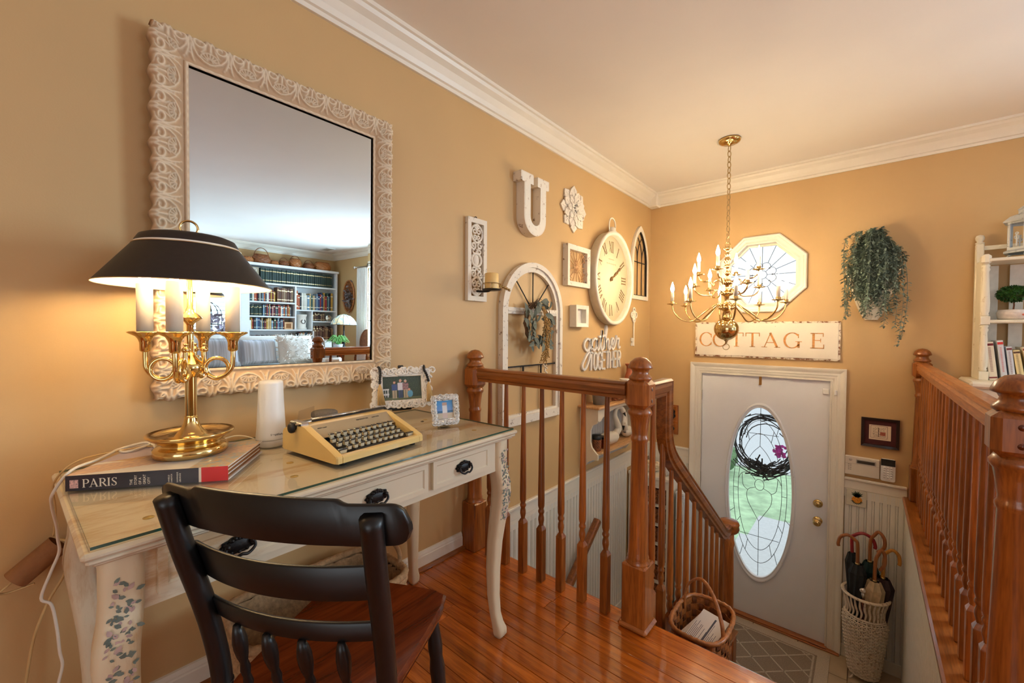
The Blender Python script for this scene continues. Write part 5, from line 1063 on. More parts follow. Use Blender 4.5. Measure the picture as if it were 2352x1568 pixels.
for x_ in (-.09, .09): q = MB(F); q.box((x_ - .004, ZBt + .06, .009), (x_ + .004, .925, .017)); q.build('glazing_bar', M_BLACKI, AW)
# leaf wreath on it
WH = thing('leaf_wreath', 'grey-green lambs ear wreath with dried seed tassels on the arched frame', 'wreath', (.06, 2.03, 1.1)); rg = random.Random(21); F = FL(2.035, 1.195, .05)
q = MB(F)
for k in range(14):
    r_ = rg.uniform(.095, .125); pts = [(r_ * math.cos(R(a_)) + rg.uniform(-.006, .006), r_ * 1.1 * math.sin(R(a_)) + rg.uniform(-.006, .006), rg.uniform(-.008, .014)) for a_ in range(0, 361, 30)]; q.tube(pts, .0028, 5)
for k in range(10): a_ = R(rg.uniform(40, 130)); q.tube(cr([(.10 * math.cos(a_), .11 * math.sin(a_), .01), (.13 * math.cos(a_ - .2), .14 * math.sin(a_ - .2), .02), (.125 * math.cos(a_ - .5), .15 * math.sin(a_ - .5), .01)], 4), .0014, 5)
q.build('twig_ring', pm('brown_twig', C(110, 82, 56), .8, var=.3), WH)
for k in range(74):
    a_ = R(rg.uniform(60, 420)) if k % 3 else R(rg.uniform(150, 330)); r_ = rg.uniform(.03, .13); p = Vector((r_ * math.cos(a_), r_ * 1.15 * math.sin(a_) - .02, rg.uniform(.01, .045))); t_ = Vector((-math.sin(a_), math.cos(a_), 0)) * rg.choice((-1, -1, 1)) + Vector((math.cos(a_), math.sin(a_), 0)) * rg.uniform(.1, .9) + Vector((0, -.35, rg.uniform(-.1, .5)))
    q = MB(F); L_ = rg.uniform(.05, .08); q.leaf(p, t_, (0, 0, 1), L_, L_ * .46, .12); q.leaf(p - Vector((0, 0, .0006)), t_, (0, 0, 1), L_, L_ * .46, .12); q.build('leaf', M_LEAFB, WH)
for k in range(9):
    q = MB(F); x0 = .045 + rg.uniform(-.02, .025); pts = cr([(x0 * .6, .10, .03), (x0, .02, .045), (x0 + rg.uniform(-.02, .03), -.10, .045), (x0 + rg.uniform(-.03, .03), -.20 - rg.uniform(0, .06), .035)], 9); q.tube(pts, .0016, 5)
    for p in pts[8:]:
        for m_ in range(3): q.sph((p.x + rg.gauss(0, .005), p.y + rg.gauss(0, .004), p.z + rg.gauss(0, .004)), rg.uniform(.003, .0052), 6, 4)
    q.build('seed_tassel', M_SEED, WH)
q = MB(F)
for k in range(12): q.sph((.05 + rg.gauss(0, .012), -.26 - .006 * k, .035), .0062, 7, 5)
q.build('white_berries', M_WAX if False else pm('cream_berry', C(232, 220, 196), .5), WH)
# lattice frame
LF = thing('lattice_frame', 'square white frame with a geometric cane lattice', 'wall decor', (.02, 2.545, 1.46)); F = FL(2.545, 1.602, .001); q = MB(F); s_ = .15; q.ring([(-s_, -.143), (s_, -.143), (s_, .143), (-s_, .143)], [(-s_ + .034, -.109), (s_ - .034, -.109), (s_ - .034, .109), (-s_ + .034, .109)], 0, .042, .036); q.build('frame', M_FRAMEW, LF)
a1, b1 = .116, .109; segs = [((-a1, 0), (a1, 0)), ((0, -b1), (0, b1)), ((-a1, -b1), (a1, b1)), ((-a1, b1), (a1, -b1)), ((-a1, -.05), (a1, .05)), ((-a1, .05), (a1, -.05)), ((-.05, -b1), (.05, b1)), ((-.05, b1), (.05, -b1)), ((0, .05), (.04, 0)), ((.04, 0), (0, -.05)), ((0, -.05), (-.04, 0)), ((-.04, 0), (0, .05))]
for d_ in (.072, .094): segs += [((-a1, d_ - .03), (-a1 + .05, d_ + .02 if d_ < .09 else b1)), ((a1, d_ - .03), (a1 - .05, d_ + .02 if d_ < .09 else b1)), ((-a1, -d_ + .03), (-a1 + .05, -d_ - .01)), ((a1, -d_ + .03), (a1 - .05, -d_ - .01))]
for p0, p1 in segs: q = MB(F); q.tube([(*p0, .016), (*p1, .016)], .0022, 5); q.build('lattice_strip', M_PINEW, LF)
# small shadow box
SB = thing('shadow_box', 'small deep white shadow box frame', 'picture frame', (.03, 2.57, 1.175)); F = FL(2.572, 1.252, .001); q = MB(F); q.ring([(-.085, -.077), (.085, -.077), (.085, .077), (-.085, .077)], [(-.056, -.050), (.056, -.050), (.056, .050), (-.056, .050)], 0, .055, .050); q.build('frame', M_WHITEP, SB)
def smallpic(x, y): return C(96, 92, 92) if (.22 < x < .42 and .25 < y < .75 and (int(x * 40) + int(y * 40)) % 2) else C(226, 220, 212)
q = MB(F @ Matrix.Translation((0, -.05, .012))); photo(q, .112, .10, smallpic, 20, 18); q.build('print', M_VCM, SB, fix=False)
# clock
CK = thing('wall_clock', 'oversized white pocket-watch wall clock with roman numerals', 'clock', (.04, 3.04, 1.2)); CR_ = .355; F = FL(3.04, 1.567, .001) @ Matrix.Diagonal((.90, 1.03, .85, 1))
q = MB(F); q.lathe([(CR_ - .012, 0), (CR_, .004), (CR_ + .002, .07), (CR_ + .006, .076), (CR_ + .004, .088), (CR_ - .010, .094), (CR_ - .022, .090), (CR_ - .026, .080), (CR_ - .026, .036)], seg=72, cap=False); q.build('case', M_WHITEP, CK)
q = MB(F); q.lathe([(CR_ - .024, .036), (CR_ - .024, .038), (.001, .038), (0, .038)], seg=64, cap=False); fc = q.build('dial', pm('cream_dial', C(242, 226, 190), .5, var=.05, scale=7), CK)
q = MB(F); M_NUM = pm('aged_numeral', C(132, 104, 62), .6, var=.2)
ROM = {12: 'XII', 1: 'I', 2: 'II', 3: 'III', 4: 'IIII', 5: 'V', 6: 'VI', 7: 'VII', 8: 'VIII', 9: 'IX', 10: 'X', 11: 'XI'}
for hnum, s_ in ROM.items():
    q = MB(F); a_ = R(90 - 30 * hnum); Mx = F @ Matrix.Translation((.245 * math.cos(a_), .245 * math.sin(a_), .0385)) @ Matrix.Rotation(a_ - math.pi / 2, 4, 'Z'); q.M = Mx; wds = {'I': .022, 'V': .042, 'X': .042}; tot = sum(wds[c_] for c_ in s_); x_ = -tot / 2; hh = .042
    for c_ in s_:
        m_ = x_ + wds[c_] / 2
        if c_ == 'I': q.stroke([(m_, -hh), (m_, hh)], .009, 0, .001); q.stroke([(m_ - .009, hh), (m_ + .009, hh)], .003, 0, .001); q.stroke([(m_ - .009, -hh), (m_ + .009, -hh)], .003, 0, .001)
        if c_ == 'V': q.stroke([(m_ - .017, hh), (m_, -hh)], .009, 0, .001); q.stroke([(m_ + .017, hh), (m_, -hh)], .003, 0, .001)
        if c_ == 'X': q.stroke([(m_ - .017, hh), (m_ + .017, -hh)], .009, 0, .001); q.stroke([(m_ + .017, hh), (m_ - .017, -hh)], .003, 0, .001)
        x_ += wds[c_]
    q.build('numeral', M_NUM, fc)
q = MB(F @ Matrix.Translation((0, .115, .0386)))
for (x0, x1, z_, am) in ((-.05, .05, .035, .005), (-.085, .085, .0, .009)): q.stroke([(x0 + (x1 - x0) * k / 40, z_ + am * math.sin(k * 1.9) * (.6 + .4 * math.sin(k * .7))) for k in range(41)], .0022, 0, .0004)
q.build('dial_script', pm('faint_ink', C(206, 182, 140), .6), fc)
M_HAND = pm('aged_brass_hand', C(140, 106, 60), .5, .3)
for L_, ang, h_ in ((.155, 27, .044), (.21, 30, .048)):
    q = MB(F @ Matrix.Rotation(R(ang), 4, 'Z')); q.stroke([(-.03, 0), (0, 0), (L_ * .3, 0), (L_ * .42, 0), (L_ * .5, 0), (L_ * .72, 0), (L_ * .8, 0), (L_ * .86, 0), (L_, 0)], [.02, .014, .009, .028, .009, .009, .03, .010, .002], h_, h_ + .0015); q.lathe([(.017, h_), (.017, h_ + .003), (0, h_ + .004)], seg=18); q.build('hand', M_HAND, CK)
q = MB(F); q.M = F @ fr((0, CR_, .045), (1, 0, 0), (0, 0, -1), (0, 1, 0)); q.lathe([(.040, -.01), (.040, .010), (.030, .014), (.030, .032), (.026, .038), (.014, .044), (0, .046)], seg=28); q.build('crown', M_WHITEP, CK)
q = MB(F); q.tube(cr([(-.050, CR_ - .004, .045), (-.058, CR_ + .045, .045), (-.046, CR_ + .092, .045), (0, CR_ + .112, .045), (.046, CR_ + .092, .045), (.058, CR_ + .045, .045), (.050, CR_ - .004, .045)], 6), .0062, 9); q.build('bow', M_WHITEP, CK)
# gothic arch
GA = thing('gothic_arch_frame', 'pointed white gothic window frame with black tracery, near the corner', 'wall decor', (.01, 3.632, 1.44)); F = FL(3.632, 0, .001)
def goth(hw_, zb, zt, n_=12):
    zs = 1.78; H_ = zt - zs; out = [(-hw_, zb)]
    for k in range(n_ + 1): t_ = k / n_; out.append((-hw_ * (1 - t_ ** 1.7), zs + H_ * (1 - (1 - t_) ** 1.35)))
    for k in range(n_ - 1, -1, -1): t_ = k / n_; out.append((hw_ * (1 - t_ ** 1.7), zs + H_ * (1 - (1 - t_) ** 1.35)))
    return out + [(hw_, zb)]
q = MB(F); q.ring(goth(.176, 1.437, 2.106), goth(.142, 1.472, 2.055), 0, .022); q.build('frame', M_WHITEP, GA)
q = MB(F); q.ring(goth(.142, 1.472, 2.055), goth(.137, 1.478, 2.047), .002, .02); q.build('inner_edge', M_BLACKI, GA)
def tr(pts): q = MB(F); q.tube([(p[0], p[1], .010) for p in pts], .004, 6); q.build('tracery', M_BLACKI, GA)
tr([(-.14, 1.775), (.14, 1.775)])
for x_ in (-.047, .047): tr([(x_, 1.475), (x_, 1.82)])
for s_ in (-1, 1):
    tr([(p.x, p.y) for p in cr([(s_ * .047, 1.80, 0), (s_ * .04, 1.87, 0), (s_ * .01, 1.94, 0), (-s_ * .045, 2.0, 0)], 5)]); tr([(p.x, p.y) for p in cr([(s_ * .14, 1.80, 0), (s_ * .125, 1.88, 0), (s_ * .09, 1.93, 0)], 5)]); tr([(p.x, p.y) for p in cr([(s_ * .047, 1.80, 0), (s_ * .06, 1.87, 0), (s_ * .10, 1.92, 0)], 5)])
# key
KY = thing('key_ornament', 'long ornate white key hung below the gothic frame', 'wall ornament', (.01, 3.535, 1.015)); F = FL(3.535, 0, .002)
q = MB(F)
for (x_, z_) in ((0, 1.335), (-.036, 1.295), (.036, 1.295), (0, 1.255)): q.torus((x_, z_, .006), .024, .007, 'z', 18, 6)
q.prism([(-.03, 1.27), (0, 1.245), (.03, 1.27), (.038, 1.295), (.03, 1.32), (0, 1.34), (-.03, 1.32), (-.038, 1.295)], 0, .008); q.build('bow', M_WHITEP, KY)
q = MB(F); q.box((-.007, 1.015, 0), (.007, 1.25, .011), .003); q.build('shank', M_WHITEP, KY)
q = MB(F); q.prism([(0, 1.02), (-.055, 1.02), (-.055, 1.045), (-.04, 1.045), (-.04, 1.06), (-.055, 1.06), (-.055, 1.09), (0, 1.09)], .001, .010); q.build('bit', M_WHITEP, KY)
# gather together sign
GS = thing('word_sign', 'white cut-out script word sign above the wall shelf', 'sign', (.01, 2.96, .85)); F = FL(2.665, 1.0, .002); ux, uz = .1135, .088
GP = [[(.85, .85), (.5, 1.0), (.12, .7), (.10, .28), (.42, 0), (.78, .3), (.9, .95), (.86, .2), (.72, -.75), (.30, -1.5), (-.05, -1.55), (-.12, -1.15), (.35, -.45), (.9, .08), (1.12, .35)],
      [(1.78, .85), (1.45, 1.02), (1.12, .72), (1.1, .25), (1.38, 0), (1.68, .3), (1.80, .95), (1.76, .28), (1.92, .0), (2.12, .3), (2.32, 1.0), (2.46, 1.75)], [(2.46, 1.75), (2.30, .7), (2.32, .12), (2.52, .0), (2.74, .35), (3.0, 1.2), (3.14, 1.95), (3.02, 2.1), (2.92, 1.5), (2.86, 0)], [(2.0, 1.18), (2.4, 1.2), (2.85, 1.3)],
      [(2.86, 0), (2.95, .5), (3.18, .95), (3.38, .85), (3.38, .22), (3.52, 0), (3.74, .22), (4.02, .45), (4.2, .75), (4.05, 1.02), (3.86, .75), (3.85, .3), (4.05, 0), (4.35, .25), (4.55, .8), (4.62, 1.22), (4.74, .95), (5.02, .98), (4.95, .5), (5.0, .1), (5.25, .2)]]
q = MB(F)
for P in GP: pts = cr([(p[0] * ux, p[1] * uz, .0) for p in P], 7); q.stroke([(p.x, p.y) for p in pts], .0155, .0, .014)
q.build('script_word', M_WHITE, GS)
q = MB(F); lx = .085; LH = .135; z0 = -.153; lw = .052; gp = .014
GL = dict(T=[[(0, 1), (1, 1)], [(.5, 0), (.5, 1)]], O=[[(.5, 0), (.12, .12), (0, .35), (0, .65), (.12, .88), (.5, 1), (.88, .88), (1, .65), (1, .35), (.88, .12), (.5, 0)]], G=[[(1, .75), (.85, .92), (.5, 1), (.12, .88), (0, .65), (0, .35), (.12, .12), (.5, 0), (.88, .1), (1, .3), (1, .45), (.55, .45)]], E=[[(1, 1), (0, 1), (0, 0), (1, 0)], [(0, .52), (.8, .52)]], H=[[(0, 0), (0, 1)], [(1, 0), (1, 1)], [(0, .5), (1, .5)]], R=[[(0, 0), (0, 1), (.7, 1), (1, .85), (1, .62), (.7, .48), (0, .48)], [(.55, .48), (1, 0)]])
for ch in 'TOGETHER':
    for st in GL[ch]: q.stroke([(lx + p[0] * lw, z0 + p[1] * LH) for p in st], .0165, 0, .013)
    lx += lw + gp
q.build('block_word', M_WHITE, GS)
# ---------------------------------------------------------------- wall shelf
WS = thing('wall_shelf', 'white cottage wall shelf with pine top and peg row', 'shelf', (.08, 3.0, .13)); SY0, SY1, SD = 2.64, 3.36, .15
q = MB(); q.box((.001, SY0 - .035, .585), (.178, SY1 + .035, .604), .005); q.build('top_board', M_PINEW, WS)
M_SHS = pm('shelf_cream', C(236, 222, 196), .45, var=.03); M_SHG = pm('shelf_grey_back', C(186, 184, 182), .5, var=.03)
SPp = [(.001, .584), (SD, .584), (SD, .50), (SD - .012, .478), (SD - .045, .462), (SD - .062, .42), (SD - .062, .34), (SD - .05, .30), (SD - .012, .262), (SD, .255), (SD, .215), (SD - .035, .212), (SD - .08, .19), (.03, .135), (.001, .13)]
for y_ in (SY0, SY1 - .016): q = MB(fr((0, y_, 0), (1, 0, 0), (0, 0, 1), (0, 1, 0))); q.prism(SPp, 0, .016); q.build('side_panel', M_SHS, WS)
k = 0; y_ = SY0 + .017
while y_ < SY1 - .03: q = MB(); q.box((.001, y_, .135), (.008, min(y_ + .038, SY1 - .017), .584), .0015); q.build('back_slat', M_SHG, WS); y_ += .0395
n_ = 20; q = MB(fr((SD - .014, 0, 0), (0, 1, 0), (0, 0, 1), (1, 0, 0))); yy0, yy1 = SY0 + .016, SY1 - .016; q.prism([(yy0, .584), (yy0, .49)] + [(yy0 + .03 + (yy1 - yy0 - .06) * i / n_, .495 + .065 * math.sin(math.pi * i / n_) ** .6) for i in range(n_ + 1)] + [(yy1, .49), (yy1, .584)], 0, .014); q.build('valance', M_SHS, WS)
q = MB(fr((0, 0, .25), (0, 1, 0), (1, 0, 0), (0, 0, 1))); q.prism([(yy0, .009), (yy0, SD - .005)] + [(yy0 + (yy1 - yy0) * i / n_, SD - .005 + .03 * math.sin(math.pi * i / n_)) for i in range(1, n_)] + [(yy1, SD - .005), (yy1, .009)], 0, .014); q.build('lower_shelf', M_PINEW, WS)
q = MB(); q.box((.009, yy0, .165), (.022, yy1, .25), .002); q.build('peg_rail', M_SHS, WS)
for y_ in (SY0 + .06, SY0 + .21, SY0 + .36, SY0 + .51, SY0 + .66): q = MB(fr((.022, y_, .205), (0, 1, 0), (0, 0, 1), (1, 0, 0))); q.lathe([(.005, 0), (.0045, .03), (.009, .038), (.009, .044), (0, .05)], seg=12); q.build('peg', M_SEAT, WS)
def swan(label, c, a_, s_=1.0, up=True):
    t = thing('swan_figurine', label, 'figurine', c, 'painted swans on the wall shelf'); M = FZ(*c, a_) @ Matrix.Diagonal((s_, s_, s_, 1)); q = MB(M)
    rows = []
    for (x_, r_, z_) in ((-.10, .002, .045), (-.085, .020, .045), (-.05, .038, .042), (0, .045, .044), (.05, .040, .046), (.075, .026, .050), (.085, .012, .055)):
        rows.append([(x_, r_ * 1.05 * math.cos(R(k * 22.5)), max(.001, z_ + r_ * math.sin(R(k * 22.5)))) for k in range(16)])
    q.grid(rows, True, True)
    nk = cr([(.06, 0, .06), (.095, 0, .10), (.075, 0, .15), (.055, 0, .20), (.075, 0, .245), (.115, 0, .245), (.140, 0, .215)], 6) if up else cr([(.05, 0, .06), (.09, 0, .11), (.085, 0, .17), (.10, 0, .21), (.13, 0, .20), (.145, 0, .16), (.145, 0, .12)], 6)
    n_ = len(nk); q.tube(nk, [.026 - .012 * min(1, i / n_ * 1.6) + (.004 if i > n_ - 7 else 0) for i in range(n_)], 12); q.build('body', M_SWAN, t)
    e = nk[-1]; d = (nk[-1] - nk[-3]).normalized(); q = MB(M); q.tube([e - d * .006, e + d * .012, e + d * .042], [.013, .010, .003], 10); q.build('beak', M_BEAK, t); return t
swan('white swan figurine with raised neck on the wall shelf', (.085, 2.93, .265), R(72), 1.12); swan('white swan figurine with lowered black beak on the wall shelf', (.075, 3.27, .265), R(-75), 1.0, False)
def wick_cup(label, c, r_, h_, lid):
    t = thing('lidded_canister', label, 'canister', c); q = MB(); woven(q, (c[0], c[1]), r_, r_, c[2], h_, 22, 9, .0016, lambda v: .9 + .1 * v, 2.0); q.build('woven_body', M_RATTD, t); q = MB(); q.lathe([(r_ * 1.02, h_), (r_ * 1.04, h_ + .004), (r_ * 1.04, h_ + lid), (0, h_ + lid)], c, 24); q.build('lid', M_BLACKM, t)
wick_cup('tall wicker canister with black lid on the wall shelf', (.10, 2.715, .265), .034, .085, .03); 
t = thing('dark_box', 'small dark brown box beside the swan', 'box', (.10, 2.81, .265)); q = MB(); q.box((.075, 2.78, .265), (.13, 2.84, .335), .003); q.build('body', M_SEAT, t); q = MB(); q.box((.073, 2.778, .336), (.132, 2.842, .352), .003); q.build('lid', M_BLACKM, t)
# on the shelf top
PT = thing('potted_herb', 'small leafy green herb in a galvanised pot on the wall shelf', 'plant', (.10, 2.74, .605)); q = MB(); q.lathe([(0, 0), (.042, 0), (.052, .095), (.055, .098), (.055, .102), (.050, .102), (.048, .09), (0, .088)], (.10, 2.74, .605), 28); q.build('pot', M_POTG, PT)
q = MB(); rg = random.Random(4)
for k in range(190): a_ = rg.uniform(0, 6.28); r_ = .085 * math.sqrt(rg.random()); p = (.105 + r_ * math.cos(a_), 2.74 + r_ * math.sin(a_), .70 + rg.uniform(0, .10) * (1 - r_ / .12)); q.leaf(p, (rg.gauss(0, 1), rg.gauss(0, 1), rg.uniform(-.2, 1)), (0, 0, 1), .022, .012)
q.build('leaves', M_LEAF, PT)['kind'] = 'stuff'
q = MB()
for k in range(16): a_ = rg.uniform(0, 6.28); q.tube([(.10, 2.74, .69), (.10 + .06 * math.cos(a_), 2.74 + .06 * math.sin(a_), .76)], .0012, 4)
q.build('stems', M_LEAFG, PT)
t = thing('wood_block_sign', 'small brown wooden block sign on the wall shelf', 'sign', (.12, 2.86, .605)); q = MB(); q.box((.10, 2.835, .605), (.13, 2.885, .765), .004); q.build('block', M_OAKZ, t); q = MB(); q.box((.1305, 2.842, .63), (.132, 2.878, .74)); q.build('face', M_RATTD, t)
t = thing('twig_basket', 'shallow brown twig basket on the wall shelf', 'basket', (.09, 3.03, .605)); q = MB(); woven(q, (.09, 3.03), .07, .10, .605, .045, 26, 4, .003, lambda v: .8 + .2 * v, 2.0); q.build('woven_wall', M_RATTD, t); q = MB(); rim(q, (.09, 3.03), .071, .101, .652, .006, 2.0, 1); q.build('rim', M_RATTD, t)
t = thing('white_pitcher', 'white ceramic two-handled urn on the wall shelf', 'vase', (.09, 3.19, .605)); q = MB(); q.lathe([(0, 0), (.035, 0), (.045, .02), (.058, .06), (.056, .095), (.042, .125), (.036, .135), (.045, .15), (.042, .152), (.033, .14), (0, .13)], (.09, 3.19, .605), 30); q.build('body', M_CERAM, t)
for s_ in (-1, 1): q = MB(); q.tube(cr([(.09, 3.19 + s_ * .038, .735), (.09, 3.19 + s_ * .075, .735), (.09, 3.19 + s_ * .085, .70), (.09, 3.19 + s_ * .058, .665)], 5), .006, 8); q.build('handle', M_CERAM, t)
t = thing('terracotta_vase', 'slim terracotta vase at the end of the wall shelf', 'vase', (.07, 3.33, .605)); q = MB(); q.lathe([(0, 0), (.04, 0), (.055, .06), (.05, .13), (.03, .20), (.028, .24), (.042, .265), (.038, .266), (.025, .24), (0, .23)], (.07, 3.33, .605), 26); q.build('body', M_TERRA, t); q = MB(); q.torus((.07, 3.33, .605 + .13), .05, .003, 'z', 26, 6); q.build('band', M_SEAT, t)
# ---------------------------------------------------------------- cabinet on the landing
CBN = thing('basket_cabinet', 'narrow white cabinet with stacked wicker basket drawers on the landing', 'cabinet', (.2, 3.66, LZ)); cx0, cx1, cy0, cy1, ct = .014, .378, 3.455, 3.87, -.085
q = MB(); q.box((cx0, cy0 - .015, ct - .03), (cx1 + .012, cy1, ct), .005); q.build('top', M_TRIM, CBN)
q = MB(); q.box((cx0, cy0, LZ), (cx0 + .03, cy1, ct - .03)); q.box((cx1 - .03, cy0, LZ), (cx1, cy1, ct - .03)); q.box((cx0, cy1 - .01, LZ), (cx1, cy1, ct - .03)); q.build('carcass', M_TRIM, CBN)
q = MB(); q.box((cx0 + .03, cy0 + .002, ct - .10), (cx1 - .03, cy0 + .02, ct - .03)); q.build('frieze', M_TRIM, CBN)
SHZ = [ct - .10 - .165 * k for k in range(1, 7)]
for z_ in SHZ: q = MB(); q.box((cx0 + .03, cy0 + .006, z_), (cx1 - .03, cy1 - .01, z_ + .014), .002); q.build('shelf', M_TRIM, CBN)
q = MB(); splint(q, (0, 0), .146, .168, 0, .128, 30, 7, .004, lambda v: .95 + .05 * v, 7); wme = q.mesh('woven_drawer', [M_RATTD, M_RATT])
for i, z_ in enumerate(SHZ): o = inst('storage_basket', wme, ((cx0 + cx1) / 2, cy0 + .20, z_ + .0145)); tag(o, 'brown wicker storage basket in slot %s of the landing cabinet' % ('one', 'two', 'three', 'four', 'five', 'six')[i] + (', the top one' if i == 0 else ''), 'basket', 'wicker baskets in the landing cabinet')
t = thing('shell_tray', 'shallow tray of pale shells on the landing cabinet', 'tray', (.13, 3.62, ct)); q = MB(); q.lathe([(0, 0), (.085, 0), (.11, .022), (.113, .022), (.09, .004), (0, .004)], (.135, 3.60, ct), 30); q.build('tray', M_TRIM, t); rg = random.Random(8)
for k in range(16): q = MB(); a_ = rg.uniform(0, 6.28); r_ = .07 * math.sqrt(rg.random()); rr_ = rg.uniform(.014, .024); c_ = Vector((.135 + r_ * math.cos(a_), 3.60 + r_ * math.sin(a_), ct + .02 + rg.uniform(0, .03))); q.tube([c_ + Vector((0, 0, .0)), c_ + Vector((rr_ * .7, 0, .006)), c_ + Vector((rr_ * 1.4, rr_ * .4, 0)), c_ + Vector((rr_ * 1.9, rr_ * .6, -.002))], [rr_ * .5, rr_ * .9, rr_ * .55, .001], 9); q.build('shell', pm('shell_cream', C(236, 214, 178), .4, var=.2, scale=80) if k == 0 else MT['shell_cream'], t)
t = thing('wooden_bowl', 'white dish with brown pinecones on the landing cabinet', 'bowl', (.285, 3.74, ct)); q = MB(); q.lathe([(0, 0), (.05, 0), (.085, .05), (.088, .05), (.055, .006), (0, .006)], (.285, 3.74, ct), 28); q.build('dish', M_CERAM, t)
for k in range(5): q = MB(); a_ = R(72 * k); q.sph((.285 + .035 * math.cos(a_), 3.74 + .035 * math.sin(a_), ct + .04), .024, 10, 7, (1, 1, .8)); q.build('pinecone', M_RATT, t)
t = thing('wrapped_bundle', 'clear cellophane wrapped bundle at the cabinet corner', 'gift', (.32, 3.52, ct)); q = MB(); rg = random.Random(12); rows = []
for j in range(8): rows.append([(.325 + (.045 - .03 * abs(j / 7 - .6)) * math.cos(R(30 * k)) * rg.uniform(.7, 1.25), 3.515 + (.045 - .03 * abs(j / 7 - .6)) * math.sin(R(30 * k)) * rg.uniform(.7, 1.25), ct + .13 * j / 7) for k in range(12)])
q.grid(rows, False, True); q.build('cellophane', M_CRYS, t); q = MB(); q.sph((.325, 3.515, ct + .045), .03, 12, 8, (1, 1, 1.3)); q.build('filling', M_PAPER, t)
t = thing('lettered_tin', 'tall glossy white tin with black lettering beside the landing cabinet', 'tin', (.445, 3.60, LZ)); q = MB(); q.box((.40, 3.53, LZ), (.47, 3.86, LZ + 1.02), .006); q.box((.397, 3.527, LZ + 1.021), (.473, 3.863, LZ + 1.05), .006); M_TIN = pm('glossy_white_tin', C(232, 238, 244), .3, var=.03, coat=.2); q.build('body', M_TIN, t)
q = MB()
for s_, z_ in (('AN TTE', .80), ('  OF', .755)): text_to(q, s_, .024, fr((.403, 3.5295, LZ + z_), (1, 0, 0), (0, 0, 1)), .0004, sx=.7)
q.build('lettering', M_RUBBER, t)
# ---------------------------------------------------------------- chandelier
KX, KY_ = .873, 3.083
CHN = thing('chandelier', 'brass three-tier candle chandelier hanging over the landing', 'chandelier', (KX, KY_, 1.02))
q = MB(); q.lathe([(0, 2.4395), (.066, 2.4395), (.069, 2.432), (.064, 2.420), (.045, 2.410), (.012, 2.404), (.010, 2.396), (0, 2.395)], (KX, KY_, 0), 36); q.build('ceiling_canopy', M_BRASS, CHN)
lk = MB(); n_ = 16
lk.tube([(.0115 * math.cos(R(360 * k / n_)), 0, .0215 * math.sin(R(360 * k / n_))) for k in range(n_)], .0028, 6, closed=True); lkm = lk.mesh('chain_link', M_BRASSD)
z_ = 2.378; k = 0
while z_ > 1.745: inst('chain_link', lkm, (KX, KY_, z_), CHN, (0, 0, R(-40 + 90 * (k % 2)))); z_ -= .036; k += 1
q = MB(); q.torus((KX, KY_, 1.733), .016, .0025, 'y', 22, 7); q.build('loop', M_BRASS, CHN)
q = MB(); q.lathe([(.004, 1.722), (.008, 1.718), (.022, 1.712), (.034, 1.708), (.020, 1.700), (.010, 1.694), (.010, 1.676), (.020, 1.668), (.010, 1.66), (.013, 1.645), (.024, 1.632), (.020, 1.615), (.011, 1.604), (.022, 1.594), (.026, 1.586), (.014, 1.576), (.011, 1.56), (.022, 1.548), (.024, 1.538), (.012, 1.528), (.011, 1.50), (.030, 1.490), (.034, 1.48), (.030, 1.47), (.012, 1.462), (.011, 1.43), (.026, 1.42), (.040, 1.412), (.040, 1.40), (.026, 1.392), (.014, 1.384), (.013, 1.34), (.022, 1.33), (.036, 1.322), (.050, 1.316), (.050, 1.300), (.038, 1.294), (.020, 1.286), (.016, 1.262), (.022, 1.248), (.030, 1.238)], (KX, KY_, 0), 32); q.build('centre_column', M_BRASS, CHN)
q = MB(); q.sph((KX, KY_, 1.164), .0755, 40, 26); q.build('ball', M_BRASS, CHN)
q = MB(); q.lathe([(.014, 1.091), (.012, 1.085), (.006, 1.080), (.008, 1.074), (.005, 1.068), (0, 1.064)], (KX, KY_, 0), 20); q.torus((KX, KY_, 1.044), .020, .0022, 'y', 24, 7); q.build('bottom_ring', M_BRASSD, CHN)
vaz = math.atan2(KX - CAM.x, KY_ - CAM.y)          # azimuth of the view
def c_arm(Rr, ang, zc, zh, dip):
    # ang measured from straight towards the camera, positive to the right
    d = Vector((math.sin(vaz + math.pi - R(ang)), math.cos(vaz + math.pi - R(ang)), 0)); M = fr((KX, KY_, 0), d, (0, 0, 1)); q = MB(M)
    P = cr([(.030, zh, 0), (.055, zh + .018, 0), (.085, zh + .005, 0), (.45 * Rr, zh - .05 if dip > .07 else zh - .02, 0), (.62 * Rr, zc - dip, 0), (.82 * Rr, zc - dip * .92, 0), (.97 * Rr, zc - dip * .45, 0), (Rr, zc, 0)], 6); q.tube(P, .0048, 8); arm = q.build('arm', M_BRASS, CHN); c_ = Vector((KX, KY_, 0)) + d * Rr
    q = MB(); q.lathe([(.005, zc - .006), (.012, zc), (.034, zc + .004), (.036, zc + .007), (.030, zc + .006), (.013, zc + .008), (.014, zc + .022), (.012, zc + .024), (0, zc + .024)], c_, 24); q.build('candle_cup', M_BRASS, arm)
    q = MB(); q.lathe([(.0108, zc + .023), (.0108, zc + .088), (.006, zc + .09), (0, zc + .09)], c_, 16); q.build('candle_sleeve', M_CANDLE, arm)
    q = MB(); q.lathe([(.006, zc + .0905), (.008, zc + .094), (.0125, zc + .106), (.0130, zc + .114), (.010, zc + .128), (.005, zc + .145), (.0015, zc + .158), (0, zc + .160)], c_, 14); q.build('bulb', M_BULB, arm)
for k in range(8): c_arm(.345, 8 + 45 * k, 1.335, 1.315, .115)
for k in range(4): c_arm(.225, 30 + 90 * k, 1.445, 1.412, .055)
for k in range(4): c_arm(.188, -17 + 90 * k, 1.545, 1.482, .05)
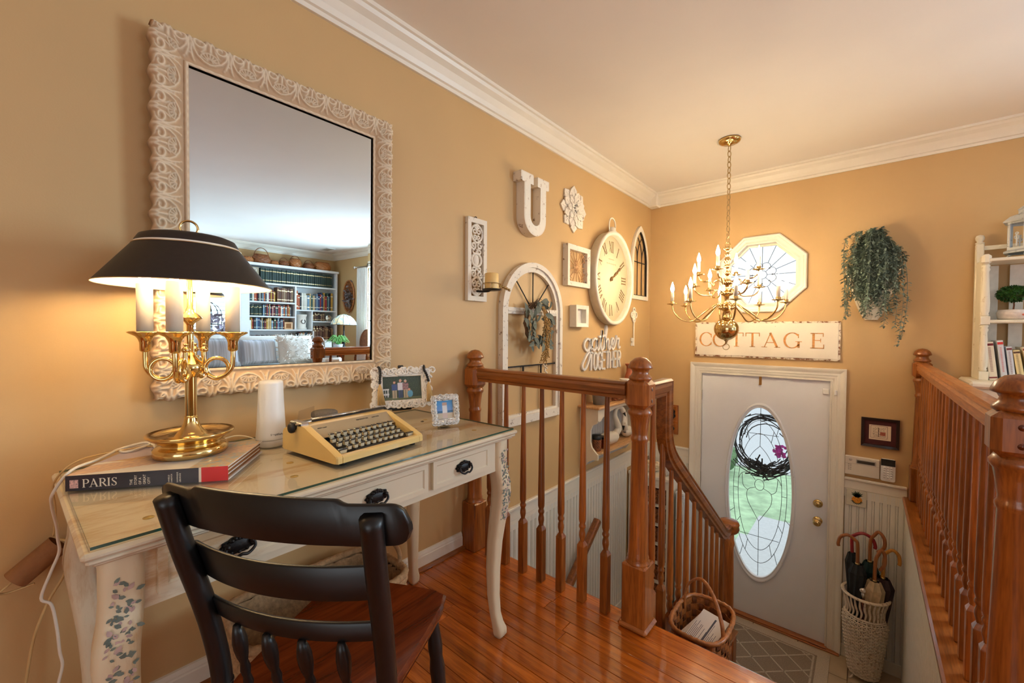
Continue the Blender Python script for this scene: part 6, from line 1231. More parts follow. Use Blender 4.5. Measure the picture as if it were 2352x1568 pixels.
# ---------------------------------------------------------------- front wall decor
SG = thing('cottage_sign', 'wide distressed white wooden sign with gold capitals above the door', 'sign', (.942, YD, .934)); F = FD(0, 0, YD - .0005); sx0, sx1, sz0, sz1 = .432, 1.453, .934, 1.231
q = MB(F); rg = random.Random(31); pts = []
def jag(a, b, n_): 
    return [(a[0] + (b[0] - a[0]) * k / n_ + rg.uniform(-.0022, .0022), a[1] + (b[1] - a[1]) * k / n_ + rg.uniform(-.0022, .0022)) for k in range(n_)]
o_ = jag((sx0, sz0), (sx1, sz0), 40) + jag((sx1, sz0), (sx1, sz1), 12) + jag((sx1, sz1), (sx0, sz1), 40) + jag((sx0, sz1), (sx0, sz0), 12); q.prism(o_, 0, .016); q.build('board_edge', M_SIGNE, SG)
e = .012; q = MB(F); q.box((sx0 + e, sz0 + e, .014), (sx1 - e, sz1 - e, .0195), .003); q.build('board_face', M_SIGNW, SG)
e = .034; q = MB(F); q.ring([(sx0 + e, sz0 + e), (sx1 - e, sz0 + e), (sx1 - e, sz1 - e), (sx0 + e, sz1 - e)], [(sx0 + e + .005, sz0 + e + .005), (sx1 - e - .005, sz0 + e + .005), (sx1 - e - .005, sz1 - e - .005), (sx0 + e + .005, sz1 - e - .005)], .019, .0208); q.build('border_line', M_SIGNW, SG)
M_GOLDL = pm('gold_paint', C(214, 150, 84), .5, .15, var=.3, scale=40)
for ch, x_ in zip('COTTAGE', (.523, .637, .764, .882, 1.012, 1.158, 1.315)):
    adv, st = serif(ch); q = MB(F); h_ = .118; w2 = adv * h_ * 1.12
    for P, wd in st: q.stroke([(x_ - w2 / 2 + p[0] * h_ * 1.12, 1.024 + p[1] * h_) for p in P], [k_ * h_ * .95 for k_ in wd] if isinstance(wd, list) else wd * h_ * .95, .0193, .0212)
    q.build('letter', M_GOLDL, SG)
# hanging plant
HP = thing('hanging_plant', 'trailing grey-green foliage spilling from a white wall basket', 'plant', (1.63, 3.86, 1.2)); rg = random.Random(17)
q = MB(); rows = []
for j in range(10):
    v_ = j / 9; row = []
    for k in range(13): a_ = math.pi * k / 12; r_ = .03 + .105 * v_ ** .7; row.append((1.62 + r_ * math.cos(a_) * 1.1, YD - .004 - r_ * math.sin(a_) * .95, 1.24 + .36 * v_))
    rows.append(row)
q.grid(rows); q.grid([[(p[0] * .97 + 1.62 * .03, p[1] * .97 + YD * .03, p[2]) for p in r_] for r_ in rows])
for j in range(0, 10, 2): q.tube(rows[j], .004, 5)
for k in range(0, 13, 2): q.tube([r_[k] for r_ in rows], .003, 5)
q.build('wall_basket', M_WHITEP, HP)
for s_ in range(130):
    a_ = R(rg.uniform(8, 172) if s_ % 2 else rg.uniform(45, 135)); r0_ = rg.uniform(.02, .10); p0 = Vector((1.62 + r0_ * math.cos(a_), YD - .03 - r0_ * math.sin(a_), 1.60 + rg.uniform(-.02, .06))); out_ = rg.uniform(.05, .165); ex = Vector((1.63 + out_ * math.cos(a_) * 1.0, YD - .05 - out_ * math.sin(a_) * .9, 0)); ln_ = rg.choice((rg.uniform(.08, .28), rg.uniform(.08, .28), rg.uniform(.25, .42)))
    if s_ < 7: a_ = R([150, 146, 30, 36, 95, 70, 140][s_]); ex = Vector((1.62 + .175 * math.cos(a_), YD - .05 - .15 * math.sin(a_), 0)); ln_ = [.52, .46, .55, .6, .5, .5, .3][s_]
    if s_ >= 112: a_ = R(rg.uniform(60, 120)); ex = Vector((1.62 + .10 * math.cos(a_), YD - .05 - .13 * math.sin(a_), 0)); ln_ = rg.uniform(.2, .4)
    top_ = p0.z + rg.uniform(.06, .20) * (1.15 - 2.5 * abs(out_ * math.cos(a_))); pts = cr([p0, (p0 + (ex - p0) * .45).to_2d().to_3d() + Vector((0, 0, top_)), Vector((ex.x, ex.y, top_ - .06)), Vector((ex.x + rg.gauss(0, .012), ex.y, top_ - .06 - ln_ * .5)), Vector((ex.x + rg.gauss(0, .015), min(YD - .02, ex.y + .02), top_ - .06 - ln_))], 9)
    q = MB(); q.tube(pts, .0016, 4)
    for i in range(2, len(pts)):
        for m_ in range(3):
            t_ = (pts[i] - pts[i - 1]).normalized(); sd_ = Vector((rg.gauss(0, 1), rg.gauss(0, .8), rg.gauss(0, .3))); L_ = rg.uniform(.020, .032); p_ = pts[i].lerp(pts[i - 1], rg.random())
            d_ = (sd_.normalized() * .9 + t_ * .5); 
            if p_.y > YD - .03: d_.y = -abs(d_.y)
            q.leaf(p_, d_, (0, 0, 1), L_, L_ * .5, .15)
    q.build('strand', M_LEAF, HP)
# framed print
FP = thing('framed_print', 'small dark framed print with maroon mat right of the door', 'picture', (1.682, YD, .335)); F = FD(1.682, .438, YD - .001); q = MB(F); w_, h_ = .1015, .103; q.ring([(-w_, -h_), (w_, -h_), (w_, h_), (-w_, h_)], [(-w_ + .017, -h_ + .017), (w_ - .017, -h_ + .017), (w_ - .017, h_ - .017), (-w_ + .017, h_ - .017)], 0, .018, .014); q.build('frame', pm('espresso_frame', C(30, 16, 14), .3, coat=.3), FP)
q = MB(F); q.box((-w_ + .015, -h_ + .015, 0), (w_ - .015, h_ - .015, .006)); q.build('mat', pm('maroon_mat', C(70, 22, 22), .8), FP)
def etching(x, y):
    if .07 < x < .10 and .1 < y < .95 or .82 < x < .85 and .1 < y < .95 or .1 < y < .13 and x < .85 and x > .07 or .93 < y < .95 and .07 < x < .85: return C(92, 44, 36)
    if .16 < x < .76 and .2 < y < .86:
        n_ = math.sin(x * 43 + 8 * math.sin(y * 29)) * math.sin(y * 51 + 6 * math.sin(x * 23)); 
        if x > .5 and .3 < y < .56: return C(178, 96, 76) if n_ > -.3 else C(110, 50, 44)
        if abs(x - .44) < .018 or n_ > .42: return C(84, 60, 50)
        if y < .24: return C(100, 70, 60)
    return C(222, 202, 178)
q = MB(F @ Matrix.Translation((0, -.050, .0064))); photo(q, .116, .104, etching, 60, 50); q.build('print', M_VCM, FP, fix=False)
# alarm panels
AP = thing('alarm_console', 'wide beige alarm panel with a dark display strip', 'alarm panel', (1.59, YD, .113)); F = FD(1.591, .181, YD - .001); q = MB(F); q.box((-.0965, -.068, 0), (.0945, .068, .026), .004); q.build('housing', pm('aged_plastic', C(226, 216, 200), .45, var=.02), AP)
q = MB(F); q.box((-.034, .020, .0262), (.075, .050, .027)); q.build('bezel', pm('grey_bezel', C(176, 170, 162), .5), AP); q = MB(F); q.box((-.028, .024, .0268), (.068, .044, .0276)); q.build('display', pm('lcd_dark', C(70, 64, 58), .25), AP)
q = MB(F)
for k in range(4):
    for m_ in range(2): q.box((-.078 + m_ * .012, .006 - k * .012, .0262), (-.070 + m_ * .010, .009 - k * .012, .0268))
q.build('indicator', M_RUBBER, AP); q = MB(F); q.lathe([(.010, .026), (.010, .0268), (0, .0268)], (-.065, .044, 0), 16); q.build('emblem_button', pm('emblem_grey', C(206, 198, 186), .5), AP); q = MB(F); q.box((-.096, .0145, .0255), (.094, .0155, .0264)); q.build('lid_seam', M_TAUPE, AP)
KP = thing('alarm_keypad', 'small white alarm keypad with black screen and round keys', 'keypad', (1.729, YD, .108)); F = FD(1.729, .185, YD - .001)
def rr2(w_, h_, r_, n_=6):
    o_ = []
    for cx_, cy_, a0 in ((w_ - r_, h_ - r_, 0), (-w_ + r_, h_ - r_, 90), (-w_ + r_, -h_ + r_, 180), (w_ - r_, -h_ + r_, 270)): o_ += [(cx_ + r_ * math.cos(R(a0 + 90 * k / n_)), cy_ + r_ * math.sin(R(a0 + 90 * k / n_))) for k in range(n_ + 1)]
    return o_
q = MB(F); q.prism(rr2(.0385, .0775, .012), 0, .018); q.build('housing', M_WHITE, KP); q = MB(F); q.box((-.0375, .030, .0175), (.0375, .0765, .0192), .001); q.build('screen', pm('black_screen', C(14, 14, 16), .12, coat=.5), KP)
for r_ in range(5):
    for c_ in range(3):
        if r_ == 4 and c_ != 1 and False: continue
        q = MB(F); q.lathe([(.0068, .018), (.0065, .0198), (0, .0205)], ((c_ - 1) * .018, .016 - r_ * .0165, 0), 14); q.build('key', M_WHITE, KP)
q = MB(F); text_to(q, 'SimpliSafe', .006, F @ Matrix.Translation((0, -.070, .0182)), .0002, 'CENTER'); q.build('logo_lettering', M_TAUPE, KP)
# pineapple tile
PA = thing('pineapple_tile', 'square ceramic tile painted with a pineapple', 'tile', (1.563, YD, -.113)); F = FD(1.563, -.054, YD - .0125); q = MB(F); q.box((-.0565, -.0585, 0), (.0565, .0585, .008), .002); q.build('tile_body', pm('glazed_cream', C(214, 206, 186), .3, var=.06, coat=.3), PA)
q = MB(F); q.prism(arcp(.004, -.012, .030, .027, 0, 360, 24)[:-1], .008, .0088); q.build('fruit', pm('pineapple_gold', C(214, 138, 36), .5, var=.3, scale=120), PA)
q = MB(F)
for k in range(9): a_ = R(20 + 140 * k / 8); q.prism([(.004 + .010 * math.cos(a_ + 1.57), .012 + .010 * math.sin(a_ + 1.57)), (.004 + .010 * math.cos(a_ - 1.57), .012 + .010 * math.sin(a_ - 1.57)), (.004 + (.036 + .006 * (k % 2)) * math.cos(a_), .012 + (.040 + .006 * (k % 2)) * math.sin(a_))], .008, .0092)
for k in range(9): a_ = R(200 + 140 * k / 8); q.prism([(.004 + .022 * math.cos(a_ + .2), -.014 + .022 * math.sin(a_ + .2)), (.004 + .022 * math.cos(a_ - .2), -.014 + .022 * math.sin(a_ - .2)), (.004 + .037 * math.cos(a_), -.014 + .034 * math.sin(a_))], .008, .0092)
q.build('leaves', pm('tile_green', C(40, 62, 44), .5), PA)
# key plaque at the left of the door
WP = thing('wooden_plaque', 'small oak plaque with black iron ornament left of the door', 'plaque', (.236, YD, .192)); F = FD(.236, .33, YD - .001); q = MB(F); q.box((-.053, -.137, 0), (.053, .137, .012), .004); q.build('board', M_OAKZ, WP)
for z_ in (.055, -.085): q = MB(F); q.ring([(-.042, z_ - .05 if z_ < 0 else z_ - .072), (.042, z_ - .05 if z_ < 0 else z_ - .072), (.042, z_ + (.045 if z_ < 0 else .072)), (-.042, z_ + (.045 if z_ < 0 else .072))], [(-.035, z_ - .043 if z_ < 0 else z_ - .065), (.035, z_ - .043 if z_ < 0 else z_ - .065), (.035, z_ + (.038 if z_ < 0 else .065)), (-.035, z_ + (.038 if z_ < 0 else .065))], .012, .017); q.build('panel_border', M_OAKL, WP)
q = MB(F); q.prism([(0, .118), (.012, .095), (.026, .08), (.02, .055), (.03, .035), (.014, .01), (0, .0), (-.014, .01), (-.03, .035), (-.02, .055), (-.026, .08), (-.012, .095)], .012, .018); q.torus((0, .04, .02), .018, .004, 'z', 20, 6); q.sph((0, -.082, .016), .022, 14, 8, (1, .85, .5)); q.build('iron_ornament', M_BLACKI, WP)
# ---------------------------------------------------------------- umbrella stand
UX, UY = 1.625, 3.745
US = thing('umbrella_stand', 'tall white wicker umbrella stand right of the door', 'umbrella stand', (UX, UY, LZ))
pf = lambda v: float(np.interp(v, [0, .05, .3, .6, .85, .93, 1.0], [.66, .70, .80, .93, 1.0, .97, .84]))
q = MB(); reed(q, (UX, UY), .120, LZ + .035, .42, 30, 36, .0045, .0048, pf); q.build('woven_body', M_WWICK, US)
q = MB()
for v_ in (.02, .985): rim(q, (UX, UY), .122 * pf(v_), .122 * pf(v_), LZ + .035 + .42 * v_, .006, 2.0)
q.build('binding_ring', M_WWICK, US)
q = MB()
for k in range(28):
    a_ = 2 * math.pi * k / 28; c_, s_ = math.cos(a_), math.sin(a_); q.tube(cr([(UX + .104 * c_, UY + .104 * s_, LZ + .452), (UX + .101 * math.cos(a_ + .06), UY + .101 * math.sin(a_ + .06), LZ + .49), (UX + .108 * math.cos(a_ - .02), UY + .108 * math.sin(a_ - .02), LZ + .53), (UX + .124 * c_, UY + .124 * s_, LZ + .585)], 4), [.004 + .003 * math.sin(math.pi * i / 12) for i in range(13)], 6)
q.build('collar_spoke', M_WWICK, US)
q = MB(); rim(q, (UX, UY), .126, .126, LZ + .59, .0075, 2.0, 1, 90); rim(q, (UX, UY), .118, .118, LZ + .592, .005, 2.0, 1, 90); q.build('top_rim', M_WWICK, US)
for k in range(4): a_ = R(45 + 90 * k); q = MB(); q.tube(cr([(UX + .07 * math.cos(a_), UY + .07 * math.sin(a_), LZ + .04), (UX + .085 * math.cos(a_), UY + .085 * math.sin(a_), LZ + .012), (UX + .108 * math.cos(a_), UY + .108 * math.sin(a_), LZ + .006)], 4), .0055, 7); q.build('foot', M_WWICK, US)
def umbrella(label, base, top, crook, mat, hmat, fold=.03, loop=False, rise=.13):
    t = thing('umbrella', label, 'umbrella', base, 'umbrellas in the wicker stand'); b_ = Vector(base); p_ = Vector(top); ax = (p_ - b_).normalized(); q = MB(); n_ = 12; rows = []; M = fr(b_, ax.orthogonal().normalized(), ax.cross(ax.orthogonal().normalized()), ax); L_ = (p_ - b_).length
    for j in range(n_ + 1):
        v_ = j / n_; r_ = .008 + fold * (v_ ** .8) * (1 if v_ < .92 else 1 - (v_ - .92) * 7); rows.append([tuple(M @ Vector((r_ * (1 + .28 * (k % 2)) * math.cos(R(k * 22.5) + v_ * 1.2), r_ * (1 + .28 * (k % 2)) * math.sin(R(k * 22.5) + v_ * 1.2), L_ * v_))) for k in range(16)])
    q.grid(rows, False, True); q.build('canopy', mat, t); c_ = Vector(crook)
    q = MB(); s0 = p_ - ax * .03; s1 = p_ + ax * rise
    if loop: pts = cr([s0, s1, s1 + c_ * .25 + ax * .05, s1 + c_ * .6 + ax * .085, s1 + c_ * 1.0 + ax * .05, s1 + c_ * 1.0 - ax * .01, s1 + c_ * .55 - ax * .055], 6)
    else: pts = cr([s0, s1, s1 + c_ * .12 + ax * .03, s1 + c_ * .5 + ax * .055, s1 + c_ * .88 + ax * .03, s1 + c_ * 1.0 - ax * .015, s1 + c_ * .98 - ax * .035], 6)
    q.tube(pts, .0105, 10); q.build('handle', hmat, t)
    q = MB(); q.tube([p_ - ax * .012, p_ + ax * .006], .0135, 12); q.build('ferrule', M_RUBBER if hmat is M_RED else M_BRASSD, t); return t
umbrella('black umbrella with brown crook handle in the stand', (UX - .035, UY - .035, LZ + .06), (UX - .045, UY - .04, LZ + .80), (-.105, -.01, 0), M_UMB['black'], M_CANE, .034)
umbrella('black umbrella with red crook handle in the stand', (UX - .045, UY + .035, LZ + .06), (UX - .075, UY + .045, LZ + .83), (.125, .015, 0), M_UMB['black'], M_RED, .028, False, .10)
umbrella('green umbrella with a wooden handle in the stand', (UX + .015, UY + .05, LZ + .06), (UX + .02, UY + .055, LZ + .80), (.07, -.03, 0), M_UMB['green'], M_CANE, .036, True, .14)
umbrella('tan patterned umbrella with a twisted wooden handle in the stand', (UX + .03, UY - .045, LZ + .06), (UX + .045, UY - .045, LZ + .72), (.045, .01, 0), M_UMB['tan'], M_CANE, .040, True, .13)
umbrella('plum umbrella with honey coloured crook handle in the stand', (UX + .055, UY + .01, LZ + .06), (UX + .088, UY + .012, LZ + .73), (.075, .0, 0), M_UMB['plum'], M_CANEY, .046, False, .15)
t = thing('walking_cane', 'cane with a polished silver ball knob in the umbrella stand', 'cane', (UX, UY - .06, LZ + .06)); q = MB(); q.tube([(UX, UY - .05, LZ + .06), (UX - .012, UY - .075, LZ + .615)], .009, 10); q.build('shaft', M_SEAT, t); q = MB(); q.sph((UX - .013, UY - .077, LZ + .645), .0225, 16, 10, (1, 1, .9)); q.tube([(UX - .0115, UY - .0745, LZ + .59), (UX - .0125, UY - .076, LZ + .63)], .0115, 12); q.build('knob', M_CHROME, t)
# ---------------------------------------------------------------- rug
RG = thing('entry_rug', 'taupe rug with a cream diamond lattice on the landing', 'rug', (.95, 3.44, LZ)); rx0, rx1, ry0, ry1, rz = .42, 1.44, 3.06, 3.835, LZ + .008
q = MB(); q.box((rx0, ry0, LZ + .0005), (rx1, ry1, rz - .0012), .002); q.build('border', M_RUGL, RG); e = .075; q = MB(); q.box((rx0 + e, ry0 + e, LZ + .004), (rx1 - e, ry1 - e, rz), .001); q.build('field', M_RUGB, RG)
e2 = e + .018; ax_, bx_, ay_, by_ = rx0 + e2, rx1 - e2, ry0 + e2, ry1 - e2; pit = .20
def clip_line(c_, sg):      # x*sy + sg*y = c
    P = []
    for x_ in (ax_, bx_):
        y_ = (c_ - x_) * sg / 1.05
        if ay_ <= y_ <= by_: P.append((x_, y_))
    for y_ in (ay_, by_):
        x_ = c_ - sg * y_ * 1.05
        if ax_ < x_ < bx_: P.append((x_, y_))
    return P[:2] if len(P) >= 2 else None
q = MB(FZ(0, 0, rz)); 
for sg in (1, -1):
    c_ = -6
    while c_ < 8:
        P = clip_line(c_, sg)
        if P and len(P) == 2: q.stroke(P, .010, 0, .0012)
        c_ += pit
for (p0, p1) in (((ax_, ay_), (bx_, ay_)), ((bx_, ay_), (bx_, by_)), ((bx_, by_), (ax_, by_)), ((ax_, by_), (ax_, ay_))): q.stroke([p0, p1], .012, 0, .0012)
q.build('lattice', M_RUGL, RG)
# ---------------------------------------------------------------- basket on the stairs
bx, by, bz = 1.085, 1.90, -RI * 2
SBK = thing('mail_basket', 'brown splint basket with bentwood handle on the stairs', 'basket', (bx, by, bz)); pk = lambda v: .80 + .20 * v ** .7
q = MB(); splint(q, (bx, by - .03), .105, .155, bz + .001, .262, 28, 9, .0045, pk, 3.2); q.build('woven_wall', [M_RATT, M_RATTD], SBK)
q = MB(); rim(q, (bx, by - .03), .108, .158, bz + .268, .0078, 3.2, 2, 60); q.build('rim', M_RATT, SBK)
q = MB(); q.tube(cr([(.992, 1.935, bz + .235), (.99, 1.938, bz + .29), (1.01, 1.935, bz + .36), (1.07, 1.90, bz + .415), (1.13, 1.86, bz + .385), (1.175, 1.815, bz + .31), (1.185, 1.80, bz + .235)], 8), .0052, 8, flat=1.5); q.build('handle', M_RATT, SBK)
rg = random.Random(6)
for k, (ang, dx, lab) in enumerate(((-14, .005, 'printed letter with a dark stripe in the stair basket'), (-24, -.035, 'second printed letter half hidden in the stair basket'))):
    q = MB(); M = fr((bx + dx - .012, by - .15 + .02 * k, bz + .19 - .02 * k), (math.cos(R(ang)), math.sin(R(ang)), .0), (-math.sin(R(ang)) * .9, math.cos(R(ang)) * .9, .32)); q.M = M; q.box((-.055, 0, 0), (.060, .20, .001 + .004)); o = q.build('letter_sheet', M_PAPER); tag(o, lab, 'letter', 'letters in the stair basket'); q = MB(M)
    for r_ in range(16):
        if rg.random() < .8: x_ = -.05 + .1 * r_ / 16; q.box((x_, .015 + rg.uniform(0, .04), .0051), (x_ + .0016, .17 - rg.uniform(0, .08), .0054))
    if k == 0: q.box((.008, .01, .0051), (.015, .18, .0056))
    q.build('printed_lines', M_TAUPE if k else pm('print_grey', C(92, 92, 104), .7), o)
q = MB(); M = fr((bx + .045, by - .12, bz + .165), (.97, -.24, 0), (.22, .88, .32)); q.M = M; q.box((-.03, .01, -.012), (.035, .19, -.004)); tag(q.build('envelope', M_CARD), 'tan envelope standing behind the letters in the basket', 'envelope')
# ---------------------------------------------------------------- hutch on the right
HT = thing('white_hutch', 'cream hutch with turned posts against the front wall', 'hutch', (2.6, 3.75, 0)); hx0, hx1, hyf, hyb = 2.105, 3.15, 3.655, 3.885; M_HUT = distress('hutch_cream', C(236, 226, 202), C(196, 172, 132), .29, 12, .5)
q = MB(); q.box((hx0 - .03, 3.52, .0), (hx1 + .03, hyb, .83), .01); q.build('base_cabinet', M_HUT, HT); q = MB(); q.box((hx0 - .055, 3.495, .83), (hx1 + .055, hyb + .005, .868), .012); q.build('base_top', M_HUT, HT)
for x_ in (hx0, hx1 - .035):
    q = MB(); q.box((x_, hyb - .04, .868), (x_ + .035, hyb, 1.70), .004); q.lathe([(.019, 1.70), (.021, 1.706), (.012, 1.714), (.019, 1.726), (.021, 1.738), (.016, 1.752), (0, 1.758)], (x_ + .0175, hyb - .02, 0), 18); q.box((x_ + .004, hyf + .04, .868), (x_ + .03, hyb - .04, 1.58), .002); q.lathe([(.018, 1.58), (.018, 1.60)], (x_, 0, 0), 4) if False else None; q.build('back_post', M_HUT, HT)
    q = MB(); cxx = x_ + .020; cyy = hyf + .022; q.box((cxx - .02, cyy - .02, .868), (cxx + .02, cyy + .02, .92), .003); q.box((cxx - .02, cyy - .02, 1.195), (cxx + .02, cyy + .02, 1.245), .003); q.box((cxx - .02, cyy - .02, 1.55), (cxx + .02, cyy + .06, 1.61), .012)
    for z0 in (.92, 1.245): h_ = 1.195 - .92 if z0 < 1 else 1.55 - 1.245; q.lathe([(.013, z0), (.018, z0 + .008), (.014, z0 + .016), (.019, z0 + .03), (.0205, z0 + .08), (.017, z0 + .15), (.013, z0 + h_ - .045), (.018, z0 + h_ - .03), (.013, z0 + h_ - .018), (.018, z0 + h_ - .008), (.013, z0 + h_)], (cxx, cyy, 0), 18)
    q.build('turned_post', M_HUT, HT)
for z_ in (1.205, 1.565): q = MB(); q.box((hx0 + .03, hyf + .004, z_), (hx1 - .03, hyb - .005, z_ + .018), .003); q.build('shelf', M_HUT, HT)
q = MB(); q.box((hx0 + .035, hyb - .03, 1.66), (hx1 - .035, hyb - .012, 1.685)); q.build('top_rail', M_HUT, HT)
x_ = hx0 + .045; 
while x_ < hx1 - .08: q = MB(); q.box((x_, hyb - .012, .868), (x_ + .055, hyb - .004, 1.56)); q.build('back_slat', pm('hutch_white_slat', C(226, 218, 206), .5) if 'hutch_white_slat' not in MT else MT['hutch_white_slat'], HT); x_ += .10
# lantern
LN = thing('metal_lantern', 'grey-white hexagonal metal lantern on the hutch top shelf', 'lantern', (2.30, 3.77, 1.584)); M_LAN = distress('galvanised_white', C(196, 200, 200), C(130, 132, 130), .36, 30, .5); lc = (2.295, 3.765); z0 = 1.5845
def hexr(r_, z_): return [(lc[0] + r_ * math.cos(R(60 * k + 15)), lc[1] + r_ * math.sin(R(60 * k + 15)), z_) for k in range(6)]
q = MB(); q.grid([hexr(.082, z0 + .028), hexr(.10, z0 + .028), hexr(.10, z0 + .038), hexr(.085, z0 + .046), hexr(.0, z0 + .046)], False, True); q.build('base_plate', M_LAN, LN)
for k in range(0, 6, 2): a_ = R(60 * k + 15); q = MB(); q.tube(cr([(lc[0] + .075 * math.cos(a_), lc[1] + .075 * math.sin(a_), z0 + .03), (lc[0] + .09 * math.cos(a_), lc[1] + .09 * math.sin(a_), z0 + .016), (lc[0] + .08 * math.cos(a_), lc[1] + .08 * math.sin(a_), z0 + .006)], 4), .0065, 8); q.build('foot', M_LAN, LN)
for k in range(6):
    a_, b_ = R(60 * k + 15), R(60 * k + 75); p0 = Vector((lc[0] + .082 * math.cos(a_), lc[1] + .082 * math.sin(a_), 0)); p1 = Vector((lc[0] + .082 * math.cos(b_), lc[1] + .082 * math.sin(b_), 0)); u_ = (p1 - p0); Lw = u_.length; q = MB(fr(p0 + Vector((0, 0, z0 + .046)), u_, (0, 0, 1))); q.ring([(0, 0), (Lw, 0), (Lw, .165), (0, .165)], [(.011, .014), (Lw - .011, .014), (Lw - .011, .152), (.011, .152)], -.003, .003); q.stroke([(Lw / 2, .02), (Lw / 2, .09)], .006, -.002, .002); q.torus((Lw / 2, .07, 0), .010, .003, 'z', 12, 5); q.torus((Lw / 2, .092, 0), .006, .003, 'z', 12, 5); q.build('side_frame', M_LAN, LN)
q = MB(); q.grid([hexr(.103, z0 + .207), hexr(.106, z0 + .213), hexr(.075, z0 + .243), hexr(.042, z0 + .255), hexr(.042, z0 + .278), hexr(.046, z0 + .280), hexr(.028, z0 + .296), hexr(.012, z0 + .306), hexr(.012, z0 + .318), hexr(0, z0 + .322)], False, True); q.grid([hexr(.103, z0 + .207), hexr(.0, z0 + .213)], False, True); q.build('roof', M_LAN, LN)
q = MB(); q.torus((lc[0] + .02, lc[1], z0 + .345), .028, .0035, 'y', 24, 7); q.build('ring', M_LAN, LN)
# topiary
TP = thing('boxwood_topiary', 'round green boxwood topiary in a white pot on the hutch', 'plant', (2.275, 3.745, 1.224)); tc_ = (2.245, 3.745); q = MB(); q.lathe([(0, 0), (.05, 0), (.062, .012), (.066, .04), (.060, .058), (.056, .060), (.055, .05), (0, .05)], (*tc_, 1.2235), 32); q.build('pot', pm('crackle_glaze', C(226, 212, 200), .15, var=.08, scale=60, coat=.5), TP)
q = MB(); q.tube([(tc_[0], tc_[1], 1.27), (tc_[0] + .003, tc_[1], 1.31), (tc_[0], tc_[1], 1.36)], .0035, 6); q.build('trunk', M_RATTD, TP); q = MB(); rg = random.Random(14); q.sph((*tc_, 1.375), .05, 14, 9, (1, 1, .62))
for k in range(620):
    d_ = Vector((rg.gauss(0, 1), rg.gauss(0, 1), rg.gauss(0, 1))).normalized(); p_ = Vector((tc_[0], tc_[1], 1.375)) + Vector((d_.x * .056, d_.y * .056, d_.z * .036)); q.leaf(p_, d_ + Vector((rg.gauss(0, .5), rg.gauss(0, .5), rg.gauss(0, .5))), (rg.gauss(0, 1), rg.gauss(0, 1), 1), .020, .009)
q.build('leaf_ball', M_LEAFG, TP)['kind'] = 'stuff'
q = MB(); q.sph((2.318, 3.70, 1.245), .018, 14, 10, (1.7, .8, .8)); q.tube(cr([(2.295, 3.69, 1.252), (2.28, 3.675, 1.258), (2.268, 3.665, 1.25)], 4), .005, 7); tag(q.build('pink_bird', pm('coral_pink', C(232, 130, 110), .5)), 'small coral pink bird ornament beside the topiary pot', 'ornament')
# books on the hutch
def book_mesh(w_, d_, h_, cover):
    q = MB(); q.m = 0; q.box((0, 0, 0), (w_, d_, .0)) if False else None
    q.box((0, 0, 0), (.003, d_, h_)); q.box((w_ - .003, 0, 0), (w_, d_, h_)); q.box((.0015, -.002, 0), (w_ - .0015, .002, h_), .001); q.m = 1; q.box((.003, .002, .003), (w_ - .003, d_ - .004, h_ - .004)); return q.mesh('book', [cover, M_PAPER])
HBK = [(.034, .225, C(236, 224, 200), 'VEGETARIAN COOK BOOK', C(120, 30, 30), 6), (.024, .235, C(214, 216, 222), 'x', C(206, 50, 44), 6), (.022, .20, C(214, 218, 226), 'CHRISTMAS', C(120, 60, 60), 6), (.026, .18, C(236, 216, 160), 'FRESH', C(90, 60, 40), 8), (.026, .20, C(240, 226, 196), 'GARDEN', C(150, 60, 40), 9), (.022, .205, C(226, 232, 236), 'HOME', C(60, 70, 90), 11)]
LBN = ['cream cookbook leaning at the left end of the hutch shelf', 'thin pale book with red top second on the hutch shelf', 'pale grey paperback third on the hutch shelf', 'short cream-yellow book fourth on the hutch shelf', 'cream book with brown spine spots on the hutch shelf', 'pale blue-white book at the right of the hutch shelf']
x_ = hx0 + .045
for i, (w_, h_, c_, tx, tcx, tl) in enumerate(HBK):
    mcov = pm('hutch_book_%d' % i, c_, .5, var=.06, scale=20); o = inst('book', book_mesh(w_, .15, h_, mcov), (x_, hyf + .015, .8685), None, (0, R(-tl), 0)); o.location.z += 0.0; tag(o, LBN[i], 'book', 'books on the hutch shelf')
    q = MB(); z_ = h_ * .22
    while z_ < h_ * .84:
        g_ = .004 + .004 * abs(math.sin(z_ * 900)); q.box((w_ * .32, -.0028, z_), (w_ * .62, -.0015, z_ + g_)); z_ += g_ + .0022
    oo = inst('spine_lettering', q.mesh('spine_lettering', pm('spine_ink_%d' % i, tuple(.5 * (k1 + k2) for k1, k2 in zip(tcx, c_)), .6))); oo.parent = o
    q = MB(); q.box((.001, -.003, h_ * .9), (w_ - .001, -.0015, h_ * .96)); q.box((.001, -.003, .012), (w_ - .001, -.0015, .02)); oo = inst('spine_band', q.mesh('spine_band', pm('band_%d' % i, tcx, .6))); oo.parent = o
    x_ += w_ / math.cos(R(tl)) + .006 + (.008 if i in (0, 3) else .002)
